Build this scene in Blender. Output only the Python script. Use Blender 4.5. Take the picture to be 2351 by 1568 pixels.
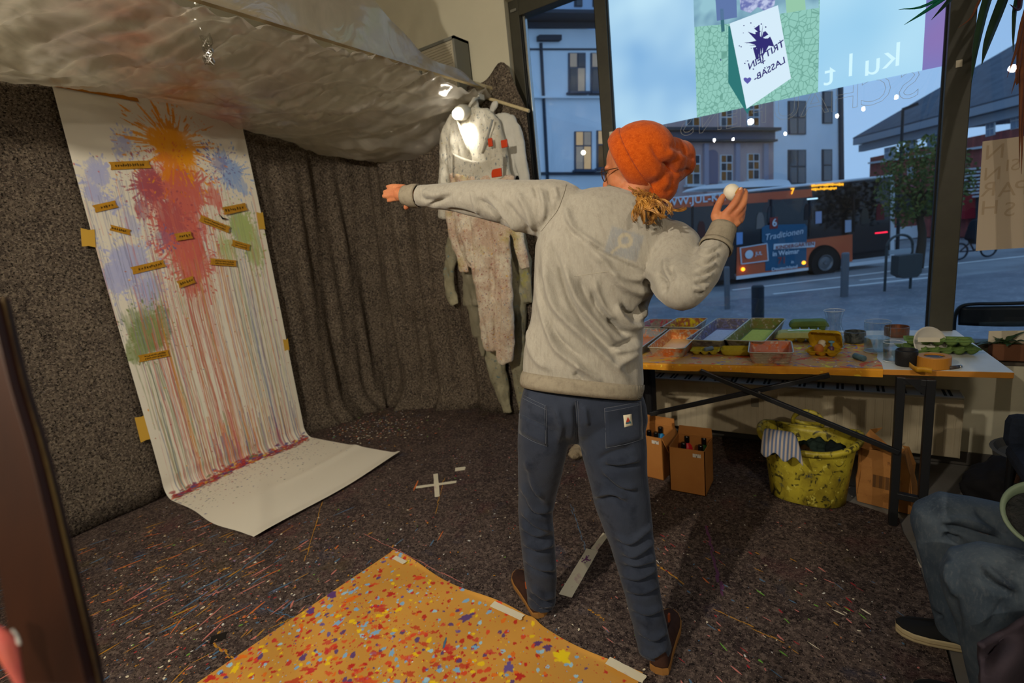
import bpy, bmesh, math, random
import numpy as np
from mathutils import Vector, Matrix, Quaternion, noise as mnoise

for o in list(bpy.data.objects): bpy.data.objects.remove(o, do_unlink=True)
random.seed(7); RNG = np.random.default_rng(7)
SC = bpy.context.scene; COL = SC.collection
PI = math.pi

# ---------------------------------------------------------------- camera
FPX = 1157.0; YAW, PIT, ROL = math.radians(-33.84), math.radians(11.94), math.radians(-6.16)
CAM = np.array([0.0, 0.0, 1.5])
fw = np.array([math.sin(YAW)*math.cos(PIT), math.cos(YAW)*math.cos(PIT), -math.sin(PIT)])
_r0 = np.array([math.cos(YAW), -math.sin(YAW), 0.0]); _u0 = np.cross(_r0, fw)
rt = _r0*math.cos(ROL) + _u0*math.sin(ROL); up = np.cross(rt, fw)
cd = bpy.data.cameras.new('camera'); cam = bpy.data.objects.new('camera', cd); COL.objects.link(cam)
cd.sensor_width = 36.0; cd.lens = FPX*36.0/2351.0; cd.clip_start = 0.05; cd.clip_end = 300
cam.matrix_world = Matrix([[rt[i], up[i], -fw[i], CAM[i]] for i in range(3)] + [[0, 0, 0, 1]])
cd.dof.use_dof = True; cd.dof.focus_distance = 1.75; cd.dof.aperture_fstop = 2.6
SC.camera = cam

# ---------------------------------------------------------------- dusk sky, room lamps, exposure
wd = bpy.data.worlds.new('dusk_sky'); SC.world = wd; wd.use_nodes = True
nt = wd.node_tree; nt.nodes.clear()
bg = nt.nodes.new('ShaderNodeBackground'); wo = nt.nodes.new('ShaderNodeOutputWorld')
rp = nt.nodes.new('ShaderNodeValToRGB'); sx = nt.nodes.new('ShaderNodeSeparateXYZ'); tc = nt.nodes.new('ShaderNodeTexCoord')
rp.color_ramp.elements[0].position = 0.0; rp.color_ramp.elements[0].color = (0.33, 0.51, 0.76, 1)
rp.color_ramp.elements[1].position = 0.6; rp.color_ramp.elements[1].color = (0.28, 0.47, 0.76, 1)
nt.links.new(tc.outputs['Generated'], sx.inputs[0]); nt.links.new(sx.outputs['Z'], rp.inputs[0])
nt.links.new(rp.outputs[0], bg.inputs[0]); nt.links.new(bg.outputs[0], wo.inputs[0])
bg.inputs[1].default_value = 1.12
def lamp(name, kind, loc, energy, color, size=0.05, target=None, cone=90, blend=0.6):
    ld = bpy.data.lights.new(name, kind); ld.energy = energy; ld.color = color
    ld.shadow_soft_size = size
    if kind == 'SPOT': ld.spot_size = math.radians(cone); ld.spot_blend = blend
    o = bpy.data.objects.new(name, ld); COL.objects.link(o); o.location = loc
    if target is not None:
        o.rotation_euler = (Vector(target)-Vector(loc)).to_track_quat('-Z', 'Y').to_euler()
    return o
KEY = (-1.12, -1.10, 2.68); KEY2 = (1.55, -1.20, 2.72)
lamp('key_spotlight', 'SPOT', KEY, 290, (1.0, 0.90, 0.74), 0.035, (-2.2, 1.9, 1.1), 105, 0.85)
lamp('side_spotlight', 'SPOT', KEY2, 135, (1.0, 0.88, 0.70), 0.035, (-1.2, 2.2, 0.9), 88, 0.9)
lamp('added_canopy_light', 'POINT', (-2.85, -0.35, 3.30), 30, (1.0, 0.92, 0.78), 0.06)   # added unseen lamp, brightens the plastic canopy from above
BULBS = []   # hanging bulbs behind the camera, mirrored in the shop window; filled below
VS = SC.view_settings
VS.view_transform = 'Standard'; VS.look = 'None'; VS.exposure = 0.0; VS.gamma = 1.0; VS.use_curve_mapping = False

# ---------------------------------------------------------------- helpers
def ray(px, py): return fw + rt*((px-1175.5)/FPX) - up*((py-784.0)/FPX)
def at(px, py, d): return CAM + ray(px, py)*d
def onx(px, py, x): r = ray(px, py); return CAM + r*(x/r[0])
def ony(px, py, y): r = ray(px, py); return CAM + r*(y/r[1])
def onz(px, py, z=0.0): r = ray(px, py); return CAM + r*((z-1.5)/r[2])
def pix(P):
    v = np.asarray(P, float)-CAM; z = v@fw; z = np.where(abs(z) < 1e-6, 1e-6, z)
    return 1175.5+FPX*(v@rt)/z, 784.0-FPX*(v@up)/z, z
def nrm(v): v = np.asarray(v, float); return v/max(1e-12, np.linalg.norm(v))
def V3(*a): return np.array(a, float)

WM = {}
def link(o, parent=None):
    COL.objects.link(o)
    if parent is not None: o.parent = parent
    return o
def tag(o, label=None, cat=None, group=None, kind=None):
    if label: o['label'] = label
    if cat: o['category'] = cat
    if group: o['group'] = group
    if kind: o['kind'] = kind
    return o
def thing(name, label, cat, loc=(0, 0, 0), rz=0.0, group=None):
    o = bpy.data.objects.new(name, None); COL.objects.link(o); o.empty_display_size = 0.05
    o.location = loc; o.rotation_euler = (0, 0, rz)
    WM[o] = Matrix.Translation(Vector(loc)) @ Matrix.Rotation(rz, 4, 'Z')
    return tag(o, label, cat, group)
def copy_tree(o, parent=None):
    c = o.copy(); COL.objects.link(c); c.parent = parent
    for ch in o.children: copy_tree(ch, c)
    return c

def mesh_obj(name, V, Fc, mat, parent=None, smooth=False, bevel=0, base=True, subsurf=0, solid=0):
    V = np.asarray(V, float).reshape(-1, 3)
    me = bpy.data.meshes.new(name); o = bpy.data.objects.new(name, me); COL.objects.link(o)
    if parent is not None:
        o.parent = parent; M = WM[parent]; WM[o] = M
        Mi = np.array(M.inverted()); V = V@Mi[:3, :3].T + Mi[:3, 3]
    else:
        loc = np.zeros(3)
        if base and len(V): mn, mx = V.min(0), V.max(0); loc = np.array([(mn[0]+mx[0])/2, (mn[1]+mx[1])/2, mn[2]])
        o.location = loc; V = V-loc; WM[o] = Matrix.Translation(Vector(loc))
    me.from_pydata([tuple(v) for v in V], [], [tuple(f) for f in Fc]); me.update()
    if mat is not None: me.materials.append(mat)
    if smooth: me.polygons.foreach_set('use_smooth', np.ones(len(me.polygons), bool))
    if bevel:
        b = o.modifiers.new('bevel', 'BEVEL'); b.width = bevel; b.segments = 2; b.limit_method = 'ANGLE'; b.angle_limit = 0.6
        b.harden_normals = False
    if solid: s = o.modifiers.new('solid', 'SOLIDIFY'); s.thickness = solid; s.offset = 0
    if subsurf: s = o.modifiers.new('sub', 'SUBSURF'); s.levels = subsurf; s.render_levels = subsurf
    return o

def catmull(P, n):
    P = np.asarray(P, float); m = len(P); out = []
    Q = np.vstack([2*P[0]-P[1], P, 2*P[-1]-P[-2]])
    for i in range(m-1):
        p0, p1, p2, p3 = Q[i], Q[i+1], Q[i+2], Q[i+3]
        for k in range(n):
            t = k/n
            out.append(0.5*((2*p1)+(-p0+p2)*t+(2*p0-5*p1+4*p2-p3)*t*t+(-p0+3*p1-3*p2+p3)*t**3))
    out.append(P[-1]); return np.array(out)

class MB:
    def __init__(s): s.v = []; s.f = []
    def add(s, V, Fc):
        b = len(s.v); s.v.extend([tuple(map(float, p)) for p in V]); s.f.extend([tuple(i+b for i in f) for f in Fc]); return s
    def box(s, c, size, R=None):
        c = np.asarray(c, float); h = np.asarray(size, float)/2
        P = np.array([[x, y, z] for z in (-1, 1) for y in (-1, 1) for x in (-1, 1)])*h
        if R is not None:
            R = np.array(R); P = P@R.T
        return s.add(P+c, [(0, 2, 3, 1), (4, 5, 7, 6), (0, 1, 5, 4), (2, 6, 7, 3), (0, 4, 6, 2), (1, 3, 7, 5)])
    def bb(s, x0, x1, y0, y1, z0, z1): return s.box(((x0+x1)/2, (y0+y1)/2, (z0+z1)/2), (abs(x1-x0), abs(y1-y0), abs(z1-z0)))
    def bar(s, p0, p1, w, t, hint=(0, 0, 1)):
        p0 = np.asarray(p0, float); p1 = np.asarray(p1, float); a = nrm(p1-p0); b = np.cross(a, hint)
        if np.linalg.norm(b) < 1e-4: b = np.cross(a, (1, 0, 0))
        b = nrm(b); c = np.cross(b, a); L = np.linalg.norm(p1-p0)
        return s.box((p0+p1)/2, (L, w, t), np.array([a, b, c]).T)
    def loft(s, rings, caps=True, closed=True):
        n = len(rings[0]); V = np.vstack(rings); Fc = []
        for i in range(len(rings)-1):
            for k in range(n if closed else n-1):
                a = i*n+k; b = i*n+(k+1) % n; Fc.append((a, b, b+n, a+n))
        if caps: Fc.append(tuple(range(n-1, -1, -1))); Fc.append(tuple((len(rings)-1)*n+k for k in range(n)))
        return s.add(V, Fc)
    def tube(s, P, R, n=10, sub=0, flat=1.0, hint=None, caps=True):
        P = np.asarray(P, float); R = np.asarray(R, float) if np.ndim(R) else np.full(len(P), float(R))
        if sub:
            Q = catmull(np.hstack([P, R[:, None]]), sub); P, R = Q[:, :3], np.maximum(Q[:, 3], 1e-5)
        T = np.gradient(P, axis=0); T /= np.maximum(1e-9, np.linalg.norm(T, axis=1))[:, None]
        h = np.asarray(hint, float) if hint is not None else (V3(0, 0, 1) if abs(T[0][2]) < .9 else V3(1, 0, 0))
        rings = []; x = nrm(np.cross(T[0], h))
        for i in range(len(P)):
            x = nrm(x-T[i]*(x@T[i])) if hint is None else nrm(np.cross(T[i], h)); y = np.cross(T[i], x)
            rings.append([P[i]+R[i]*(math.cos(a)*x+math.sin(a)*y*flat) for a in np.linspace(0, 2*PI, n, endpoint=False)])
        return s.loft(rings, caps)
    def cyl(s, p0, p1, r0, r1=None, n=16, caps=True): return s.tube([p0, p1], [r0, r0 if r1 is None else r1], n, caps=caps)
    def lathe(s, prof, c=(0, 0, 0), n=24, ax=None, caps=False):
        c = np.asarray(c, float); z = V3(0, 0, 1) if ax is None else nrm(ax)
        x = nrm(np.cross(z, (0, 1, 0) if abs(z[1]) < .9 else (1, 0, 0))); y = np.cross(z, x)
        rings = [[c+z*h+r*(math.cos(a)*x+math.sin(a)*y) for a in np.linspace(0, 2*PI, n, endpoint=False)] for r, h in prof]
        return s.loft(rings, caps)
    def ell(s, c, r, R=None, n=20, m=12):
        rings = []
        for i in range(1, m):
            t = PI*i/m; rings.append([V3(math.sin(t)*math.cos(a), math.sin(t)*math.sin(a), -math.cos(t)) for a in np.linspace(0, 2*PI, n, endpoint=False)])
        W = np.vstack(rings)*np.asarray(r, float); 
        top = V3(0, 0, 1)*np.asarray(r, float); bot = -top
        W = np.vstack([W, [bot, top]])
        if R is not None: W = W@np.array(R).T
        Fc = []
        for i in range(m-2):
            for k in range(n): a = i*n+k; b = i*n+(k+1) % n; Fc.append((a, b, b+n, a+n))
        B = (m-1)*n
        for k in range(n): Fc.append((B, (k+1) % n, k)); Fc.append((B+1, (m-2)*n+k, (m-2)*n+(k+1) % n))
        return s.add(W+np.asarray(c, float), Fc)
    def prism(s, O, ax, ay, pts, t):
        """outline pts (2D) in plane O+ax*x+ay*y, thickness t along ax x ay"""
        O = np.asarray(O, float); ax = np.asarray(ax, float); ay = np.asarray(ay, float); n_ = nrm(np.cross(ax, ay))*t; n = len(pts)
        A = [O+ax*p[0]+ay*p[1] for p in pts]; B = [a+n_ for a in A]
        return s.add(A+B, [tuple(range(n-1, -1, -1)), tuple(range(n, 2*n))]+[(k, (k+1) % n, n+(k+1) % n, n+k) for k in range(n)])
    def grid(s, G):
        G = np.asarray(G, float); a, b = G.shape[:2]
        return s.add(G.reshape(-1, 3), [(i*b+j, i*b+j+1, (i+1)*b+j+1, (i+1)*b+j) for i in range(a-1) for j in range(b-1)])
    def build(s, name, mat, parent=None, **k): return mesh_obj(name, s.v, s.f, mat, parent, **k)
def ring2(L, R_, d, hd, n=28, e=2.4):
    """body ring from left/right silhouette pixels at depth d, half depth hd (superellipse)"""
    a = at(L[0], L[1], d); b = at(R_[0], R_[1], d); c = (a+b)/2; x = (b-a)/2
    y = nrm(fw-x*(fw@x)/(x@x))*hd; out = []
    for t in np.linspace(0, 2*PI, n, endpoint=False):
        ct, st = math.cos(t), math.sin(t)
        out.append(c+x*math.copysign(abs(ct)**(2/e), ct)+y*math.copysign(abs(st)**(2/e), st))
    return out
def ptube(mb, pts, n=18, sub=4, flat=1.0, hint=None):
    """tube through (px, py, depth, radius) joints"""
    return mb.tube([at(p[0], p[1], p[2]) for p in pts], [p[3] for p in pts], n, sub, flat, hint)

def remesh(mb, voxel, smooth=6, fac=0.5):
    me = bpy.data.meshes.new('tmp'); me.from_pydata(mb.v, [], mb.f); o = bpy.data.objects.new('tmp', me); COL.objects.link(o)
    bm = bmesh.new(); bm.from_mesh(me); bmesh.ops.recalc_face_normals(bm, faces=bm.faces); bm.to_mesh(me); bm.free()
    r = o.modifiers.new('r', 'REMESH'); r.mode = 'VOXEL'; r.voxel_size = voxel
    if smooth: s_ = o.modifiers.new('s', 'SMOOTH'); s_.iterations = smooth; s_.factor = fac
    dg = bpy.context.evaluated_depsgraph_get(); e = o.evaluated_get(dg).to_mesh()
    n = len(e.vertices); V = np.empty(n*3); e.vertices.foreach_get('co', V); N = np.empty(n*3); e.vertices.foreach_get('normal', N)
    Fc = [tuple(p.vertices) for p in e.polygons]
    bpy.data.objects.remove(o, do_unlink=True); bpy.data.meshes.remove(me)
    return V.reshape(-1, 3), N.reshape(-1, 3), Fc
def seg_dist(X, Y_, pl):
    """distance (px) to polyline and parameter 0..1 along it"""
    best = np.full(X.shape, 1e9); par = np.zeros(X.shape); pl = np.asarray(pl, float)
    L = np.linalg.norm(np.diff(pl, axis=0), axis=1); acc = np.concatenate([[0], np.cumsum(L)]); tot = acc[-1]
    for i in range(len(pl)-1):
        a, b = pl[i], pl[i+1]; d = b-a; t = np.clip(((X-a[0])*d[0]+(Y_-a[1])*d[1])/max(1e-9, d@d), 0, 1)
        q = np.hypot(X-a[0]-t*d[0], Y_-a[1]-t*d[1]); m = q < best; best = np.where(m, q, best); par = np.where(m, (acc[i]+t*L[i])/tot, par)
    return best, par
FOLD = 2.0
def folds(V, N, FL, facing=True):
    """press garment creases, each (polyline in view, height m, width px)"""
    X, Y_, z = pix(V); D = np.zeros(len(V))
    for pl, amp, w in FL:
        pl = catmull(np.array(pl, float), 5); d, t = seg_dist(X, Y_, pl)
        D += amp*FOLD*np.exp(-(d/w)**2)*np.clip(np.sin(PI*np.clip(t, 0.0, 1))*1.6+0.1, 0, 1)
    view = V-CAM; f_ = -(N*view).sum(1)/np.linalg.norm(view, axis=1)
    return V + N*(D*np.clip(f_*3, 0, 1))[:, None] if facing else V+N*D[:, None]
def wrinkle(V, N, amp, sc, seed=0, stretch=(1, 1, 1)):
    st = np.array(stretch); o = seed*13.7
    D = np.array([mnoise.noise(Vector((p*sc*st)+o)) for p in V]); D2 = np.array([mnoise.noise(Vector((p*sc*st*2.1)+o+5)) for p in V])
    return V+N*((D+0.5*D2)*amp)[:, None]
def set_color(o, C):
    C = np.asarray(C, float); A = o.data.color_attributes.new('paint', 'FLOAT_COLOR', 'POINT')
    if C.shape[1] == 3: C = np.hstack([C, np.ones((len(C), 1))])
    A.data.foreach_set('color', C.astype(np.float32).ravel())
def lin(r, g, b):
    return tuple(((c/255.0)/12.92 if c/255.0 <= 0.04045 else ((c/255.0+0.055)/1.055)**2.4) for c in (r, g, b))

MATS = {}
def mat(name, c=(0.5, 0.5, 0.5), rough=0.7, metal=0.0, layers=(), bump=None, spec=0.3, trans=0.0, ior=1.45, alpha=1.0, attr=False,
        emit=None, sheen=0.0, sub=0.0, coat=0.0, coord='Object'):
    """layers: (kind, scale, lo, hi, colour[, stretch xyz][, amount]); bump: (kind, scale, strength[, stretch])"""
    if name in MATS: return MATS[name]
    m = bpy.data.materials.new(name); m.use_nodes = True; t = m.node_tree; N = t.nodes; L = t.links; b = N['Principled BSDF']
    I = b.inputs
    I['Base Color'].default_value = (*c, 1); I['Roughness'].default_value = rough; I['Metallic'].default_value = metal
    I['Specular IOR Level'].default_value = spec; I['IOR'].default_value = ior; I['Transmission Weight'].default_value = trans; I['Alpha'].default_value = alpha
    if sheen: I['Sheen Weight'].default_value = sheen
    if coat: I['Coat Weight'].default_value = coat
    if sub: I['Subsurface Weight'].default_value = sub; I['Subsurface Radius'].default_value = (0.01, 0.004, 0.002)
    if emit: I['Emission Color'].default_value = (*emit[0], 1); I['Emission Strength'].default_value = emit[1]
    tcn = N.new('ShaderNodeTexCoord')
    def tex(kind, scale, stretch):
        mp = N.new('ShaderNodeMapping'); L.new(tcn.outputs[coord], mp.inputs[0]); mp.inputs['Scale'].default_value = tuple(scale*q for q in stretch)
        if kind == 'noise': n = N.new('ShaderNodeTexNoise'); n.inputs['Scale'].default_value = 1; n.inputs['Detail'].default_value = 5; n.inputs['Roughness'].default_value = 0.6; out = n.outputs[0]
        elif kind == 'soft': n = N.new('ShaderNodeTexNoise'); n.inputs['Scale'].default_value = 1; n.inputs['Detail'].default_value = 1; out = n.outputs[0]
        elif kind == 'warp': n = N.new('ShaderNodeTexNoise'); n.inputs['Scale'].default_value = 1; n.inputs['Detail'].default_value = 4; n.inputs['Distortion'].default_value = 2.5; out = n.outputs[0]
        elif kind == 'voro': n = N.new('ShaderNodeTexVoronoi'); n.inputs['Scale'].default_value = 1; out = n.outputs['Distance']
        elif kind == 'edge': n = N.new('ShaderNodeTexVoronoi'); n.feature = 'DISTANCE_TO_EDGE'; n.inputs['Scale'].default_value = 1; out = n.outputs['Distance']
        elif kind == 'wave': n = N.new('ShaderNodeTexWave'); n.inputs['Scale'].default_value = 1; n.inputs['Distortion'].default_value = 3; n.inputs['Detail'].default_value = 3; out = n.outputs['Fac']
        elif kind == 'line': n = N.new('ShaderNodeTexWave'); n.inputs['Scale'].default_value = 1; out = n.outputs['Fac']
        L.new(mp.outputs[0], n.inputs['Vector']); return out
    src = None
    if attr: a = N.new('ShaderNodeVertexColor'); a.layer_name = 'paint'; src = a.outputs[0]
    for ly in layers:
        kind, scale, lo, hi, col = ly[:5]; st = ly[5] if len(ly) > 5 else (1, 1, 1); am = ly[6] if len(ly) > 6 else 1.0
        o = tex(kind, scale, st); mr = N.new('ShaderNodeMapRange'); L.new(o, mr.inputs[0]); mr.inputs[1].default_value = lo; mr.inputs[2].default_value = hi; mr.inputs[4].default_value = am
        mx = N.new('ShaderNodeMix'); mx.data_type = 'RGBA'; L.new(mr.outputs[0], mx.inputs[0])
        if src is None: mx.inputs[6].default_value = (*c, 1)
        else: L.new(src, mx.inputs[6])
        mx.inputs[7].default_value = (*col, 1); src = mx.outputs[2]
    if src is not None: L.new(src, I['Base Color'])
    if bump:
        o = tex(bump[0], bump[1], bump[3] if len(bump) > 3 else (1, 1, 1)); bn = N.new('ShaderNodeBump'); bn.inputs['Strength'].default_value = bump[2]; bn.inputs['Distance'].default_value = 0.01
        L.new(o, bn.inputs['Height']); L.new(bn.outputs[0], I['Normal'])
    MATS[name] = m; return m
def emat(name, c, s=1.0):
    if name in MATS: return MATS[name]
    m = bpy.data.materials.new(name); m.use_nodes = True; t = m.node_tree; t.nodes.clear()
    e = t.nodes.new('ShaderNodeEmission'); o = t.nodes.new('ShaderNodeOutputMaterial'); e.inputs[0].default_value = (*c, 1); e.inputs[1].default_value = s
    t.links.new(e.outputs[0], o.inputs[0]); MATS[name] = m; return m
def thin_glass(name, tint=(1, 1, 1), refl=0.06, rough=0.0):
    if name in MATS: return MATS[name]
    m = bpy.data.materials.new(name); m.use_nodes = True; t = m.node_tree; N = t.nodes; L = t.links; N.clear()
    tr = N.new('ShaderNodeBsdfTransparent'); tr.inputs[0].default_value = (*tint, 1); gl = N.new('ShaderNodeBsdfGlossy'); gl.inputs['Roughness'].default_value = rough
    fr = N.new('ShaderNodeLayerWeight'); fr.inputs[0].default_value = 0.25
    mr = N.new('ShaderNodeMapRange'); mr.inputs[3].default_value = refl; mr.inputs[4].default_value = 0.6; L.new(fr.outputs['Facing'], mr.inputs[0])
    pw = N.new('ShaderNodeMath'); pw.operation = 'POWER'; L.new(fr.outputs['Facing'], pw.inputs[0]); pw.inputs[1].default_value = 3; L.new(pw.outputs[0], mr.inputs[0])
    mx = N.new('ShaderNodeMixShader'); L.new(mr.outputs[0], mx.inputs[0]); L.new(tr.outputs[0], mx.inputs[1]); L.new(gl.outputs[0], mx.inputs[2])
    o = N.new('ShaderNodeOutputMaterial'); L.new(mx.outputs[0], o.inputs[0]); MATS[name] = m; return m
_txt = {}
def text_mesh(body, size, bold=False, outline=0.0):
    """flat lettering as (verts 2D, faces); from Blender's built-in font"""
    cu = bpy.data.curves.new('t', 'FONT'); cu.body = body; cu.size = size; cu.align_x = 'CENTER'; cu.align_y = 'CENTER'; cu.resolution_u = 3
    if outline: cu.fill_mode = 'NONE'; cu.bevel_depth = outline; cu.bevel_resolution = 0
    elif bold: cu.offset = size*0.018
    o = bpy.data.objects.new('t', cu); COL.objects.link(o); dg = bpy.context.evaluated_depsgraph_get(); e = o.evaluated_get(dg).to_mesh()
    V = np.array([v.co[:] for v in e.vertices]); Fc = [tuple(p.vertices) for p in e.polygons]
    bpy.data.objects.remove(o, do_unlink=True); bpy.data.curves.remove(cu); return V, Fc
def put_text(name, body, size, O, ax, ay, mat_, parent, bold=False, outline=0.0, width=None, shear=0.0):
    V, Fc = text_mesh(body, size, bold, outline); O = np.asarray(O, float); ax = nrm(ax); ay = nrm(ay); n_ = np.cross(ax, ay)
    sx_ = 1.0
    if width: sx_ = width/max(1e-6, V[:, 0].max()-V[:, 0].min())
    W = O+np.outer(V[:, 0]*sx_+shear*V[:, 1], ax)+np.outer(V[:, 1], ay)+np.outer(V[:, 2], n_)
    return mesh_obj(name, W, Fc, mat_, parent)
# ================================================================ the room
def lw(r, g, b): return lin(r, g, b)
m_wall = mat('wall_paint', lw(196, 190, 168), 0.85, layers=[('noise', 1.3, .4, .7, lw(186, 181, 160))], bump=('noise', 60, .12))
m_ceil = mat('ceiling_paint', lw(205, 200, 182), 0.9)
m_tile = mat('floor_tile', lw(120, 116, 110), 0.45, layers=[('noise', 3, .35, .7, lw(98, 95, 90))])
m_grout = mat('grout', lw(70, 67, 63), 0.9)
FLE = [('noise', 7, .42, .66, lw(70, 62, 56)), ('noise', 62, .47, .62, lw(124, 112, 97)), ('noise', 85, .52, .62, lw(34, 30, 26)),
       ('noise', 120, .58, .66, lw(172, 158, 140), (1, .6, 2.2), .75), ('noise', 95, .66, .72, lw(110, 60, 52), (1, 1, 1), .55), ('noise', 83, .655, .72, lw(62, 78, 110), (1.2, 1, 1), .55), ('noise', 71, .66, .72, lw(120, 104, 52), (1, 1.3, 1), .5)]
m_fleece = mat('grey_fleece', lw(92, 82, 72), 1.0, spec=.05, layers=FLE, bump=('noise', 130, .7))
FLO = [('noise', 5, .42, .66, lw(58, 48, 47)), ('noise', 60, .48, .62, lw(110, 95, 87)), ('noise', 95, .53, .63, lw(34, 28, 28)),
       ('noise', 150, .59, .68, lw(160, 142, 128), (1.8, .7, 1), .8), ('noise', 3.2, .58, .70, lw(96, 52, 58), (1, 1, 1), .32), ('noise', 3.9, .60, .72, lw(52, 66, 92), (1, 1.2, 1), .35), ('noise', 3.4, .62, .74, lw(86, 76, 38), (1.2, 1, 1), .35)]
m_fleece_floor = mat('paint_stained_fleece', lw(80, 68, 63), 0.95, spec=.08, layers=FLO, bump=('noise', 120, .7))
XL, XR, YB, YR, ZC = -3.92, 3.4, 3.45, -4.2, 3.55     # left, right, window wall, rear, ceiling

m = MB(); m.bb(XL-.2, XR+.2, YR-.2, YB+.12, -.12, -.012); fl = tag(m.build('floor', m_grout), kind='structure')
tile_me = None
for i in range(5):
    for j in range(9):
        x0 = -0.12+i*.45; y0 = 3.44-(j+1)*.45
        b = MB(); b.bb(x0+.0035, x0+.4465, y0+.0035, y0+.4465, -.0125, random.uniform(-.0022, -.0008)); b.build('tile', m_tile, fl, bevel=.0015)
m = MB(); m.bb(XL-.2, XL, YR-.2, YB+.2, 0, ZC); tag(m.build('wall_left', m_wall), kind='structure')
m = MB(); m.bb(XR, XR+.2, YR-.2, YB+.2, 0, ZC); tag(m.build('wall_right', m_wall), kind='structure')
m = MB(); m.bb(XL, XR, YR-.2, YR, 0, ZC); tag(m.build('wall_rear', m_wall), kind='structure')
m = MB(); m.bb(XL-.2, XR+.2, YR-.2, YB+.2, ZC, ZC+.15); tag(m.build('ceiling', m_ceil), kind='structure')
WX0, WX1, WZ0, WZ1 = -2.07, 2.9, .645, 3.13           # window opening
m = MB(); m.bb(XL-.2, WX0, YB, YB+.32, 0, ZC); m.bb(WX1, XR+.2, YB, YB+.32, 0, ZC); m.bb(WX0, WX1, YB, YB+.32, WZ1, ZC); m.bb(WX0, WX1, YB, YB+.32, 0, WZ0-.07)
tag(m.build('wall_back', m_wall), kind='structure')
m_base = mat('baseboard', lw(74, 70, 66), .6)
m = MB(); m.bb(-1.9, XR, YB-.015, YB, 0, .075); tag(m.build('baseboard_back', m_base, bevel=.003), kind='structure')
m_sill = mat('sill_stone', lw(92, 84, 74), .5, layers=[('noise', 14, .4, .7, lw(70, 62, 54))])
m = MB(); m.bb(WX0, WX1, YB-.012, YB+.2, WZ0-.07, WZ0-.035); tag(m.build('trim_1', m_sill, bevel=.004), kind='structure')

# ---- shop window
m_frame = mat('window_frame_metal', lw(58, 56, 44), .5, spec=.4, layers=[('noise', 8, .4, .7, lw(50, 48, 38))])
m_gasket = mat('rubber_gasket', lw(20, 22, 24), .5)
m_alu = mat('bare_aluminium', lw(170, 172, 168), .25, metal=.9)
m_pane = thin_glass('window_glass', (.93, .97, 1.0), .035)
win = thing('window_1', None, None, ((WX0+WX1)/2, 3.55, WZ0)); win['kind'] = 'structure'
Y0, Y1 = 3.50, 3.60
def fr(name, x0, x1, z0, z1, y0=Y0, y1=Y1, mt=None): b = MB(); b.bb(x0, x1, y0, y1, z0, z1); return b.build(name, mt or m_frame, win, bevel=.004)
fr('jamb', WX0, -1.985, WZ0-.035, WZ1); fr('jamb', WX1-.085, WX1, WZ0-.035, WZ1)
fr('top_rail', -1.985, WX1-.085, 3.02, WZ1); fr('bottom_rail', -1.985, WX1-.085, WZ0-.035, WZ0+.035)
fr('mullion', -1.415, -1.335, WZ0+.035, 3.02); fr('mullion', .405, .505, WZ0+.035, 3.02, 3.46, 3.62); fr('mullion', 1.75, 1.84, WZ0+.035, 3.02)
for x in (-1.982, -1.333, -1.418, .402, .507): fr('gasket', x-.006, x+.006, WZ0+.03, 3.02, 3.515, 3.545, m_gasket)
fr('jamb_strip', -1.975, -1.955, WZ0+.035, 3.02, 3.525, 3.56, m_alu)
b = MB(); b.bb(-2.045, -1.995, 3.485, 3.5, 3.052, 3.068); b.build('frame_clip', m_alu, win)
for x0, x1 in ((-1.985, -1.415), (-1.335, .405), (.505, 1.75), (1.84, WX1-.085)):
    b = MB(); b.bb(x0-.004, x1+.004, 3.552, 3.560, WZ0+.02, 3.03); b.build('pane', m_pane, win)
m_paper = mat('plain_paper', lw(205, 196, 176), .9)
for px, py, dy in ((1403, 308, 3.494), (2202, 146, 3.454)):
    p = ony(px, py, dy); b = MB(); b.bb(p[0]-.012, p[0]+.012, dy-.001, dy+.002, p[2]-.016, p[2]+.016); tag(b.build('paper_sticker', m_paper), 'tiny square paper sticker on the '+('slim left' if px < 2000 else 'wide right')+' window mullion', 'sticker')

# window lettering in outline, read from the street
m_letter = mat('letter_outline_film', lw(196, 194, 182), .5)
word = thing('window_lettering', 'thin outlined capital lettering on the shop window, reversed from inside', 'lettering', (-.4, 3.548, 1.95))
xs = np.linspace(.27, -1.28, 12)
for ch, x in zip('SCHAUFENSTER', xs):
    put_text('letter', ch, .205, (x, 3.549, 2.055-.02*math.sin((x+.5)*1.5)), (-1, 0, 0), (0, 0, 1), m_letter, word, outline=.0008)

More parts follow.
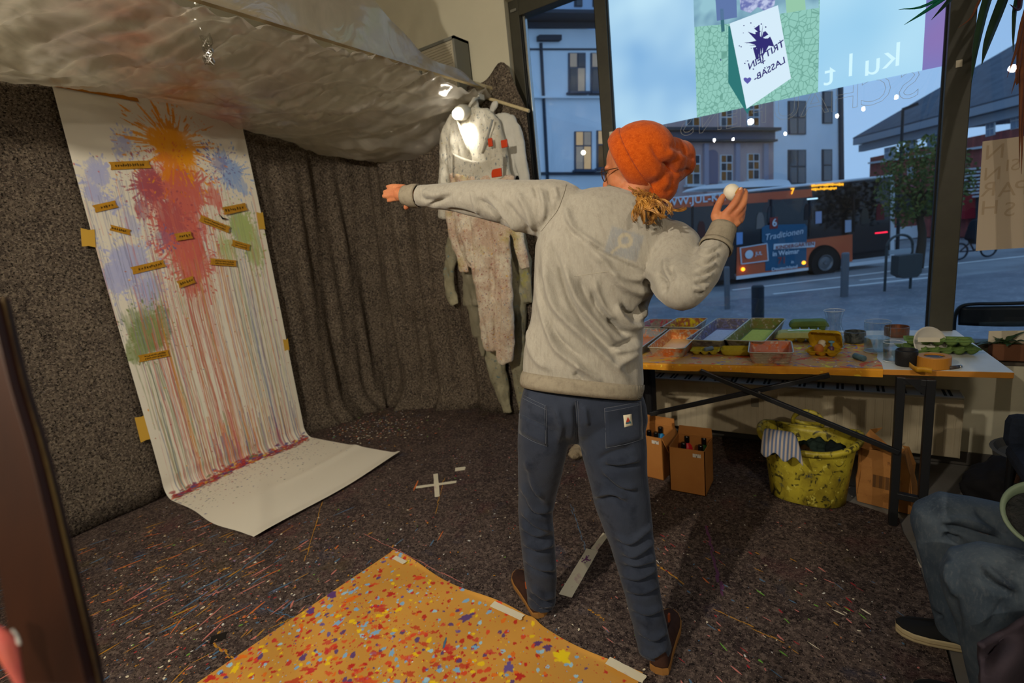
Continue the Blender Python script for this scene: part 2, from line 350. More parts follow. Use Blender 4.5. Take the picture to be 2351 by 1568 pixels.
# ---- fleece hung over left wall and window-wall corner
def fleece_wall():
    L1 = 5.6; s1 = np.linspace(0, L1, 200); G = []
    tot = L1+1.86; S = np.linspace(0, tot, 300); Zs = np.concatenate([np.linspace(0, .25, 8)[:-1], np.linspace(.25, 1, 34)])
    rc = .22
    for zi in Zs:
        row = []
        for s in S:
            y = 3.38-(L1-s)
            top = 2.66+.01*math.sin(s*3)
            if s < L1-rc: p = V3(XL+.045, y, 0); n = V3(1, 0, 0)
            elif s < L1+rc*.57:
                a = (s-(L1-rc))/(rc*1.57)*PI/2; p = V3(XL+.045+rc*(1-math.cos(a)), 3.38-rc+rc*math.sin(a), 0); n = V3(math.cos(a), -math.sin(a), 0)
            else: p = V3(XL+.045+rc+(s-L1-rc*.57), 3.38, 0); n = V3(0, -1, 0)
            xx = p[0]
            if s > L1:
                u = (xx+3.7)/1.75
                top = 2.66-.05*u + (.10*math.exp(-((xx+2.10)/.10)**2)) - max(0, (xx+2.05))*1.9
            z = zi*top
            k = np.clip((s-(L1-1.35))/.7, 0, 1)*np.clip(1.25-abs(s-L1-.2)/1.5, 0, 1)
            d = k*(.030*math.sin(s*13+1.2*math.sin(z*1.7))+.018*math.sin(s*29+2*z)+.012*math.sin(s*47-z*3))*(1.15-.35*zi)
            d += .010*mnoise.noise(Vector((s*1.5, z*1.5, 3.1)))+.006*mnoise.noise(Vector((s*6, z*4, 1.1)))
            fl_ = max(0, .30-z)/.30
            d += fl_**2.2*(.02+.20*np.clip((s-(L1-1.2))/.9, 0, 1)*np.clip((L1+1.0-s)/.6, 0, 1))
            q = p+n*(d+.012); row.append((q[0], q[1], max(.008, z)))
        G.append(row)
    return MB().grid(G)
tag(fleece_wall().build('wall_fleece', m_fleece, smooth=True, solid=.006), 'dark grey flecked painters fleece hung over the wall around the corner', 'fleece')
# dark headband strip of felt just under the plastic and overlapping wall sheet at the left
b = MB(); G = []
for t in np.linspace(0, 1, 30):
    G.append([(XL+.085+.01*math.sin(t*9+z*2)+.006*math.sin(t*31), 1.32-2.4*t, z) for z in np.linspace(.015, 2.6, 24)])
b.grid(G)
tag(b.build('fleece_overlay', m_fleece, smooth=True, solid=.006), 'second fleece sheet on the left wall ending just above the floor beside the white scroll', 'fleece')

# ---- fleece on the floor
outl = [(XL+.03, -2.6), (.42, -2.6), (.36, 1.0), (.322, 1.9), (.307, 2.195), (.290, 2.455), (.262, 2.594), (.256, 2.72), (-.25, 2.92), (-.32, 3.40), (XL+.03, 3.40)]
b = MB(); b.prism((0, 0, .0), (1, 0, 0), (0, 1, 0), outl, .006); floor_cloth = tag(b.build('floor_fleece', m_fleece_floor, base=False), 'dark paint-splattered fleece covering most of the floor', 'floor covering')

# ---- paint flecks and streaks on the floor fleece (uncountable)
PAINT = {'ochre': lw(172, 122, 38), 'pink': lw(190, 116, 106), 'cream': lw(214, 204, 178), 'red': lw(150, 40, 44), 'blue': lw(74, 106, 136), 'orange': lw(196, 104, 50), 'lime': lw(108, 160, 60), 'white': lw(206, 204, 198), 'plum': lw(92, 50, 84), 'lilac': lw(140, 120, 150)}
fl_mb = {k: MB() for k in PAINT}
names = list(PAINT)
def fleck(k, c, L, w, ang, z):
    n = 7 if L < .02 else 9; ca, sa = math.cos(ang), math.sin(ang); P = []
    for i in range(n):
        a = 2*PI*i/n; r = random.uniform(.72, 1.2); x = L/2*math.cos(a)*r; y = w/2*math.sin(a)*r
        P.append((c[0]+x*ca-y*sa, c[1]+x*sa+y*ca, z))
    P.append((c[0], c[1], z+.0008)); fl_mb[k].add(P, [(i, (i+1) % n, n) for i in range(n)])
def inside(x, y): return x < .25 and XL+.12 < x and -.4 < y < 3.3 and not (-3.72 < x < -2.66 and 1.22 < y < 2.42)
wts = np.array([.2, .2, .15, .1, .1, .09, .03, .08, .02, .03])
for i in range(2300):          # heavy streaked zone in front of the left wall
    x = random.gauss(-2.55, .55); y = random.gauss(.85, .42)
    if not inside(x, y) or x < -3.75: continue
    k = names[int(RNG.choice(len(names), p=wts))]
    if random.random() < .13: fleck(random.choice(['ochre', 'pink', 'ochre', 'blue', 'orange', 'blue']), (x, y), .02+.13*random.random()**2, random.uniform(.004, .012), 1.43+random.gauss(0, .22)+.25*(x+2.5), .0065)
    else: s = .002+.010*random.random()**2.2; fleck(k, (x, y), s*random.uniform(1, 1.8), s, random.uniform(0, 3), .0065)
for i in range(1500):          # general scatter
    x = random.uniform(-3.7, .25); y = random.uniform(.6, 3.25)
    if not inside(x, y): continue
    k = names[int(RNG.choice(len(names), p=[.1, .16, .2, .1, .12, .08, .05, .11, .04, .04])) ]; s = random.uniform(.002, .0085)
    fleck(k, (x, y), s*random.uniform(1, 2.2), s, random.uniform(0, 3), .0065)
for i in range(420):           # confetti of chips by the corner
    x = random.gauss(-3.35, .25); y = random.gauss(2.75, .22)
    if not inside(x, y) or y > 3.1: continue
    k = names[int(RNG.choice(len(names), p=[.12, .14, .28, .06, .1, .12, .03, .15, 0, 0]))]; s = random.uniform(.004, .015); fleck(k, (x, y), s*1.5, s, random.uniform(0, 3), .0065)
for i in range(150):           # smears at the right
    x = random.uniform(-.75, .22); y = random.uniform(1.1, 2.2); k = names[int(RNG.choice(len(names), p=[.12, .26, .05, .16, .12, .12, .15, .02, 0, 0]))]
    fleck(k, (x, y), random.uniform(.012, .045), random.uniform(.003, .009), random.uniform(-.9, -.3), .0065)
for k, a, bb_, w in [('blue', (600, 1400), (700, 1425), .006), ('ochre', (490, 1480), (560, 1535), .008), ('ochre', (1510, 1300), (1570, 1345), .007), ('pink', (840, 1230), (1060, 1340), .004), ('blue', (640, 1240), (420, 1420), .006), ('ochre', (740, 1155), (700, 1290), .005), ('blue', (1310, 1160), (1345, 1265), .004), ('ochre', (1640, 1400), (1800, 1480), .006), ('ochre', (1350, 1400), (1390, 1428), .006), ('ochre', (1000, 1180), (1020, 1100), .004), ('plum', (1620, 1210), (1660, 1370), .012)]:
    p, q = onz(*a), onz(*bb_); nn = 12; prev = None
    for i in range(nn):
        t = i/nn; c = p+(q-p)*(t+.5/nn); d = q-p; fleck(k, (c[0]+random.gauss(0, .003), c[1]+random.gauss(0, .003)), np.linalg.norm(d)/nn*1.5, w*random.uniform(.6, 1.3), math.atan2(d[1], d[0]), .0066)
for k, mb in fl_mb.items():
    if mb.v: o = mb.build('paint_flecks', mat('fleck_'+k, PAINT[k], .6), floor_cloth); o['kind'] = 'stuff'
# loose edge of the wall sheet, gap shadow put into its dark colour
pts = [onz(*p, .012) for p in ((130, 1232), (180, 1218), (250, 1190), (300, 1170), (370, 1128), (395, 1112))]
b = MB(); b.tube(pts, .009, 8, 4); tag(b.build('fleece_hem', mat('hem_gap_shade', lw(30, 28, 28), .9), smooth=True), 'loose fleece edge with its gap shadow as a dark roll along the left wall', 'hem')

# ---- tapes and scraps on the floor
m_tape = mat('masking_tape', lw(214, 206, 182), .7, layers=[('noise', 9, .58, .66, lw(170, 110, 130), (1, 1, 1), .5)])
def floor_tape(name, a, b_, w, label, cat='tape', z=.0072, jag=True, mt=None):
    p, q = onz(*a, z), onz(*b_, z); d = nrm(q-p); n = V3(-d[1], d[0], 0); L = np.linalg.norm(q-p); P = []
    for k in range(9): P.append((L*k/8, -w/2+random.uniform(-.0008, .0008)))
    if jag:
        for k in range(1, 4): P.append((L+random.uniform(-.004, .004), -w/2+w*k/4))
    for k in range(9): P.append((L*(8-k)/8, w/2+random.uniform(-.0008, .0008)))
    b = MB(); b.prism(p, d, n, P, .0008); return tag(b.build(name, mt or m_tape), label, cat)
floor_tape('floor_tape', (1000, 1088), (1004, 1140), .030, 'short white tape strip forming the upright of a floor cross')
floor_tape('floor_tape', (955, 1119), (1048, 1106), .030, 'longer white tape strip lying across the floor cross', z=.0082)
floor_tape('tape_scrap', (1045, 1078), (1068, 1075), .05, 'small blank white tape scrap on the floor near the cross')
floor_tape('floor_tape', (1298, 1368), (1360, 1262), .058, 'wide pale tape strip with a purple smear between the standing person\'s feet')
floor_tape('floor_tape', (1364, 1262), (1392, 1225), .034, 'narrow tape strip continuing the wide one towards the right leg')
pm = MB(); c = onz(1345, 1284, .0085)
for i in range(26): 
    a = random.uniform(0, 6.3); r = random.uniform(0, .022); pm.lathe([(random.uniform(.002, .006), 0), (.0001, .0006)], (c[0]+r*math.cos(a), c[1]+r*math.sin(a)*1.3, c[2]), 7)
tag(pm.build('purple_smear', mat('purple_paint', lw(120, 60, 110), .5)), 'purple paint smear on the wide floor tape', 'paint')
floor_tape('dark_scrap', (483, 1470), (520, 1458), .045, 'small black paint-spotted scrap on the floor left of the yellow paper', 'scrap', mt=mat('black_scrap', lw(18, 17, 17), .35, layers=[('noise', 30, .62, .66, lw(190, 150, 120))]))

# ---- ochre paper on the floor, splattered
pA, pB = onz(900, 1270), onz(1475, 1557); pD = onz(540, 1568)
e1 = pB-pA; e1[2] = 0; LE = np.linalg.norm(e1); e1 = e1/LE; e2 = V3(e1[1], -e1[0], 0)
if e2@(pD-pA) < 0: e2 = -e2
WE = 1.02; nu, nv = 420, 300
U, Vv = np.meshgrid(np.linspace(0, LE, nu), np.linspace(0, WE, nv), indexing='ij')
Zp = .010+.004*np.sin(U*7)*np.sin(Vv*5)+.012*np.exp(-((U-LE*.66)/.03)**2)*np.exp(-(Vv/.05)**2)+.006*np.exp(-(Vv/.012)**2)*(1+np.sin(U*11))*.7
Px = pA[0]+e1[0]*U+e2[0]*Vv; Py = pA[1]+e1[1]*U+e2[1]*Vv
wv = .012*np.sin(U*9+1)*np.exp(-Vv/.05); Px = Px-e2[0]*wv; Py = Py-e2[1]*wv
C = np.tile(np.array(lw(200, 146, 64)), (nu*nv, 1)).reshape(nu, nv, 3)
C *= (1+.06*np.sin(U*13+3*np.sin(Vv*7)))[..., None]
def dot(C, U, V, cu, cv, ru, rv, ang, col, a=1.0, wob=.25, ph=0.):
    m = (abs(U-cu) < max(ru, rv)*1.7) & (abs(V-cv) < max(ru, rv)*1.7)
    if not m.any(): return
    du, dv = U[m]-cu, V[m]-cv; x = du*math.cos(ang)+dv*math.sin(ang); y = -du*math.sin(ang)+dv*math.cos(ang)
    th = np.arctan2(y/rv, x/ru); rr = np.hypot(x/ru, y/rv); lim = 1+wob*(np.sin(3*th+ph)*.5+np.sin(5*th+ph*2.3)*.4+np.sin(9*th+ph*3.1)*.3)
    k = np.clip((lim-rr)/.18, 0, 1)*a; C[m] = C[m]*(1-k[:, None])+np.array(col)*k[:, None]
pc = [lw(186, 34, 34), lw(214, 70, 40), lw(120, 176, 216), lw(150, 200, 226), lw(232, 196, 24), lw(222, 110, 28), lw(84, 60, 120), lw(196, 44, 52), lw(96, 80, 150)]
pp = [.24, .13, .15, .09, .09, .1, .08, .1, .02]
for i in range(4300):
    s = .0018+.0095*random.random()**3.0
    cu, cv = random.uniform(0, LE), random.uniform(0, WE); k = int(RNG.choice(9, p=pp)); dens = .45+.55*np.clip((cv-.02)/.3, 0, 1)
    if random.random() > dens: continue
    dot(C, U, Vv, cu, cv, s*random.uniform(1, 1.7), s, random.uniform(0, 3), pc[k], .93, .16, random.uniform(0, 6))
for i in range(60):
    s = random.uniform(.009, .019); k = int(RNG.choice(9, p=pp)); dot(C, U, Vv, random.uniform(.02, LE), random.uniform(.06, WE), s*random.uniform(1, 2.2), s, random.uniform(0, 3), pc[k], .95, .35, random.uniform(0, 6))
for i in range(80):
    cu = LE*.40+random.gauss(0, .2); cv = .48+random.gauss(0, .16); s = random.uniform(.004, .014); dot(C, U, Vv, cu, cv, s*random.uniform(1, 2.4), s, -.6+random.gauss(0, .2), pc[random.choice([0, 0, 7, 1])], .8, .4, random.uniform(0, 6))
dot(C, U, Vv, LE*.80, .075, .035, .028, .4, lw(236, 206, 20), .95, .35, 1.); dot(C, U, Vv, .02, .35, .03, .02, .3, lw(84, 50, 120), .95, .2, 2.); dot(C, U, Vv, .03, .46, .022, .017, .3, lw(84, 60, 130), .95, .2, 2.)
m_och = mat('splattered_ochre_paper', (0.5, .3, .1), .55, attr=True, bump=('noise', 30, .1))
b = MB(); b.grid(np.stack([Px, Py, Zp], -1)); o = b.build('floor_paper', m_och, smooth=True); set_color(o, C.reshape(-1, 3))
tag(o, 'ochre kraft paper on the floor spattered with red, blue and yellow paint', 'paper')
tape_me = [((1130, 1386), (1200, 1418), .032, 'pale tape holding the ochre paper near the left shoe'), ((1395, 1516), (1480, 1560), .034, 'pale tape holding the ochre paper beside the right shoe'), ((905, 1279), (930, 1292), .026, 'pale tape bit at the tip of the ochre paper')]
for a, b_, w, l in tape_me: floor_tape('paper_tape', a, b_, w, l, z=.021)
# ================================================================ the painted scroll
XS = -3.80; ys0 = onx(145, 290, XS)[1]; ys1 = onx(565, 330, XS)[1]; WS = ys1-ys0
ztop = onx(118, 185, XS)[2]; rb = .10; xf = -2.665
Lw = ztop-.012-rb; Lb = rb*PI/2; Lf = xf-(XS+rb); LS = Lw+Lb+Lf
NU, NS = 290, int(LS/.0042)
u = np.linspace(0, WS, NU); s = np.linspace(0, LS, NS); S, Ug = np.meshgrid(s, u, indexing='ij')
th = np.clip((S-Lw)/rb, 0, PI/2)
X_ = np.where(S < Lw, XS, XS+rb*(1-np.cos(th))+np.clip(S-Lw-Lb, 0, None)); Z_ = np.where(S < Lw, ztop-S, .012+rb*(1-np.sin(th)))
bulge = .03*np.clip((S-Lw+1.1)/1.1, 0, 1)*np.clip((Lw+Lb-S)/.2, 0, 1)
X_ = X_+bulge*(.6+.4*np.sin(Ug*4))+.008*np.sin(Ug*5+S*1.3)+.004*np.sin(S*7)*np.sin(Ug*3)
ff = np.clip((S-Lw-Lb)/Lf, 0, 1)
Z_ = Z_+ff*(.006+.006*np.sin(Ug*6+S*2))+.02*np.exp(-((1-ff)/.05)**2)*(ff > .5)*(.4+.6*(Ug/WS))+.010*np.exp(-((S-Lw-Lb-.55)/.05)**2)*(Ug/WS)
Yg = ys0+Ug+.012*np.sin(S*2.0)*(Ug/WS-.5)-.03*ff*(1-Ug/WS)*np.sin(S*6)*.4+(-.03+.02*np.sin(ff*9))*ff*(1-Ug/WS)
PAP = np.array(lw(226, 220, 204)); C = np.tile(PAP, (NS*NU, 1)).reshape(NS, NU, 3); C *= (1+.012*np.sin(S*6)*np.sin(Ug*9))[..., None]
def uv(px, py): p = onx(px, py, XS); return p[1]-ys0, ztop-p[2]     # scroll coordinates of a wall point
def blend(mask, col): 
    global C
    C = C*(1-mask[..., None])+np.array(col)*mask[..., None]
def nz(a, b, sc, sd): # cheap value noise field
    g = np.random.default_rng(sd).random((64, 64)); x = (a*sc) % 63; y = (b*sc) % 63; xi, yi = x.astype(int), y.astype(int); fx, fy = x-xi, y-yi; fx = fx*fx*(3-2*fx); fy = fy*fy*(3-2*fy)
    return (g[xi, yi]*(1-fx)+g[xi+1, yi]*fx)*(1-fy)+(g[xi, yi+1]*(1-fx)+g[xi+1, yi+1]*fx)*fy
def splat(cx, cy, r, col, spikes=60, reach=1.0, a=.95, seed=0, ay=1.0, up_=1.0, dens=1.0):
    rg = np.random.default_rng(seed+100); x = Ug-cx; y = (S-cy)/ay; rr = np.hypot(x, y)/r; t = np.arctan2(y, x)
    K = 720; prof = np.full(K, .62)+.12*rg.random(K)
    for i in range(spikes):
        k = rg.integers(0, K); w = rg.integers(2, 9); amp = rg.random()**1.8*reach
        ang = k/K*2*PI-PI
        if ang < 0: amp *= up_
        for j in range(-w, w+1): prof[(k+j) % K] = max(prof[(k+j) % K], .62+amp*(1-(abs(j)/w)**1.4))
    lim = prof[((t+PI)/(2*PI)*(K-1)).astype(int)]
    m_ = np.clip((lim-rr)/.07, 0, 1); gaps = np.clip((nz(t*8+20, rr*2.5, 2.0, seed)-.28*np.clip(rr-.25, 0, 1)*2)/.10+.2, 0, 1)
    ds = np.clip(dens+ (nz(Ug+3, S, 9, seed+5)-.5)*.5, 0, 1)
    blend(m_*gaps*a*ds, col)
    for i in range(int(spikes*1.3)):   # thrown droplets
        a_ = rg.random()*2*PI; d_ = r*(.8+rg.random()*1.1*reach); q = .002+.006*rg.random()**2
        dotS(cx+d_*math.cos(a_), cy+d_*math.sin(a_)*ay, q*(1+2*rg.random()), q, a_, col, .9)
def dotS(cu, cv, ru, rv, ang, col, a=1.0):
    R_ = max(ru, rv)*1.4; i0, i1 = np.searchsorted(s, [cv-R_, cv+R_]); j0, j1 = np.searchsorted(u, [cu-R_, cu+R_])
    if i1 <= i0 or j1 <= j0: return
    du, dv = Ug[i0:i1, j0:j1]-cu, S[i0:i1, j0:j1]-cv; x = du*math.cos(ang)+dv*math.sin(ang); y = -du*math.sin(ang)+dv*math.cos(ang)
    k = np.clip((1-np.hypot(x/ru, y/rv))/.35, 0, 1)*a; C[i0:i1, j0:j1] = C[i0:i1, j0:j1]*(1-k[..., None])+np.array(col)*k[..., None]
def drip(cu, v0, v1, w, col, a=.8, seed=0):
    rg = np.random.default_rng(seed); i0, i1 = np.searchsorted(s, [v0, v1])
    if i1-i0 < 3: return
    ph = rg.random()*9; cx = cu+.004*np.sin(s[i0:i1]*5+ph)+.002*np.sin(s[i0:i1]*17+ph*2)
    j0, j1 = np.searchsorted(u, [cu-.03, cu+.03]); ww = w*(.75+.35*np.sin(s[i0:i1]*3+ph)); tt = (s[i0:i1]-v0)/(v1-v0); ww = ww*np.where(tt > .96, 1.25, 1)
    k = np.clip((ww[:, None]-abs(u[None, j0:j1]-cx[:, None]))/.0022+.5, 0, 1)*a*np.clip((1.0-tt)/.01, 0, 1)[:, None]
    C[i0:i1, j0:j1] = C[i0:i1, j0:j1]*(1-k[..., None])+np.array(col)*k[..., None]
cO, cR, cM, cLv, cB, cG, cG2, cBr = lw(228, 150, 16), lw(204, 92, 82), lw(168, 82, 92), lw(152, 158, 206), lw(126, 158, 214), lw(166, 184, 112), lw(126, 142, 84), lw(176, 104, 60)
# washes, back to front
def mass(spots, col, thr=.55, a=.9, amp=.9, sd=0, streak=.5):
    f = np.zeros_like(S)
    for px, py, rx, ry in spots: cu, cv = uv(px, py); f = np.maximum(f, np.exp(-(((Ug-cu)/rx)**2+((S-cv)/ry)**2)))
    n_ = .5*nz(Ug+2, S+2, 11, sd)+.3*nz(Ug+5, S+5, 34, sd+1)+.2*nz(Ug+7, S+7, 80, sd+2); n_ = n_*(1-streak)+streak*nz(Ug*3+9, S*.35+9, 40, sd+3)
    st_ = nz(Ug*4+3, S*.3+3, 55, sd+8); blend(np.clip((f-thr+amp*(n_-.5))/.16, 0, 1)*a*np.clip(.62+.35*nz(Ug+1, S+1, 16, sd+6)+.45*(st_-.4), 0, 1), col)
cLv = lw(172, 177, 216); cR = lw(206, 104, 92); cB = lw(138, 168, 218)
mass([(228, 395, .10, .11), (212, 440, .07, .10), (245, 470, .09, .06), (270, 345, .06, .13), (285, 320, .05, .08)], cLv, .68, .75, 1.7, 41, .2)
mass([(530, 395, .12, .15), (505, 360, .09, .07), (555, 430, .06, .10)], cB, .62, .85, 1.6, 51, .3)
mass([(300, 595, .17, .16), (265, 630, .10, .14), (330, 650, .12, .15), (300, 520, .06, .12), (345, 690, .05, .08)], cLv, .58, .7, 1.4, 61, .3)
mass([(340, 760, .15, .20), (310, 800, .09, .12), (375, 740, .06, .16)], cG2, .5, .85, .9, 71, .4)
mass([(555, 520, .12, .20), (580, 560, .09, .22), (520, 570, .07, .12)], cG, .52, .85, 1.0, 81, .5)
mass([(345, 425, .11, .17), (330, 480, .06, .10)], cM, .5, .9, 1.1, 91, .5)
mass([(420, 430, .19, .20), (430, 510, .20, .22), (410, 560, .17, .22), (450, 600, .15, .20), (440, 650, .09, .16), (375, 500, .10, .16), (490, 450, .08, .14)], cR, .52, .92, 1.25, 101, .6)
mass([(420, 480, .10, .16), (390, 540, .07, .16), (450, 560, .06, .22)], lw(190, 76, 72), .5, .7, 1.2, 111, .7)
mass([(350, 440, .07, .12)], cM, .45, .7, 1.1, 121, .6)
mass([(395, 340, .15, .16), (420, 370, .10, .14), (360, 320, .08, .08)], cO, .42, .97, .8, 131, .3)
mass([(420, 400, .10, .06), (400, 415, .06, .10)], lw(216, 104, 50), .5, .8, 1.2, 141, .6)
for (px, py, r, c, sp, re, a, sd, ay, upk) in [
    (228, 400, .085, cLv, 40, .5, .8, 1, 1.2, 1), (215, 445, .07, cLv, 30, .5, .8, 2, 1.2, 1), (262, 470, .06, cLv, 30, .5, .8, 3, 1, 1), (285, 330, .06, cLv, 36, .6, .75, 4, 1.3, 1),
    (530, 395, .115, cB, 60, .8, .85, 5, 1.2, 1), (300, 600, .16, cLv, 70, .5, .8, 6, 1, 1), (268, 640, .12, cLv, 50, .5, .8, 7, 1.2, 1), (345, 665, .10, cLv, 50, .6, .8, 8, 1.2, 1),
    (340, 765, .155, cG2, 70, .35, .85, 9, 1.15, .6), (555, 525, .13, cG, 60, .5, .85, 10, 1.3, 1), (585, 590, .07, cG, 30, .5, .7, 11, 1.6, 1), (330, 800, .10, cG2, 30, .3, .7, 29, 1, .3),
    (345, 425, .13, cM, 80, .7, .9, 12, 1.2, 1), (425, 440, .20, cR, 110, .6, .92, 13, 1.1, 1), (420, 545, .19, cR, 110, .6, .95, 14, 1.25, 1), (395, 500, .12, cM, 60, .6, .6, 15, 1.5, 1), (440, 610, .13, cR, 80, .7, .92, 16, 1.3, 1), (375, 545, .07, lw(110, 100, 150), 30, .6, .5, 18, 1, 1),
    (398, 335, .215, cO, 130, .75, .96, 17, 1.05, 1.5), (385, 385, .12, lw(214, 110, 50), 60, .6, .6, 19, 1.3, .5), (505, 375, .08, lw(112, 110, 170), 70, 1.2, .6, 20, 1, 1.2)]:
    cu, cv = uv(px, py); splat(cu, cv, r, c, sp, re, a, sd, ay, upk)
# vertical brush of runs inside the wet paint
rg = np.random.default_rng(5)
yb = Lw+Lb*.55
def runs(n, x0, x1, top0, top1, cols, a=.7, w=(.0016, .005), end=None):
    for i in range(n):
        px = rg.uniform(x0, x1); cu, cv = uv(px, rg.uniform(top0, top1)); q = rg.random()
        e = yb+rg.uniform(-.02, .06) if q < .62 else cv+rg.uniform(.25, 1.4)
        if end: e = cv+rg.uniform(*end)
        drip(cu, cv, min(e, yb+.05), rg.uniform(*w), cols[rg.integers(len(cols))], a*rg.uniform(.6, 1.1), int(rg.integers(1e6)))
slate, rose, rust, sage, ochre = lw(120, 128, 158), lw(196, 110, 104), lw(182, 88, 60), lw(150, 158, 116), lw(204, 140, 56)
runs(46, 190, 330, 380, 520, [slate, lw(140, 140, 178), rose], .62, (.0012, .003), (.15, 1.0))
runs(50, 330, 500, 430, 640, [cR, cM, lw(214, 120, 90), lw(196, 80, 70)], .45, (.002, .005), (.2, .6))
runs(85, 335, 470, 560, 690, [rose, rust, rose, lw(196, 140, 130), ochre, sage], .75, (.0014, .0036))
runs(75, 440, 580, 420, 640, [sage, ochre, slate, rose, rust, lw(150, 160, 190)], .75, (.0013, .0034))
runs(40, 290, 400, 640, 840, [slate, sage, lw(110, 120, 90), rose], .7, (.0014, .004))
runs(26, 520, 600, 540, 660, [slate, sage, lw(186, 196, 150)], .7, (.0014, .004))
runs(26, 340, 480, 650, 780, [lw(214, 150, 140), rust, ochre, lw(188, 86, 76)], .75, (.0015, .0045))
for px, py, w, c in [(470, 630, .014, cR), (455, 650, .008, cR)]:
    cu, cv = uv(px, py); drip(cu, cv, cv+.22, w, c, .85, 3)
# wash near the foot, puddle in the fold and spots on the flat part
for i in range(150):
    cu = abs(rg.normal(WS*.5, WS*.22)); v0 = Lw-rg.uniform(0, .35); drip(cu, v0, yb+.04, rg.uniform(.0015, .005), [cR, lw(176, 62, 60), slate, sage, lw(98, 80, 140), ochre, lw(180, 110, 110)][rg.integers(7)], .6, int(rg.integers(1e6)))
for i in range(900):
    cu = rg.uniform(.02, WS*.98); v = Lw+Lb*.75+rg.normal(.0, .022)+.02*math.sin(cu*9); q = rg.uniform(.003, .012); dotS(cu, v, q*rg.uniform(1, 2.6), q, rg.uniform(-.4, .4), [lw(160, 40, 44), lw(140, 44, 60), lw(84, 76, 130), lw(204, 90, 40), lw(100, 110, 70), lw(214, 180, 60), lw(120, 40, 70)][rg.choice(7, p=[.3, .2, .16, .12, .08, .06, .08])], .75)
for i in range(700):
    cu = rg.uniform(.0, WS); v = Lw+Lb+abs(rg.normal(0, .22)); q = .0014+.005*rg.random()**2.5; dotS(cu, v, q*rg.uniform(1, 1.8), q, rg.uniform(0, 3), [lw(90, 86, 140), lw(150, 50, 60), lw(110, 120, 90), lw(90, 100, 120)][rg.integers(4)], .85)
for i in range(420):
    cu = rg.uniform(0, WS); v = rg.uniform(.3, Lw); q = .0012+.0045*rg.random()**3; dotS(cu, v, q*rg.uniform(1, 2), q, rg.uniform(0, 3), [cR, slate, cM, cBr, cO][rg.integers(5)], .85)
m_scroll = mat('painted_paper', (.8, .8, .75), .6, attr=True)
b = MB(); b.grid(np.stack([X_, Yg, Z_], -1)); o = b.build('painted_scroll', m_scroll, smooth=True); set_color(o, C.reshape(-1, 3)); del C
tag(o, 'tall white paper scroll with dripping orange, red and blue paint, running onto the floor', 'painting')
# dark ochre tape along its top edge
m_kt = mat('brown_tape', lw(190, 138, 34), .45, layers=[('noise', 30, .4, .7, lw(164, 116, 26))]); m_ktp = mat('pale_brown_tape', lw(202, 160, 62), .5); m_ink = mat('felt_pen', lw(52, 36, 12), .7)
def wall_tape(name, pts, label, ink=None, mt=None, off=.014, words=1):
    """tape stuck on the scroll: centre line ends and width in view pixels"""
    (x0, y0), (x1, y1), w = pts; a, b_ = onx(x0, y0, XS+off), onx(x1, y1, XS+off); d = nrm(b_-a); n = nrm(np.cross((1, 0, 0), d)); L = np.linalg.norm(b_-a); w = w*L/math.hypot(x1-x0, y1-y0)
    P = [(L*k/6, -w/2) for k in range(7)]+[(L-.006, 0)]+[(L*(6-k)/6, w/2) for k in range(7)]+[(.007, .004)]
    mb = MB(); mb.prism(a, d, n, P, .0009); t = tag(mb.build(name, mt or m_kt), label, 'tape')
    if ink:
        nn = np.cross(d, n); mk = MB(); rg_ = random.Random(label)
        for ln in range(words):
            yy = (w*.0 if words == 1 else (w*.17 if ln == 0 else -w*.2)); h = w*(.26 if words == 1 else .15)
            x = L*ink[0]
            while x < L*ink[1]:
                q = [a+nn*.0016+d*(x+dx)+n*(yy+dy) for dx, dy in [(0, -h*rg_.uniform(.4, 1)), (h*.25, h*rg_.uniform(.3, 1)), (h*.5, -h*rg_.uniform(.2, 1)), (h*.8, h*rg_.uniform(0, .8))]]
                for i in range(3): mk.bar(q[i], q[i+1], h*.22, .0004, nn)
                x += h*rg_.uniform(1.0, 1.5)
        mk.build('handwriting', m_ink, t)
    return t
wall_tape('top_tape', ((116, 188), (318, 226), 20), 'long dark ochre tape along the top edge of the scroll', mt=mat('dark_ochre_tape', lw(176, 112, 18), .5))
TP = [((252, 381), (345, 377), 19, 'long note tape left of the orange splash', (.12, .8), 1), ((215, 480), (268, 468), 18, 'short note tape on the blue arc at the left edge', (.3, .85), 1), ((252, 522), (300, 534), 16, 'note tape below the blue arc at the left', (.1, .75), 1), ((402, 545), (441, 539), 17, 'note tape in the middle of the red paint', (.25, .85), 1),
      ((458, 500), (527, 528), 17, 'slanting note tape right of the red paint', (.15, .85), 2), ((512, 485), (566, 474), 16, 'note tape above the small tear at the right', (.1, .8), 1), ((532, 557), (574, 569), 15, 'note tape on the pale green patch at the right', (.2, .8), 2), ((482, 600), (543, 605), 15, 'note tape under the green patch at the right', (.2, .9), 2),
      ((302, 622), (378, 604), 18, 'note tape across the lavender wash', (.2, .9), 1), ((408, 654), (446, 641), 17, 'note tape at the lower end of the red paint', (.15, .85), 1), ((318, 824), (388, 810), 18, 'lowest note tape under the olive green patch', (.2, .9), 2)]
for a, b_, w, l, ink, nw in TP: wall_tape('note_tape', (a, b_, w), l, ink, words=nw)
for (a, b_, w, l) in [((201, 525), (204, 567), 26, 'pale brown tape holding the scroll\'s left edge, upper one'), ((322, 955), (336, 1012), 22, 'pale brown tape holding the scroll\'s left edge, lower one'), ((596, 487), (602, 527), 16, 'pale brown tape holding the scroll\'s right edge, upper one'), ((655, 778), (659, 805), 12, 'pale brown tape holding the scroll\'s right edge, lower one')]:
    wall_tape('edge_tape', (a, b_, w), l, mt=m_ktp, off=.012)
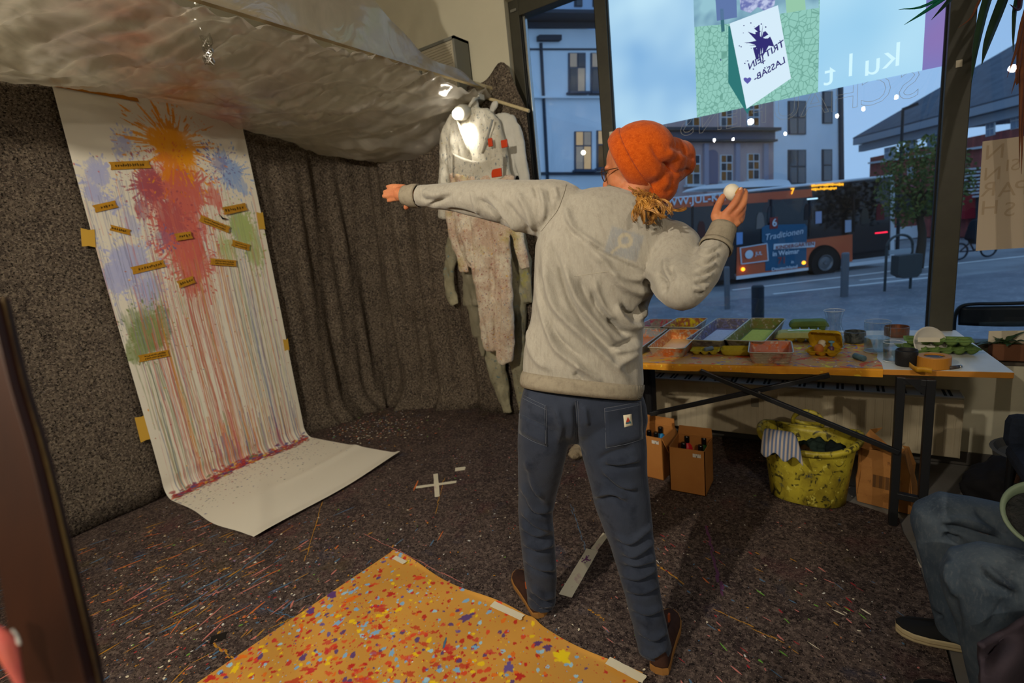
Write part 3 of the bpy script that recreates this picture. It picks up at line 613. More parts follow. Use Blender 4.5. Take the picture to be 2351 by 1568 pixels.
# small tear
p = onx(510, 500, XS+.012); b = MB(); b.prism(p, (0, 1, 0), (0, 0, 1), [(-.02, .03), (.005, .0), (.05, -.012), (.0, -.012)], .003); tag(b.build('paper_tear', mat('tear_shadow', lw(14, 12, 10), 1)), 'small dark torn hole in the scroll at the right', 'tear')

# ================================================================ plastic canopy
def plastic(name, refl=.11):
    m = bpy.data.materials.new(name); m.use_nodes = True; t = m.node_tree; N = t.nodes; L = t.links; N.clear()
    tr = N.new('ShaderNodeBsdfTransparent'); tr.inputs[0].default_value = (.93, .91, .87, 1); tl = N.new('ShaderNodeBsdfTranslucent'); df = N.new('ShaderNodeBsdfDiffuse'); gl = N.new('ShaderNodeBsdfGlossy'); gl.inputs['Roughness'].default_value = .16
    at_ = N.new('ShaderNodeVertexColor'); at_.layer_name = 'paint'
    L.new(at_.outputs[0], tl.inputs[0]); L.new(at_.outputs[0], df.inputs[0])
    tc_ = N.new('ShaderNodeTexCoord'); n1 = N.new('ShaderNodeTexNoise'); n1.inputs['Scale'].default_value = 3.2; n1.inputs['Detail'].default_value = 4; n1.inputs['Distortion'].default_value = 2.2; L.new(tc_.outputs['Object'], n1.inputs['Vector'])
    bp = N.new('ShaderNodeBump'); bp.inputs['Strength'].default_value = .30; bp.inputs['Distance'].default_value = .03; L.new(n1.outputs[0], bp.inputs['Height']); L.new(bp.outputs[0], gl.inputs['Normal'])
    m1 = N.new('ShaderNodeMixShader'); m1.inputs[0].default_value = .30; L.new(tl.outputs[0], m1.inputs[1]); L.new(df.outputs[0], m1.inputs[2])
    mr = N.new('ShaderNodeMapRange'); L.new(n1.outputs[0], mr.inputs[0]); mr.inputs[1].default_value = .35; mr.inputs[2].default_value = .7; mr.inputs[3].default_value = .66; mr.inputs[4].default_value = .90
    m2 = N.new('ShaderNodeMixShader'); L.new(mr.outputs[0], m2.inputs[0]); L.new(tr.outputs[0], m2.inputs[1]); L.new(m1.outputs[0], m2.inputs[2])
    m3 = N.new('ShaderNodeMixShader'); m3.inputs[0].default_value = refl; L.new(m2.outputs[0], m3.inputs[1]); L.new(gl.outputs[0], m3.inputs[2])
    o = N.new('ShaderNodeOutputMaterial'); L.new(m3.outputs[0], o.inputs[0]); return m
m_plastic = plastic('clear_plastic_sheet')
NA, NY = 150, 260
A, YY = np.meshgrid(np.linspace(0, 1, NA), np.linspace(-1.3, 3.36, NY), indexing='ij')
edge_z = np.interp(YY, [-1.3, 1.05, 1.5, 1.9, 2.3, 2.7, 3.05, 3.36], [2.60, 2.60, 2.62, 2.60, 2.50, 2.45, 2.36, 2.33])
Xp = XL+.10+A*1.63; Zl = 2.545
Zp = edge_z*(1-A)+Zl*A-np.sin(PI*A)*(.05+.05*np.clip((YY-2.2)/1.1, 0, 1))
# corner: near the window wall the free edge swings across to the lamp end
k = np.clip((YY-2.75)/.61, 0, 1); Zp = Zp+k*np.sin(PI*A)*(-.08)
rr = np.hypot(Xp+2.25, YY-3.30); an = np.arctan2(YY-3.30, Xp+2.25)
cre = .030*np.sin(an*16+3*nz(Xp+5, YY+5, 1.2, 3))*np.clip(rr/.9, 0, 1)*np.exp(-rr/1.6)
cre += .062*(abs(nz(Xp*.5+YY*.9+50, YY*2.2-Xp*.6+50, 2.2, 14)-.5)*2-.5)+.040*(abs(nz(Xp*.4+YY*.2+60, YY*3.4-Xp*.8+60, 4.2, 15)-.5)*2-.5)+.022*(nz(Xp*1.0+9, YY+9, 3.0, 4)-.5)+.018*(abs(nz(Xp*2.2+YY+20, YY*1.1-Xp+20, 3.0, 8)-.5)*2-.5)+.010*(abs(nz(Xp*1.7-YY+30, YY*3+Xp+30, 6.0, 9)-.5)*2-.5)
Zp = Zp+cre*np.clip(A*6, .35, 1)
Yp = YY+.02*(nz(Xp+40, YY+40, 4, 2)-.5)
Cp = np.tile(np.array(lw(226, 220, 208)), (NA*NY, 1)).reshape(NA, NY, 3)
def pspot(px, py, r, col, a):
    X2, Y2, _ = pix(np.stack([Xp, Yp, Zp], -1).reshape(-1, 3)); X2 = X2.reshape(NA, NY); Y2 = Y2.reshape(NA, NY); d = np.hypot((X2-px), (Y2-py)*1.3)/r
    k = np.clip(1.2-d, 0, 1)*a*np.clip(nz(X2/60+3, Y2/30+3, 1, 5)*1.6, 0, 1); Cp[:] = Cp*(1-k[..., None])+np.array(col)*k[..., None]
pspot(300, 60, 130, lw(206, 120, 96), .6); pspot(370, 150, 120, lw(210, 122, 84), .65); pspot(440, 220, 110, lw(206, 130, 70), .65); pspot(520, 265, 70, lw(186, 80, 70), .75); pspot(620, 230, 60, lw(120, 110, 150), .5); pspot(180, 60, 110, lw(186, 156, 160), .5); pspot(640, 170, 130, lw(188, 150, 140), .3)
sheet = thing('plastic_canopy', 'milky clear plastic sheeting hung as a crinkled canopy under the ceiling', 'plastic sheet', (XL+.9, 1.0, 2.4))
b = MB(); b.grid(np.stack([Xp, Yp, Zp], -1)); o = b.build('sheet', m_plastic, sheet, smooth=True); set_color(o, Cp.reshape(-1, 3))
# flap rising from the lath to the ceiling
NB = 50; B_, YY2 = np.meshgrid(np.linspace(0, 1, NB), np.linspace(-1.3, 3.30, NY), indexing='ij')
rise = np.interp(YY2, [-1.3, 1.9, 2.15, 2.35, 2.6, 3.30], [1.0, .55, .30, .20, .10, .0])
Xf = -2.19+.02*np.sin(B_*5)*0+B_*rise*.12+.015*np.sin(YY2*9)*B_; Zf = 2.548+B_*rise*.98+.010*np.sin(YY2*14+B_*4)*B_
Xf = Xf+.03*(nz(YY2*1.5+7, Zf*2+7, 4, 12)-.5)*B_*np.clip(rise*4, 0, 1)
b = MB(); b.grid(np.stack([Xf, YY2, Zf], -1)); o = b.build('flap', m_plastic, sheet, smooth=True); set_color(o, np.tile(np.array(lw(205, 198, 184)), (NB*NY, 1)))
# side skirt along the window wall from the corner to the lath end
NC = 60; T_, W_ = np.meshgrid(np.linspace(0, 1, NC), np.linspace(0, 1, 24), indexing='ij')
Xk = XL+.16+T_*1.58; Zk = (np.interp(T_, [0, .35, .7, 1], [2.33, 2.30, 2.34, 2.50]))+W_*np.interp(T_, [0, .4, .8, 1], [.20, .24, .20, .06]); Yk = 3.30-.05*np.sin(PI*W_)-.04*np.sin(T_*17+W_*3)*(.3+.7*W_)+.02*np.sin(T_*33)
b = MB(); b.grid(np.stack([Xk, Yk, Zk], -1)); o = b.build('skirt', m_plastic, sheet, smooth=True); set_color(o, np.tile(np.array(lw(208, 202, 188)), (NC*24, 1)))
m_lath = mat('pale_wood_lath', lw(206, 190, 150), .7, layers=[('noise', 4, .4, .7, lw(190, 172, 130), (8, 1, 8))])
b = MB(); b.bb(-2.235, -2.195, -1.3, 3.40, 2.553, 2.575); tag(b.build('lath', m_lath, bevel=.002), 'long pale wooden lath carrying the plastic canopy', 'lath')
# clear adhesive strip dangling
m_strip = thin_glass('clear_strip', (.86, .86, .84), .22, .08)
P0 = [at(462, -30, 2.3), at(466, 40, 2.3), at(474, 90, 2.3), at(478, 120, 2.31), at(480, 150, 2.32)]; W0 = [.04, .036, .024, .022, .024]
Pc = catmull(np.hstack([np.array(P0), np.array(W0)[:, None]]), 6); G = []
for i, q in enumerate(Pc): G.append([q[:3]+rt*q[3]*t_+fw*(.012*math.sin(i*1.3+t_*4)) for t_ in np.linspace(-1, 1, 7)])
b = MB(); b.grid(G); tag(b.build('clear_tape_strip', m_strip, smooth=True, solid=.0006), 'glossy clear tape strip dangling in front of the canopy', 'tape')
# ================================================================ standing person
m_skin = mat('skin', lw(196, 128, 88), .5, sub=.12, layers=[('noise', 22, .4, .7, lw(182, 108, 74)), ('noise', 90, .6, .75, lw(206, 142, 102))], bump=('noise', 160, .08))
m_sweat = mat('grey_marl_jersey', (.4, .38, .33), .95, spec=.08, sheen=.25, attr=True, layers=[('noise', 90, .45, .75, lw(120, 112, 98), (1, 1, .22), .40), ('noise', 240, .5, .7, lw(186, 178, 162), (1, 1, .4), .30)], bump=('noise', 260, .18))
m_rib = mat('grey_ribbing', lw(150, 140, 122), .95, spec=.08, layers=[('noise', 70, .45, .7, lw(134, 124, 108))], bump=('line', 150, .25))
m_jean = mat('slate_corduroy', lw(44, 50, 64), .9, spec=.12, sheen=.12, layers=[('noise', 5, .4, .68, lw(56, 62, 76)), ('noise', 17, .52, .7, lw(32, 37, 50)), ('line', 130, .3, .9, lw(36, 42, 55), (1, 1, .0), .35)], bump=('noise', 150, .15))
m_stitch = mat('jean_stitching', lw(98, 102, 112), .9)
m_beanie = mat('orange_wool', lw(190, 82, 20), .95, sheen=.2, spec=.05, layers=[('noise', 60, .42, .68, lw(168, 66, 14)), ('noise', 260, .5, .7, lw(204, 98, 32))], bump=('line', 260, .12, (1, .6, 1)))
m_hair = mat('golden_hair', lw(176, 122, 52), .38, spec=.5, layers=[('noise', 40, .42, .65, lw(116, 72, 28)), ('noise', 90, .52, .68, lw(220, 168, 90))])
m_shoe = mat('brown_suede', lw(62, 38, 28), .8, layers=[('noise', 30, .4, .7, lw(48, 28, 22))]); m_gum = mat('gum_sole', lw(148, 104, 54), .7)
pbase = (onz(1240, 1412)+onz(1512, 1540))/2
person = thing('person', 'standing person in a grey sweatshirt and orange beanie, arm back to throw', 'person', (pbase[0], pbase[1], 0))

# --- head frame
HC = at(1458, 388, 1.60); hF = nrm(-rt*.80+fw*.56-up*.05); hU = nrm(V3(0, 0, 1)+.10*(-rt)); hU = nrm(hU-hF*(hU@hF)); hL = np.cross(hU, hF)   # hL = the person's left, towards the camera side
HR = np.array([hF, hL, hU]).T
def hp(f_, l_, u_): return HC+hF*f_+hL*l_+hU*u_
body = MB()
body.ell(hp(-.012, 0, .030), (.100, .077, .088), HR)              # cranium
body.ell(hp(.030, 0, -.030), (.064, .060, .078), HR)              # face
body.ell(hp(.052, 0, -.078), (.036, .042, .032), HR)              # jaw and chin
body.ell(hp(.040, .040, -.028), (.034, .018, .026), HR); body.ell(hp(.040, -.040, -.028), (.034, .018, .026), HR)   # cheekbones
body.tube([hp(.078, 0, .016), hp(.092, 0, -.008), hp(.104, 0, -.030), hp(.092, 0, -.040)], [.010, .011, .013, .009], 10, 3)  # nose
body.ell(hp(.072, .012, -.036), (.012, .008, .008), HR); body.ell(hp(.072, -.012, -.036), (.012, .008, .008), HR)
body.tube([hp(.076, -.024, -.062), hp(.088, 0, -.060), hp(.076, .024, -.062)], [.004, .0065, .004], 8, 3); body.tube([hp(.074, -.022, -.069), hp(.085, 0, -.070), hp(.074, .022, -.069)], [.004, .0065, .004], 8, 3)   # lips
body.ell(hp(.074, 0, .022), (.018, .052, .012), HR)                # brow
for sgn in (1, -1): body.ell(hp(-.032, sgn*.070, .006), (.018, .008, .028), HR)   # ears
body.tube([hp(-.018, 0, -.035), at(1452, 440, 1.61), at(1448, 480, 1.62), at(1440, 540, 1.63)], [.054, .056, .064, .09], 18, 3)   # neck
# trunk and limbs inside the clothes
body.loft([ring2((1225, 900), (1450, 918), 1.71, .085), ring2((1240, 800), (1435, 800), 1.71, .075), ring2((1258, 690), (1450, 690), 1.68, .075), ring2((1270, 600), (1490, 625), 1.65, .078), ring2((1300, 510), (1515, 570), 1.62, .07), ring2((1360, 465), (1495, 505), 1.60, .06)])
body.loft([ring2((1225, 870), (1455, 890), 1.70, .095), ring2((1225, 930), (1455, 935), 1.71, .09), ring2((1240, 970), (1440, 972), 1.72, .07)])
ptube(body, [(1330, 520, 1.60, .05), (1250, 478, 1.61, .055), (1160, 462, 1.67, .044), (1100, 456, 1.71, .040), (1040, 452, 1.765, .029), (985, 450, 1.815, .025), (950, 450, 1.84, .024), (932, 447, 1.86, .026)])
ptube(body, [(1500, 560, 1.58, .05), (1540, 590, 1.55, .052), (1555, 640, 1.47, .046), (1572, 664, 1.39, .042), (1610, 632, 1.40, .037), (1636, 588, 1.425, .032), (1652, 550, 1.44, .028), (1662, 520, 1.45, .027)])
ptube(body, [(1265, 985, 1.72, .07), (1243, 1080, 1.80, .062), (1232, 1170, 1.87, .050), (1238, 1260, 1.94, .047), (1243, 1350, 2.0, .038), (1240, 1392, 2.03, .034)])
ptube(body, [(1405, 985, 1.72, .075), (1420, 1100, 1.70, .068), (1438, 1190, 1.70, .055), (1458, 1275, 1.71, .050), (1485, 1390, 1.725, .040), (1508, 1490, 1.745, .030)])
for h, t_ in (((1240, 1398), (1200, 1340)), ((1513, 1520), (1538, 1425))):
    a, b_ = onz(*h, .05), onz(*t_, .04); d = nrm(b_-a); body.tube([a+V3(0, 0, .03)+d*.03, a+d*.07+V3(0, 0, .005), a+d*.12-V3(0, 0, .01), a+d*.17-V3(0, 0, .012)], [.026, .024, .02, .014], 12, 3, hint=(0, 0, 1))
# right hand: back of the hand towards us, fingers and thumb round the egg
def chain(pts, n=10): return ptube(body, pts, n, 4)
chain([(1660, 524, 1.452, .026), (1664, 512, 1.452, .027), (1668, 502, 1.452, .026)], 14)
for p0, p1, r in (((1655, 520), (1665, 491), .014), ((1663, 522), (1679, 495), .014), ((1669, 523), (1690, 500), .013), ((1674, 522), (1698, 508), .012)):
    chain([(p0[0], p0[1], 1.452, r), ((p0[0]+p1[0])/2, (p0[1]+p1[1])/2, 1.445, r+.001), (p1[0], p1[1], 1.441, r-.002)])
chain([(1665, 492, 1.441, .0125), (1676, 479, 1.432, .0108), (1688, 464, 1.428, .0112), (1695, 450, 1.432, .0098), (1700, 438, 1.437, .0092), (1702, 432, 1.441, .0065)])        # index
chain([(1681, 497, 1.441, .0122), (1694, 483, 1.436, .0108), (1705, 469, 1.434, .0112), (1710, 454, 1.440, .0098), (1710, 441, 1.449, .0090), (1708, 434, 1.453, .0062)])        # middle
chain([(1691, 502, 1.443, .0115), (1702, 488, 1.446, .0105), (1706, 474, 1.456, .0100), (1704, 460, 1.470, .0090), (1698, 450, 1.480, .0080)])                                # ring
chain([(1698, 509, 1.447, .0102), (1704, 496, 1.456, .0090), (1704, 484, 1.468, .0085), (1699, 473, 1.480, .0075)])                                                           # little
chain([(1655, 512, 1.452, .015), (1644, 498, 1.456, .0150), (1645, 484, 1.460, .0122), (1650, 470, 1.464, .0112), (1656, 458, 1.468, .0104), (1662, 447, 1.472, .0078)])        # thumb
# left hand: stretched towards the scroll
chain([(934, 447, 1.86, .026), (922, 446, 1.872, .027), (914, 445, 1.882, .026)], 14)
for p0, tip, r in (((920, 429), (888, 429), .0095), ((916, 438), (881, 441), .0100), ((916, 449), (879, 451), .0098), ((920, 457), (889, 461), .0085)):
    chain([(p0[0]+10, p0[1]+2, 1.872, r+.003), (p0[0], p0[1], 1.885, r+.001), ((p0[0]+tip[0])/2, (p0[1]+tip[1])/2-1.5, 1.905, r), (tip[0]+6, tip[1]-.5, 1.915, r-.001), (tip[0], tip[1], 1.922, r-.003)])
chain([(938, 458, 1.86, .013), (936, 470, 1.858, .012), (932, 476, 1.862, .0105), (929, 478, 1.866, .007)])
V, N, Fc = remesh(body, .0034, 5)
mesh_obj('body', V, Fc, m_skin, person, smooth=True)
m_nail = mat('finger_nail', lw(222, 172, 140), .3)
for px, py, d in ((1700.5, 433.5, 1.4295), (1708, 437, 1.4405)):
    c = at(px, py, d); b = MB(); b.ell(c, (.0042, .0012, .0058), np.array([rt, fw, nrm(up+.3*rt)]).T, 10, 6); b.build('finger_nail', m_nail, person, smooth=True)

# --- sweatshirt
sw = MB()
sw.loft([ring2(a, b_, d, h) for a, b_, d, h in [((1204, 872), (1468, 900), 1.70, .128), ((1199, 850), (1474, 878), 1.70, .138), ((1203, 800), (1471, 806), 1.69, .140), ((1217, 740), (1474, 738), 1.67, .138), ((1224, 680), (1490, 692), 1.65, .138), ((1226, 620), (1508, 650), 1.63, .138), ((1229, 565), (1535, 612), 1.615, .135), ((1246, 505), (1562, 570), 1.60, .125), ((1285, 455), (1556, 532), 1.59, .105), ((1345, 437), (1515, 490), 1.59, .085), ((1395, 434), (1472, 468), 1.60, .066)]])
ptube(sw, [(1320, 500, 1.60, .07), (1285, 476, 1.60, .082), (1230, 478, 1.625, .088), (1160, 464, 1.67, .073), (1100, 456, 1.71, .063), (1040, 453, 1.76, .050), (985, 451, 1.81, .041), (962, 450, 1.83, .039)], 22)
ptube(sw, [(1500, 560, 1.60, .085), (1540, 580, 1.565, .096), (1553, 632, 1.485, .083), (1562, 660, 1.40, .064), (1578, 660, 1.385, .056), (1608, 634, 1.40, .048), (1632, 592, 1.42, .043), (1643, 566, 1.432, .040)], 22)
V, N, Fc = remesh(sw, .0062, 7)
q = lambda pts: [(1180+x/2.904, 400+y/2.904) for x, y in pts]
FL = [(q([(190, 480), (225, 650), (265, 850), (340, 960), (430, 1050), (530, 1140), (650, 1260), (770, 1390)]), .013, 9), (q([(325, 580), (370, 700), (430, 850), (520, 960), (610, 1070), (690, 1170)]), .010, 8), (q([(530, 690), (560, 800), (610, 900), (700, 990)]), .007, 7),
      (q([(155, 730), (195, 900), (245, 1080), (300, 1180), (420, 1270), (540, 1370)]), .010, 8), (q([(500, 490), (600, 590), (680, 700), (760, 760), (860, 790), (940, 770)]), .010, 10), (q([(430, 400), (560, 490), (690, 570), (820, 620), (950, 670)]), .009, 9),
      (q([(345, 210), (375, 340), (440, 420), (560, 500)]), .008, 9), (q([(100, 980), (110, 1120), (160, 1240), (260, 1310)]), .007, 8), (q([(840, 1180), (760, 1230), (660, 1280)]), .008, 9), (q([(860, 1130), (760, 1170), (640, 1180)]), .006, 8),
      (q([(870, 1000), (780, 1010), (720, 940), (690, 860)]), .011, 9), (q([(930, 850), (860, 930), (800, 970)]), .009, 7), (q([(640, 640), (760, 690), (880, 700)]), .007, 8), (q([(380, 1260), (480, 1310), (600, 1390)]), .006, 6),
      (q([(250, 480), (305, 640), (355, 800), (445, 960), (560, 1085), (700, 1215)]), -.011, 7), (q([(150, 600), (180, 800), (230, 980), (310, 1110), (470, 1240)]), -.009, 6), (q([(325, 260), (372, 370), (470, 445), (610, 535), (760, 605), (900, 655)]), -.010, 6),
      (q([(515, 770), (555, 880), (640, 975), (740, 1065), (810, 1070)]), -.014, 7), (q([(705, 865), (755, 925), (810, 945), (865, 890), (935, 840)]), -.018, 7), (q([(640, 970), (700, 1025), (790, 1075)]), -.010, 6), (q([(830, 1090), (740, 1130), (640, 1160)]), -.008, 6), (q([(860, 705), (935, 775)]), -.012, 6),
      (q([(400, 1325), (445, 1360), (470, 1400)]), -.008, 5), (q([(430, 690), (500, 850), (560, 950)]), -.007, 6), (q([(960, 650), (1000, 720), (990, 800)]), -.012, 7), (q([(1040, 610), (1060, 700)]), -.008, 6), (q([(1010, 560), (1020, 680)]), .006, 6)]
q3 = lambda pts: [(860+x/5.343, 380+y/5.343) for x, y in pts]
FL += [(q3([(1250, 400), (1400, 520), (1520, 640), (1600, 770)]), -.011, 5), (q3([(1350, 330), (1500, 480), (1640, 640), (1800, 830)]), .009, 7), (q3([(1600, 430), (1700, 600), (1850, 780), (1930, 900)]), -.009, 7), (q3([(1750, 330), (1880, 560), (1950, 800)]), .008, 7), (q3([(2020, 280), (2080, 480), (2060, 700)]), .006, 6), (q3([(2130, 270), (2170, 450)]), -.005, 4), (q3([(2210, 260), (2240, 420)]), .005, 5), (q3([(1960, 240), (2000, 400)]), -.006, 5),
       (q3([(560, 300), (700, 360), (900, 350)]), .006, 7), (q3([(660, 500), (800, 430), (940, 350)]), -.008, 5), (q3([(620, 260), (560, 330), (600, 420), (740, 420)]), -.005, 4), (q3([(1060, 330), (1040, 420)]), -.004, 4), (q3([(1200, 300), (1220, 420), (1280, 600)]), .005, 5), (q3([(900, 540), (1100, 570), (1300, 640)]), -.005, 4)]
for k in range(5):  # bunched sleeve of the raised forearm
    y0 = 562+k*22; FL += [([(1604-k*3, y0+10), (1625-k*3, y0+14), (1656-k*7, y0-4)], .006, 5), ([(1604-k*3, y0+20), (1626-k*3, y0+23), (1652-k*7, y0+6)], -.005, 4)]
V = folds(V, N, FL); V = wrinkle(V, N, .0022, 14, 1)
X2, Y2, Zd = pix(V)
base = np.array(lw(162, 156, 144)); Cs = np.tile(base, (len(V), 1))
# faded square print with a round-headed figure on the back
o0 = np.array([1433., 560.]); ex = np.array([.957, .29]); ey = np.array([-.29, .957]); dx = (X2-o0[0])*ex[0]+(Y2-o0[1])*ex[1]; dy = (X2-o0[0])*ey[0]+(Y2-o0[1])*ey[1]
sq = np.clip((41-abs(dx))/4, 0, 1)*np.clip((33-abs(dy))/4, 0, 1)*(Zd < 1.62); r9 = np.hypot(dx, (dy+8)); fig = np.clip((19-r9)/3, 0, 1)*np.clip((r9-8)/3, 0, 1); tail = np.clip((5-abs(dx+10+(dy-10)*.7))/3, 0, 1)*((dy > 4) & (dy < 28)); fig = np.maximum(fig, tail)
Cs = Cs*(1-(sq*(1-fig)*.42)[:, None])+np.array(lw(118, 132, 150))*(sq*(1-fig)*.42)[:, None]; Cs = Cs*(1-(sq*fig*.5)[:, None])+np.array(lw(186, 172, 142))*(sq*fig*.5)[:, None]
o = mesh_obj('sweatshirt', V, Fc, m_sweat, person, smooth=True); set_color(o, Cs)
def rib_band(name, rings, t=.004):
    b = MB(); b.loft(rings, caps=False); return b.build(name, m_rib, person, smooth=True, solid=t)
rib_band('hem_band', [ring2((1201, 852), (1474, 882), 1.70, .140, 64), ring2((1197, 862), (1473, 892), 1.70, .143, 64), ring2((1195, 876), (1470, 904), 1.70, .142, 64), ring2((1197, 886), (1466, 914), 1.70, .138, 64)], .006)
b = MB(); b.tube([at(962, 450, 1.83), at(952, 450, 1.838), at(944, 450, 1.845), at(936, 449, 1.853), at(929, 448, 1.859)], [.040, .0405, .039, .035, .033], 28, 2, caps=False); b.build('cuff', m_rib, person, smooth=True, solid=.005)
b = MB(); b.tube([at(1643, 566, 1.432), at(1649, 552, 1.437), at(1657, 532, 1.444), at(1661, 522, 1.448)], [.041, .038, .035, .0345], 28, 2, caps=False); b.build('cuff', m_rib, person, smooth=True, solid=.005)
b = MB(); b.tube([at(1642, 571, 1.430), at(1646, 562, 1.434)], [.045, .044], 24, 0, caps=False); b.build('cuff_seam', m_rib, person, smooth=True, solid=.004)
b = MB(); pts = [at(1398, 432, 1.565), at(1418, 437, 1.535), at(1445, 452, 1.525), at(1470, 470, 1.545), at(1478, 474, 1.60), at(1455, 452, 1.665), at(1420, 436, 1.665), at(1400, 430, 1.62)]; P = catmull(pts+[pts[0]], 5); b.tube(P, .0085, 10); b.build('neck_rib', m_rib, person, smooth=True)
m_seam = mat('jersey_seam', lw(112, 104, 90), .95)
def surf_line(name, pl, d, off, r, mt, parent):   # thin cord following the visible cloth surface
    from mathutils.bvhtree import BVHTree
    P = []
    for x, y in catmull(np.array(pl, float), 6):
        h = d.ray_cast(Vector(CAM), Vector(nrm(ray(x, y))))
        if h[0] is not None: P.append(np.array(h[0])-nrm(ray(x, y))*off)
    if len(P) > 2: b = MB(); b.tube(P, r, 5); b.build(name, mt, parent)
from mathutils.bvhtree import BVHTree
bv = BVHTree.FromPolygons([tuple(v) for v in V], Fc)
surf_line('sleeve_seam', q([(350, 70), (330, 140), (290, 240), (230, 320), (135, 440)]), bv, .0004, .0009, m_seam, person)
surf_line('back_seam', q([(400, 680), (480, 670), (580, 655), (700, 640)]), bv, .0003, .0006, mat('faint_seam', lw(176, 168, 150), .95), person)

# --- trousers
tr = MB()
tr.loft([ring2(a, b_, d, h) for a, b_, d, h in [((1208, 868), (1470, 892), 1.70, .108), ((1195, 920), (1481, 930), 1.70, .118), ((1191, 960), (1486, 965), 1.71, .116), ((1198, 990), (1480, 993), 1.725, .098), ((1240, 1012), (1440, 1015), 1.745, .06)]])
ptube(tr, [(1252, 950, 1.71, .088), (1247, 1010, 1.725, .088), (1240, 1085, 1.785, .078), (1230, 1170, 1.87, .066), (1235, 1250, 1.93, .065), (1241, 1320, 1.98, .064), (1243, 1365, 2.01, .058), (1243, 1385, 2.022, .057)], 24)
ptube(tr, [(1402, 945, 1.71, .098), (1406, 1010, 1.695, .110), (1419, 1100, 1.70, .098), (1433, 1170, 1.70, .090), (1456, 1270, 1.71, .070), (1478, 1375, 1.725, .060), (1498, 1462, 1.735, .057), (1505, 1492, 1.742, .057)], 24)
V, N, Fc = remesh(tr, .0064, 14)
q2 = lambda pts: [(1170+x/2.215, 860+y/2.215) for x, y in pts]
JF = []
for a in ([(60, 690), (130, 760), (215, 790)], [(60, 760), (130, 810), (220, 800)], [(70, 850), (140, 880), (225, 860)], [(60, 560), (120, 680), (220, 690)], [(85, 430), (110, 560), (170, 640)], [(75, 930), (150, 980), (235, 990)], [(110, 1080), (170, 1130), (235, 1120)], [(100, 1110), (160, 1170), (230, 1170)]):
    JF.append((q2(a), .008, 7)); JF.append((q2([(x, y+22) for x, y in a]), -.007, 6))
for a in ([(540, 820), (620, 850), (730, 760)], [(570, 900), (640, 915), (740, 840)], [(580, 950), (650, 960), (745, 930)], [(560, 1010), (650, 1030), (750, 980)], [(590, 1090), (680, 1100), (765, 1060)], [(480, 440), (560, 450), (660, 430)], [(470, 480), (560, 560), (650, 580)], [(430, 620), (520, 600), (600, 640)], [(660, 1300), (730, 1340), (800, 1300)], [(660, 1400), (730, 1430), (800, 1380)], [(620, 1180), (700, 1210), (780, 1180)]):
    JF.append((q2(a), .008, 7)); JF.append((q2([(x, y+22) for x, y in a]), -.007, 6))
JF += [(q2([(335, 140), (342, 260), (340, 360)]), -.010, 6), (q2([(380, 160), (395, 260)]), .006, 6), (q2([(230, 160), (260, 260), (240, 350)]), .006, 8), (q2([(300, 400), (340, 375), (380, 420)]), -.006, 6), (q2([(440, 440), (520, 400), (640, 370)]), -.007, 7)]
V = folds(V, N, JF); V = wrinkle(V, N, .0022, 13, 4)
mesh_obj('trousers', V, Fc, m_jean, person, smooth=True)
bv = BVHTree.FromPolygons([tuple(v) for v in V], Fc)
def patch(name, quad, off, t, mt, parent, nx=8, ny=8):
    G = []
    for j in range(ny+1):
        row = []
        for i in range(nx+1):
            a, b_ = i/nx, j/ny; p = (np.array(quad[0])*(1-a)+np.array(quad[1])*a)*(1-b_)+(np.array(quad[3])*(1-a)+np.array(quad[2])*a)*b_
            h = bv.ray_cast(Vector(CAM), Vector(nrm(ray(*p)))); row.append(np.array(h[0])-nrm(ray(*p))*off if h[0] is not None else None)
        if any(r is None for r in row): continue
        G.append(row)
    if len(G) > 1: b = MB(); b.grid(G); return b.build(name, mt, parent, smooth=True, solid=t)
pk1 = patch('back_pocket', q2([(50, 95), (185, 160), (190, 365), (48, 300)]), .0022, .003, m_jean, person)
pk2 = patch('back_pocket', q2([(482, 172), (668, 135), (682, 325), (490, 375)]), .0022, .003, m_jean, person)
lb = patch('logo_patch', q2([(578, 207), (620, 200), (626, 258), (584, 268)]), .0048, .001, mat('cream_label', lw(206, 196, 170), .8), person, 3, 3)
for nm, tri, col in (('peak_print', [(601, 215), (590, 248), (618, 244)], lw(170, 60, 40)), ('base_print', [(594, 236), (590, 252), (620, 248), (612, 232)], lw(60, 90, 100))):
    P = []
    for x, y in q2(tri): h = bv.ray_cast(Vector(CAM), Vector(nrm(ray(x, y)))); P.append(np.array(h[0])-nrm(ray(x, y))*(.0062 if nm[0] == 'p' else .0066))
    if lb: b = MB(); b.add(P, [tuple(range(len(P)))]); b.build(nm, mat(nm, col, .8), lb)
for pl in ([(50, 95), (120, 130), (185, 160)], [(50, 112), (120, 147), (185, 178)], [(185, 160), (188, 260), (190, 362)], [(178, 160), (181, 260), (183, 352)], [(48, 300), (120, 340), (190, 365)], [(482, 172), (580, 155), (668, 135)], [(484, 190), (580, 172), (668, 152)], [(482, 172), (487, 270), (490, 375)], [(490, 374), (600, 352), (682, 325)], [(334, 130), (342, 250), (336, 365)], [(346, 135), (352, 250), (346, 350)], [(668, 135), (676, 240), (682, 325)], [(150, 1190), (232, 1178), (240, 1170)]):
    surf_line('stitch_line', q2(pl), bv, .0034, .0006, m_stitch, person)

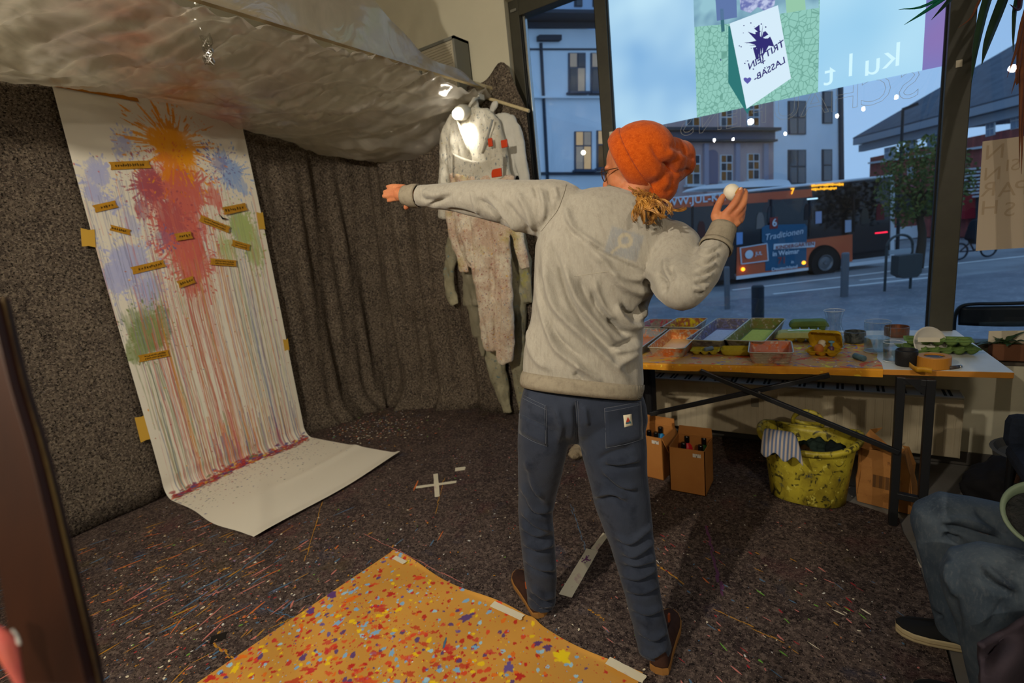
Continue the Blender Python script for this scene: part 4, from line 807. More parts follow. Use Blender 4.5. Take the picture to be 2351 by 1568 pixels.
# --- shoes
def shoe(heel, toe, L=.285, label=None, mt=None, ms=None, parent=None, h=.085, name='shoe'):
    a, b_ = onz(*heel, .0), onz(*toe, .0); d = nrm(b_-a); n = V3(-d[1], d[0], 0); z0 = .007
    prof = [(0, .012), (.03, .030), (.10, .033), (.3, .034), (.5, .038), (.7, .044), (.85, .041), (.95, .028), (1, .010)]
    def outline(k): return [(L*t, w*k) for t, w in prof]+[(L*t, -w*k) for t, w in reversed(prof)]
    sole = MB(); rings = []
    for z, k in ((z0, .96), (z0+.006, 1.04), (z0+.022, 1.04), (z0+.028, .97)): rings.append([a+d*(x-.0)+n*y+V3(0, 0, z) for x, y in outline(k)])
    sole.loft(rings); s_ = sole.build('sole', ms or m_gum, parent, smooth=False)
    up_ = MB(); rings = []
    zt = lambda t: np.interp(t, [0, .08, .3, .42, .6, .8, 1], [h, h+.006, h, .075, .055, .042, .034])
    for k in np.linspace(0, 1, 7):
        R_ = []
        for x, y in outline(.97):
            t = x/L; R_.append(a+d*(x*(1-.0*k)+(.010*k if t < .1 else -.006*k if t > .9 else 0))+n*y*(1-.55*k**2.2)+V3(0, 0, z0+.024+(zt(t)-.024)*k))
        rings.append(R_)
    up_.loft(rings); u_ = up_.build('shoe_upper', mt or m_shoe, parent, smooth=True); return s_, u_
shoe((1243, 1422), (1192, 1330), parent=person); shoe((1513, 1553), (1545, 1404), parent=person)
for q_ in (at(1209, 1342, 1.98), at(1536, 1418, 1.79)): b = MB(); b.box(q_, (.006, .012, .03)); b.build('heel_loop', mat('orange_loop', lw(150, 74, 36), .7), person)

# --- beanie
be = MB(); BR = np.array([nrm(rt+.0*up), fw, up]).T
be.ell(hp(-.020, 0, .036), (.112, .090, .100), HR); be.ell(at(1500, 378, 1.615), (.105, .098, .092), BR); be.ell(at(1530, 372, 1.63), (.080, .085, .074), BR); be.ell(at(1510, 425, 1.62), (.062, .072, .062), BR); be.ell(at(1562, 362, 1.635), (.044, .060, .050), BR); be.ell(at(1574, 378, 1.62), (.030, .036, .034), BR)
V, N, Fc = remesh(be, .0045, 10)
q6 = lambda pts: [(1300+x/5.107, 280+y/5.107) for x, y in pts]
BF = [(q6([(980, 240), (1080, 400), (1180, 520), (1300, 620)]), -.012, 7), (q6([(1150, 480), (1250, 560), (1320, 650)]), -.012, 7), (q6([(1180, 330), (1280, 400), (1420, 440)]), .008, 7), (q6([(1200, 290), (1330, 300), (1450, 380)]), -.007, 6), (q6([(1340, 370), (1420, 400), (1500, 430)]), -.006, 5), (q6([(1230, 640), (1240, 760), (1150, 860)]), -.008, 8), (q6([(1000, 560), (1100, 680), (1250, 720)]), .006, 9), (q6([(1330, 600), (1400, 580), (1450, 540)]), -.010, 6)]
V = folds(V, N, [(a_, b_*.45, c_*1.25) for a_, b_, c_ in BF])
pA_, pB_ = at(1411, 340, 1.60), at(1474, 468, 1.62); e = nrm(pB_-pA_); nB = nrm(np.cross(e, fw)); nB = nB if nB@(-rt) > 0 else -nB; nB = nrm(nB+fw*.62)
dist = (V-pA_)@nB     # >0 on the face side
band = np.clip((.040+dist)/.005, 0, 1)*np.clip((.006-dist)/.0008, 0, 1); ridge = np.exp(-((dist+.039)/.004)**2); V = V+N*(band*.0+ridge*.0)[:, None]
bvb = BVHTree.FromPolygons([tuple(v) for v in V], Fc); cB0 = V[abs(dist+.02) < .012].mean(0); e1b = nrm(np.cross(nB, fw)); e2b = np.cross(nB, e1b); rings = []
for k_, of_ in ((.004, .0035), (.001, .0085), (-.010, .0100), (-.024, .0100), (-.036, .0095), (-.042, .0065), (-.044, .001)):
    o_ = cB0+nB*(k_-((cB0-pA_)@nB)); R_ = []
    for a_ in np.linspace(0, 2*PI, 64, endpoint=False):
        dd = e1b*math.cos(a_)+e2b*math.sin(a_); h = bvb.ray_cast(Vector(o_), Vector(dd)); R_.append((np.array(h[0]) if h[0] is not None else o_+dd*.09)+dd*of_)
    rings.append(R_)
for i_ in range(2):
    rings = [list((np.roll(R_, 1, 0)+np.roll(R_, -1, 0)+2*np.array(R_))/4) for R_ in rings]
b = MB(); b.loft(rings, caps=False); b.build('beanie_brim', m_beanie, person, smooth=True, solid=.003)
keep = dist < .0045; Fc = [f for f in Fc if all(keep[i] for i in f)]
used = np.zeros(len(V), bool); used[[i for f in Fc for i in f]] = True; idx = np.cumsum(used)-1
mesh_obj('beanie', V[used], [tuple(idx[i] for i in f) for f in Fc], m_beanie, person, smooth=True, solid=.004)

# --- hair: curls of the ponytail and wisps
hr = MB(); rr_ = random.Random(3)
for k_ in range(34):          # separate curly locks, each of many strands
    x0, y0 = rr_.uniform(1462, 1506), rr_.uniform(444, 460); d0 = rr_.uniform(1.445, 1.495); dirx = -.46+1.85*(k_ % 17)/16+rr_.uniform(-.15, .15); L = rr_.uniform(36, 70)*(1 if dirx < .8 else .9); cr = rr_.uniform(7, 17); ph = rr_.uniform(0, 6); tw = rr_.uniform(.75, 1.35)*rr_.choice((-1, 1))
    for i in range(10):
        r0 = rr_.uniform(.0006, .0018); ox, oy, op, oc = rr_.gauss(0, 1.6), rr_.gauss(0, 1.3), rr_.gauss(0, .16), rr_.uniform(.82, 1.18); P = []; R_ = []
        for k in range(17):
            t = k/16; x = x0+ox+dirx*L*.8*t+cr*oc*t*math.cos(ph+op+tw*6.0*t); y = y0+oy+L*(t*.92-.20*t*t*abs(dirx))+cr*oc*t*math.sin(ph+op+tw*6.0*t); P.append(at(x, y, d0-.045*math.sin(t*2.2)+.014*t*math.sin(ph+5*t)+ox*.0006)); R_.append(r0*(1-.7*t**2)+.0003)
        hr.tube(P, R_, 5, 1)
for i in range(40):   # wisps along the nape and cheek
    x0, y0 = rr_.uniform(1440, 1478), rr_.uniform(425, 452); P = [at(x0+k*rr_.uniform(2, 6), y0+k*rr_.uniform(1, 4), 1.535-.012*k) for k in range(7)]; hr.tube(P, [.0014*(1-k/8) for k in range(7)], 5, 2)
hr.build('hair', m_hair, person, smooth=True)
# --- glasses
gl = MB()
for s_ in (1, -1):
    R_ = [hp(.098-.010*abs(s_*.034+.026*math.cos(a)*s_)/.06, s_*(.034+.027*math.cos(a)), .004+.021*math.sin(a)) for a in np.linspace(0, 2*PI, 26)]; gl.tube(R_, .0016, 6)
    gl.tube([hp(.092, s_*.062, .012), hp(.050, s_*.073, .012), hp(-.01, s_*.077, .006), hp(-.03, s_*.076, -.012)], .0015, 6, 3)
gl.tube([hp(.098, .009, .008), hp(.101, 0, .010), hp(.098, -.009, .008)], .0014, 6, 2)
go = gl.build('glasses', mat('dark_glasses_frame', lw(66, 42, 22), .3), person, smooth=True)
m_lens = thin_glass('spectacle_lens', (.86, .93, 1), .08)
for s_ in (1, -1):
    b = MB(); b.add([hp(.097-.010*abs(.034+.025*math.cos(a))/.06, s_*(.034+.025*math.cos(a)), .004+.019*math.sin(a)) for a in np.linspace(0, 2*PI, 22, endpoint=False)], [tuple(range(22))]); b.build('lens', m_lens, go)

# --- the egg in the raised hand
eg = MB(); ec = at(1681.5, 443, 1.464); ax = nrm(rt*.6-up*.75+fw*.1); eg.lathe([(.0001, -.027)]+[(.0222*math.sin(t)*(1+.10*math.cos(t)), -.027*math.cos(t)) for t in np.linspace(.15, PI-.15, 18)]+[(.0001, .027)], ec, 28, ax)
egg = tag(eg.build('egg', mat('white_eggshell', lw(224, 216, 196), .55, bump=('noise', 300, .05)), smooth=True), 'white egg held in the raised right hand', 'egg')
b = MB(); b.tube([at(1688, 445, 1.4405), at(1691, 440, 1.440), at(1696, 432, 1.441)], [.0012, .0022, .0016], 6, 3); b.build('tape_seal', m_kt, egg)
# ================================================================ work table and what is on it
TZ = .75
tA, tB = V3(-.888, 2.557, 0), V3(.593, 2.689, 0); tX = nrm(tB-tA); tY = V3(-tX[1], tX[0], 0); TROT = math.atan2(tX[1], tX[0])
TR_ = np.array([tX, tY, V3(0, 0, 1)]).T
def tp(px, py, z=TZ): return onz(px, py, z)
def onplane(px, py, c):  # vertical plane along the table through c
    r = ray(px, py); n = tY; return CAM+r*(((np.asarray(c)-CAM)@n)/(r@n))
m_white = mat('white_laminate', lw(214, 214, 208), .35, layers=[('noise', 5, .45, .8, lw(200, 200, 194))]); m_edge = mat('ply_edge', lw(186, 124, 46), .55, layers=[('line', 110, .3, .8, lw(160, 100, 34), (0, 0, 1), .5)])
m_black = mat('black_steel', lw(26, 27, 30), .45, spec=.4)
LT, DT = 2.02, .80; tO = tB-tX*LT
table = thing('work_table', 'long white-topped work table on black trestle legs under the window', 'table', tuple(tO+tX*LT/2+tY*DT/2))
c = tO+tX*LT/2+tY*DT/2
b = MB(); b.box(c+V3(0, 0, TZ-.0135), (LT-.004, DT-.004, .025), TR_); b.build('table_core', m_edge, table, bevel=.002)
b = MB(); b.box(c+V3(0, 0, TZ-.001), (LT-.006, DT-.006, .0025), TR_); b.build('table_top', m_white, table)
fc = onz(2137, 874, .715); fcR = onz(2068, 868, .715)
def leg(p, w=.032, t=.032): b = MB(); b.bar((p[0], p[1], .008), (p[0], p[1], .722), w, t, tX); return b.build('leg', m_black, table, bevel=.003)
mid = (fc+fcR)/2; LF = float((fc-onz(1428, 858, .715))@tX)
for k in (0, 1):
    f_, r_ = fc-tX*LF*k, fcR-tX*LF*k
    leg(f_); leg(r_)
    for z in (.16, .705): b = MB(); b.bar((f_[0], f_[1], z), (r_[0], r_[1], z), .028, .028); b.build('leg_rail', m_black, table, bevel=.002)
    b = MB(); b.prism((f_[0], f_[1], .72), tX*(-1 if k == 0 else 1), (0, 0, -1), [(0, 0), (.09, 0), (.02, .07), (0, .09)], .006); b.build('gusset', m_black, table)
m1, m0 = mid, mid-tX*LF
for a, e in ((V3(m0[0], m0[1], .16), V3(m1[0], m1[1], .70)), (V3(m0[0], m0[1], .70), V3(m1[0], m1[1], .16))):
    pass
B1 = [onplane(2062, 1036, mid), onplane(1608, 850, mid)]; B2 = [onplane(1492, 952, mid), onplane(1905, 862, mid)]
for (p, e), o_ in ((B1, -.012), (B2, .012)):
    b = MB(); b.bar(p+tY*o_, e+tY*o_, .022, .022); b.build('cross_brace', m_black, table, bevel=.002)
b = MB(); x_ = onplane(1744, 897, mid); b.cyl(x_-tY*.028, x_-tY*.022, .006, n=12); b.build('brace_bolt', m_alu, table)

# kraft cover with paint
m_kraft = mat('kraft_cover', lw(190, 148, 96), .7, layers=[('warp', 5, .55, .62, lw(206, 160, 40)), ('warp', 7, .57, .62, lw(206, 84, 44)), ('warp', 9, .60, .64, lw(128, 110, 150)), ('warp', 6, .62, .66, lw(214, 200, 60)), ('noise', 38, .64, .69, lw(226, 214, 196))], bump=('noise', 25, .12))
m_kraft_f = mat('kraft_front', lw(206, 142, 34), .6, layers=[('noise', 12, .5, .7, lw(188, 122, 28)), ('warp', 20, .64, .68, lw(226, 196, 60)), ('noise', 30, .66, .72, lw(214, 150, 130))])
cov = thing('table_cover', 'paint-stained kraft paper taped over the left part of the work table', 'paper', tuple(tO+V3(0, 0, TZ)))
cr = (tp(2030, 852)-tO)@tX; cr2 = (tp(2003, 790)-tO)@tX
G = []
for t_ in np.linspace(0, 1, 9):
    y = t_*.74; e_ = cr+(cr2-cr)*min(1, y/.5)+.006*math.sin(t_*20); G.append([tO+tX*(e_*k/24)+tY*y+V3(0, 0, TZ+.0022+.0012*math.sin(k*.9+t_*5)) for k in range(25)])
b = MB(); b.grid(G); b.build('cover_top', m_kraft, cov, smooth=True)
G = []
for j, (dy, dz) in enumerate([(.004, .0022), (-.0035, .001), (-.005, -.008), (-.0045, -.022), (-.003, -.034)]):
    G.append([tO+tX*(cr*k/40)+tY*(dy+.0015*math.sin(k*1.1+j))+V3(0, 0, TZ+dz+(.002*math.sin(k*.6) if j == 4 else 0)) for k in range(41)])
b = MB(); b.grid(G); b.build('cover_front', m_kraft_f, cov, smooth=True)

# ---- paint trays
def rrect(w, d, r, n=5):
    P = []
    for cx, cy, a0 in ((w/2-r, d/2-r, 0), (-w/2+r, d/2-r, PI/2), (-w/2+r, -d/2+r, PI), (w/2-r, -d/2+r, 1.5*PI)):
        for k in range(n): a = a0+PI/2*k/(n-1); P.append((cx+r*math.cos(a), cy+r*math.sin(a)))
    return P
def tray(corners, h, label, paint, stain, pad=None, level=.10, rim=None):
    z = TZ+.003+h; C4 = [onz(p[0], p[1], z) for p in corners]; c = sum(C4)/4; w = (np.linalg.norm(C4[1]-C4[0])+np.linalg.norm(C4[2]-C4[3]))/2; d = (np.linalg.norm(C4[3]-C4[0])+np.linalg.norm(C4[2]-C4[1]))/2
    ax = nrm((C4[1]-C4[0])+(C4[2]-C4[3])); rz = math.atan2(ax[1], ax[0])
    T = thing('paint_tray', label, 'paint tray', (c[0], c[1], TZ+.003), rz, 'metal paint trays on the work table'); M = WM[T]; WM[T] = Matrix.Identity(4)
    m_out = mat('tray_'+label, lw(176, 168, 150), .38, metal=.55, layers=[('noise', 16, .45, .62, stain), ('noise', 34, .56, .68, lw(120, 112, 92)), ('noise', 60, .58, .68, lw(214, 204, 180))])
    m_in = mat('trayin_'+label, stain, .5, layers=[('warp', 14, .48, .62, paint), ('noise', 40, .55, .66, lw(196, 188, 176))])
    b = MB(); rings = []
    for k in range(15):   # ribbed flaring wall
        t = k/14; q = .86+.14*t; e = .0012*(k % 2); rings.append([(x*q+math.copysign(e, x), y*q+math.copysign(e, y), h*t) for x, y in rrect(w, d, .018)])
    b.loft(rings, caps=False); n = len(rings[0]); b.add(rings[0], [tuple(range(n))]); b.build('wall', m_out, T, solid=.0012)
    rr0 = [(x, y, h) for x, y in rrect(w+.006, d+.006, .02)]; b = MB(); b.tube(rr0+[rr0[0], rr0[1]], .0032, 6); b.build('rim', mat('tray_rim', lw(188, 182, 160), .35, metal=.5, layers=[('noise', 20, .5, .7, stain)]), T, smooth=True)
    b = MB(); rings = [[(x*(.86+.14*t)*.985, y*(.86+.14*t)*.985, .003+h*t*.985) for x, y in rrect(w, d, .017)] for t in (.02, .5, .98)]; b.loft(rings, caps=False); b.build('lining', m_in, T)
    q = .86+.14*level; b = MB(); P = [(x*q*.97, y*q*.97, h*level) for x, y in rrect(w, d, .017)]; b.add(P, [tuple(range(len(P)))]); b.build('paint', mat('paintpool_'+label, paint, .25, spec=.5, layers=[('warp', 12, .55, .7, stain, (1, 1, 1), .5)]), T)
    if pad: b = MB(); b.box((0, -.004, h*level+.006), (w*.66, d*.56, .014)); b.build('sponge', mat('sponge_'+label, pad, .85, layers=[('noise', 70, .5, .7, tuple(x*.8 for x in pad))], bump=('noise', 200, .3)), T, bevel=.004)
    WM[T] = M; return T
tray([(1481, 733), (1536, 734), (1529, 751), (1474, 750)], .056, 'grey metal tray of magenta paint at the back left of the table', lw(196, 66, 104), lw(150, 146, 140))
tray([(1543, 730), (1613, 731), (1606, 752), (1535, 751)], .060, 'metal tray of bright yellow paint in the back row beside the blue one', lw(226, 206, 30), lw(166, 96, 60))
tray([(1620, 731), (1696, 733), (1685, 783), (1607, 781)], .062, 'metal tray with a pale blue paint pad in the back row', lw(126, 128, 176), lw(110, 104, 116), lw(186, 200, 226))
tray([(1702, 730), (1783, 732), (1777, 784), (1693, 782)], .062, 'metal tray with a lime green paint pad at the right of the back row', lw(110, 132, 60), lw(128, 120, 60), lw(190, 200, 84))
tray([(1450, 754), (1512, 755), (1493, 799), (1430, 797)], .052, 'grey tray with an orange pool half hidden behind the sweatshirt', lw(206, 110, 34), lw(124, 128, 130))
tray([(1525, 756), (1599, 757), (1586, 800), (1504, 798)], .058, 'front tray of peach orange paint with yellow-green smears', lw(232, 178, 108), lw(208, 116, 50))
tray([(1722, 784), (1813, 783), (1823, 811), (1720, 809)], .058, 'small front tray of red-orange paint with a silver side', lw(206, 104, 40), lw(186, 120, 104))

# ---- egg cartons
def carton(name, label, px, py, nx, ny, col, rz, lid=None, lidcol=None, lidang=1.9, pitch=.047, spots=False, group='egg cartons on the work table', h=.042, z0=None):
    c = tp(px, py, TZ+.003); T = thing(name, label, 'egg carton', (c[0], c[1], (z0 or TZ+.003)), rz, group); M = WM[T]; WM[T] = Matrix.Identity(4)
    mt = mat('pulp_'+label, col, .95, spec=.05, layers=[('noise', 26, .4, .7, tuple(x*.86 for x in col)), ('noise', 130, .5, .7, tuple(min(1, x*1.12) for x in col))], bump=('noise', 150, .3))
    W, D = nx*pitch, ny*pitch; n = 8; G = []
    for j in range(ny*n+1):
        row = []
        for i in range(nx*n+1):
            u_, v_ = i/n, j/n; cu, cv = abs(math.sin(PI*u_)), abs(math.sin(PI*v_)); e = min(1, (cu*cv)**.55*1.05); rim = (i in (0, nx*n) or j in (0, ny*n))
            post = .008*((1-cu)*(1-cv))**3 if not rim else 0
            row.append((u_*pitch-W/2, v_*pitch-D/2, h*.62+.012*0-(h*.62-.001)*e+post+(h*.0)))
        G.append(row)
    b = MB(); b.grid(G); b.build('cups', mt, T, smooth=True, solid=.0022)
    fl_ = .008; P = rrect(W+2*fl_, D+2*fl_, .012); Q = rrect(W, D, .006); k = len(P); b = MB(); b.add([(x, y, h*.62) for x, y in P]+[(x, y, h*.62) for x, y in Q], [(i, (i+1) % k, k+(i+1) % k, k+i) for i in range(k)]); b.build('flange', mt, T, solid=.002)
    if lid:
        mt2 = mt if lidcol is None else mat('lid_'+label, lidcol, .9, layers=[('noise', 26, .4, .7, tuple(x*.86 for x in lidcol))], bump=('noise', 150, .25))
        rings = []
        for t, q in ((0, 1.0), (.35, .97), (.75, .90), (1, .78)): rings.append([(x*q, (y)*q, t*.030) for x, y in rrect(W+.014, D+.014, .016)])
        if lid in ('right', 'left'):
            sg = 1 if lid == 'right' else -1; rr = [[(x+sg*(W+.022), y, .004+(.030-z)) for x, y, z in R_] for R_ in rings]; b = MB(); b.loft(rr, caps=False); n_ = len(rr[0]); b.add(rr[-1], [tuple(range(n_))]); lo = b.build('lid', mt2, T, solid=.002)
        elif lid == 'closed':
            rr = [[(x, y, h*.62+.002+z) for x, y, z in R_] for R_ in rings]; b = MB(); b.loft(rr, caps=True); lo = b.build('lid', mt2, T, smooth=False, bevel=.002)
        else:
            ca, sa = math.cos(lidang), math.sin(lidang); rr = []
            for R_ in rings: rr.append([(x, D/2+fl_+(y+D/2+.007)*ca*-1*-1 if False else D/2+.01+(y+D/2+.007)*math.cos(PI-lidang)+z*math.sin(PI-lidang)*1.0, h*.62+(y+D/2+.007)*math.sin(PI-lidang)-z*math.cos(PI-lidang)*1.0) for x, y, z in R_])
            b = MB(); b.loft(rr, caps=False); n_ = len(rr[0]); b.add(rr[-1], [tuple(range(n_))]); lo = b.build('lid', mt2, T, solid=.002)
            if spots:
                for kx in (-1, 0, 1):
                    y_, z_ = D*.35, .0315; q_ = (kx*W*.27, D/2+.01+(y_+D/2)*math.cos(PI-lidang)+z_*math.sin(PI-lidang), h*.62+(y_+D/2)*math.sin(PI-lidang)-z_*math.cos(PI-lidang)); b = MB(); b.ell(q_, (.008, .004, .005), n=10, m=6); b.build('vent_patch', mat('pale_vent', lw(206, 198, 160), .9), lo)
    WM[T] = M; return T
ylw, grn = lw(176, 158, 52), lw(104, 128, 70)
carton('egg_carton', 'open mustard egg carton with blue chalk in front of the trays', 1620, 812, 3, 2, ylw, TROT, lid='right', pitch=.044)
carton('egg_carton', 'closed yellow egg carton with a white and green printed lid', 1838, 783, 5, 2, ylw, TROT, lid='closed', lidcol=lw(176, 180, 120))
carton('egg_carton', 'green lidded egg carton behind the printed carton', 1856, 758, 4, 2, grn, TROT+.05, lid='closed', lidcol=grn, h=.05)
carton('egg_carton', 'mustard egg carton holding a brown egg, its lid raised', 1890, 815, 3, 2, lw(190, 150, 36), TROT-.30, lid='open', lidang=1.05, spots=True, pitch=.043)
carton('egg_carton', 'large green egg tray lying at the right end of the table', 2148, 808, 6, 3, grn, TROT+.1, pitch=.046)
carton('egg_carton', 'second green egg tray stacked crosswise on the large one', 2150, 806, 5, 2, lw(112, 136, 76), TROT-.12, z0=TZ+.036)
p = tp(1840, 783, TZ)*V3(1, 1, 0)+V3(0, 0, TZ+.0625); b = MB(); b.box(p, (.135, .05, .002), TR_); b2 = tag(b.build('carton_label', mat('carton_label_print', lw(214, 214, 196), .5, layers=[('soft', 14, .45, .55, lw(120, 176, 60), (1, 2, 1))])), 'white and green printed label on the closed egg carton', 'label')
def egg_at(p, c, label, s=1.0, ax=(0, 0, 1), nm='egg'):
    e_ = MB(); e_.lathe([(.0001, -.027)]+[(.021*s*math.sin(t)*(1-.12*math.cos(t)), -.028*s*math.cos(t)) for t in np.linspace(.15, PI-.15, 14)]+[(.0001, .0275*s)], p, 22, ax); return tag(e_.build(nm, mat('shell_'+label, c, .6), smooth=True), label, 'egg')
egg_at(tp(1880, 806, TZ+.028)+V3(0, 0, .008), lw(186, 112, 52), 'brown egg sitting in the mustard carton'); egg_at(tp(1887, 796, TZ+.028)+V3(0, 0, .012), lw(220, 212, 194), 'white egg tip behind the brown egg in the carton', .9)
# ---- chalk rolls and little bottle
def roll(px, py, ang, L, r, col, label, z=None):
    c = tp(px, py, (z or TZ+.003)+r); d = V3(math.cos(ang), math.sin(ang), 0); b = MB(); b.lathe([(r*.2, -L/2), (r*.85, -L/2), (r, -L/2+.003), (r, L/2-.003), (r*.85, L/2), (r*.2, L/2)], c, 18, d, True); return tag(b.build('paint_roll', mat('roll_'+label, col, .7, layers=[('noise', 40, .45, .7, tuple(x*.7 for x in col))]), smooth=True), label, 'paint stick')
roll(1973, 820, -.9, .062, .0135, lw(92, 124, 138), 'blue-grey paint stick lying on the kraft cover'); roll(1627, 801, .9, .05, .012, lw(96, 112, 128), 'grey-blue paint stick resting in the open mustard carton', z=TZ+.026)
bt = thing('dropper_bottle', 'small plum dropper bottle with a light blue stopper in the mustard carton', 'bottle', tuple(tp(1908, 812, TZ+.004)))
p0 = tp(1908, 812, TZ+.004); b = MB(); b.lathe([(.001, 0), (.012, 0), (.013, .004), (.013, .034), (.006, .040)], p0, 16); b.build('bottle_body', mat('plum_glass', lw(98, 66, 92), .3), bt, smooth=True)
b = MB(); b.lathe([(.005, .038), (.005, .054), (.013, .058), (.014, .064), (.001, .067)], p0, 16); b.build('stopper', mat('light_blue_plastic', lw(110, 160, 190), .4), bt, smooth=True)

# ---- glassware
m_gl = thin_glass('drinking_glass', (.90, .93, .93), .14); m_water = thin_glass('water', (.80, .86, .87), .16); m_rim = mat('glass_rim', lw(214, 220, 220), .1, spec=.8, alpha=.8)
def glass(name, label, px, py, prof, level, cat='glass', water=True):
    p = tp(px, py, TZ+.003); T = thing(name, label, cat, tuple(p)); b = MB(); b.lathe([(.0005, .002)]+prof, p, 32); b.build('glass_wall', m_gl, T, smooth=True)
    r_, z_ = prof[-1]; b = MB(); P = [p+V3(r_*math.cos(a), r_*math.sin(a), z_) for a in np.linspace(0, 2*PI, 37)]; b.tube(P, .0011, 6); b.build('rim', m_rim, T, smooth=True)
    r_, z_ = prof[1] if len(prof) > 1 else prof[0]; b = MB(); P = [p+V3(prof[0][0]*math.cos(a), prof[0][0]*math.sin(a), .002) for a in np.linspace(0, 2*PI, 37)]; b.tube(P, .002, 6); b.build('foot', m_rim, T, smooth=True)
    if water:
        zz = [z for r, z in prof]; rr = [r for r, z in prof]; W = [(np.interp(z, zz, rr)*.965, z) for z in np.linspace(.006, level, 8)]; b = MB(); b.lathe([(.0005, .006)]+W+[(.0005, level)], p, 28); b.build('water', m_water, T, smooth=False)
    return T
s_ = .00222
glass('carafe', 'clear glass carafe half full of water on the table', 1913, 797, [(.050, .0), (.053, .02), (.052, .05), (.044, .085), (.034, .115), (.033, .135), (.038, .165), (.046, .195)], .068, 'carafe')
glass('water_glass', 'tall clear glass with some water near the right end', 2012, 806, [(.050, 0), (.052, .03), (.053, .10), (.054, .150)], .070)
glass('water_glass', 'short clear glass of water beside the black cup', 2049, 828, [(.035, 0), (.036, .03), (.0385, .088)], .058)
# tins and lids at the back
def tin(px, py, r, h, c1, c2, label, name='tin'):
    p = tp(px, py, TZ+.002); T = thing(name, label, 'tin', tuple(p)); b = MB(); b.lathe([(.001, .001), (r*.97, .0), (r, .004), (r, h-.004), (r*1.03, h), (r*.96, h+.001), (r*.95, h*.5), (.001, h*.5)], p, 30); b.build('tin_body', mat('tin_'+label, c1, .4, metal=.5, layers=[('warp', 16, .45, .65, c2)]), T, smooth=False)
    b = MB(); b.lathe([(r*.94, h*.62), (.001, h*.64)], p, 26); b.build('paint', mat('tinp_'+label, c2, .4), T); return T
tin(1962, 785, .048, .058, lw(96, 100, 98), lw(52, 56, 58), 'dark grey round tin behind the carafe'); tin(2058, 770, .055, .05, lw(124, 92, 78), lw(150, 90, 60), 'rust-stained round tin behind the tall glass')
# plate, cup, tape, lighter
pl = tp(2130, 800, TZ+.06); b = MB(); axp = nrm(-fw*V3(1, 1, 0)+V3(0, 0, .35)); c = tp(2131, 788, TZ+.045); b.lathe([(.001, 0), (.045, .001), (.07, .006), (.078, .012), (.076, .015), (.068, .009), (.045, .004), (.001, .003)], c, 40, axp)
pls = tag(b.build('plate', mat('white_china', lw(200, 194, 184), .25, spec=.5), smooth=True), 'white china plate propped up among the green egg trays', 'plate')
c = tp(2072, 790, TZ+.05); b = MB(); b.box(tp(2120, 780, TZ+.075)-fw*.03, (.08, .002, .022), TR_); tag(b.build('paper_slip', m_paper, bevel=.0004), 'small white paper slip leaning before the plate', 'paper')
p = tp(2080, 838, TZ+.001); T = thing('black_cup', 'squat black cylindrical cup next to the tape roll', 'cup', tuple(p)); b = MB(); b.lathe([(.001, 0), (.036, 0), (.040, .004), (.041, .066), (.038, .072), (.036, .070), (.035, .03), (.001, .028)], p, 32); b.build('cup_body', mat('matt_black', lw(30, 29, 30), .5, bump=('noise', 200, .2)), T, smooth=True)
b = MB(); b.lathe([(.036, .056), (.001, .057)], p, 26); b.build('cup_content', mat('dark_blue_water', lw(44, 54, 72), .15), T)
p = tp(2143, 842, TZ+.001); T = thing('tape_roll', 'roll of brown packing tape at the front edge of the table', 'tape roll', tuple(p)); b = MB(); b.lathe([(.036, 0), (.058, 0), (.059, .002), (.059, .048), (.058, .050), (.036, .050)], p, 40); b.lathe([(.036, .050), (.036, 0)], p, 40); b.build('tape_body', mat('packing_tape', lw(184, 124, 46), .4, layers=[('line', 260, .4, .8, lw(164, 106, 36), (0, 0, 1), .5)]), T, smooth=False)
b = MB(); b.lathe([(.0355, .044), (.020, .045), (.001, .0445)], p, 30); b.build('core_label', mat('blue_label', lw(36, 62, 84), .4, layers=[('noise', 60, .6, .68, lw(180, 190, 196))]), T)
a0, a1 = tp(2122, 850, TZ+.012), tp(2094, 852, TZ+.012); G = [[q_+V3(0, 0, dz) for q_ in catmull([tp(2140, 853, TZ+.01), a0, tp(2103, 849, TZ+.012), tp(2087, 838, TZ+.018)], 5)] for dz in (-.009, .014)]; b = MB(); b.grid(G); b.build('tape_tail', m_kt, T, solid=.0008, smooth=True)
a0, a1 = tp(2180, 845, TZ+.007), tp(2201, 842, TZ+.007); T = thing('lighter', 'small lighter lying beside the tape roll', 'lighter', tuple(a0)); b = MB(); b.tube([a0, a1], .0065, 12, flat=1.3); b.build('lighter_body', mat('dark_lighter', lw(70, 62, 60), .3), T, smooth=True); d_ = nrm(a1-a0); b = MB(); b.tube([a1, a1+d_*.012], .0062, 12, flat=1.3); b.build('lighter_head', m_alu, T, smooth=True)

# ================================================================ under the table
m_rad = mat('radiator_enamel', lw(176, 164, 140), .5, layers=[('noise', 3, .4, .7, lw(160, 148, 122))]); m_grill = mat('radiator_grille', lw(150, 146, 136), .5); m_slot = mat('dark_slot', lw(16, 15, 14), .9)
ry = 3.30; x0, x1 = ony(1508, 880, ry)[0]-.15, ony(2213, 930, ry)[0]; zb, zt_ = ony(2202, 1053, ry)[2], ony(2214, 918, ry)[2]
rad = thing('radiator', 'long cream panel radiator on the wall under the window', 'radiator', ((x0+x1)/2, 3.37, zb))
b = MB(); b.bb(x0, x1, ry, ry+.018, zb, zt_); b.build('front_panel', m_rad, rad, bevel=.006)
b = MB(); b.bb(x0, x1, 3.42, 3.438, zb, zt_); b.build('rear_panel', m_rad, rad, bevel=.004)
b = MB(); b.bb(x1-.004, x1+.002, ry, 3.438, zb, zt_+.012); b.build('end_cap', m_rad, rad, bevel=.002)
b = MB(); b.bb(x0-.002, x0+.004, ry, 3.438, zb, zt_+.012); b.build('end_cap', m_rad, rad, bevel=.002)
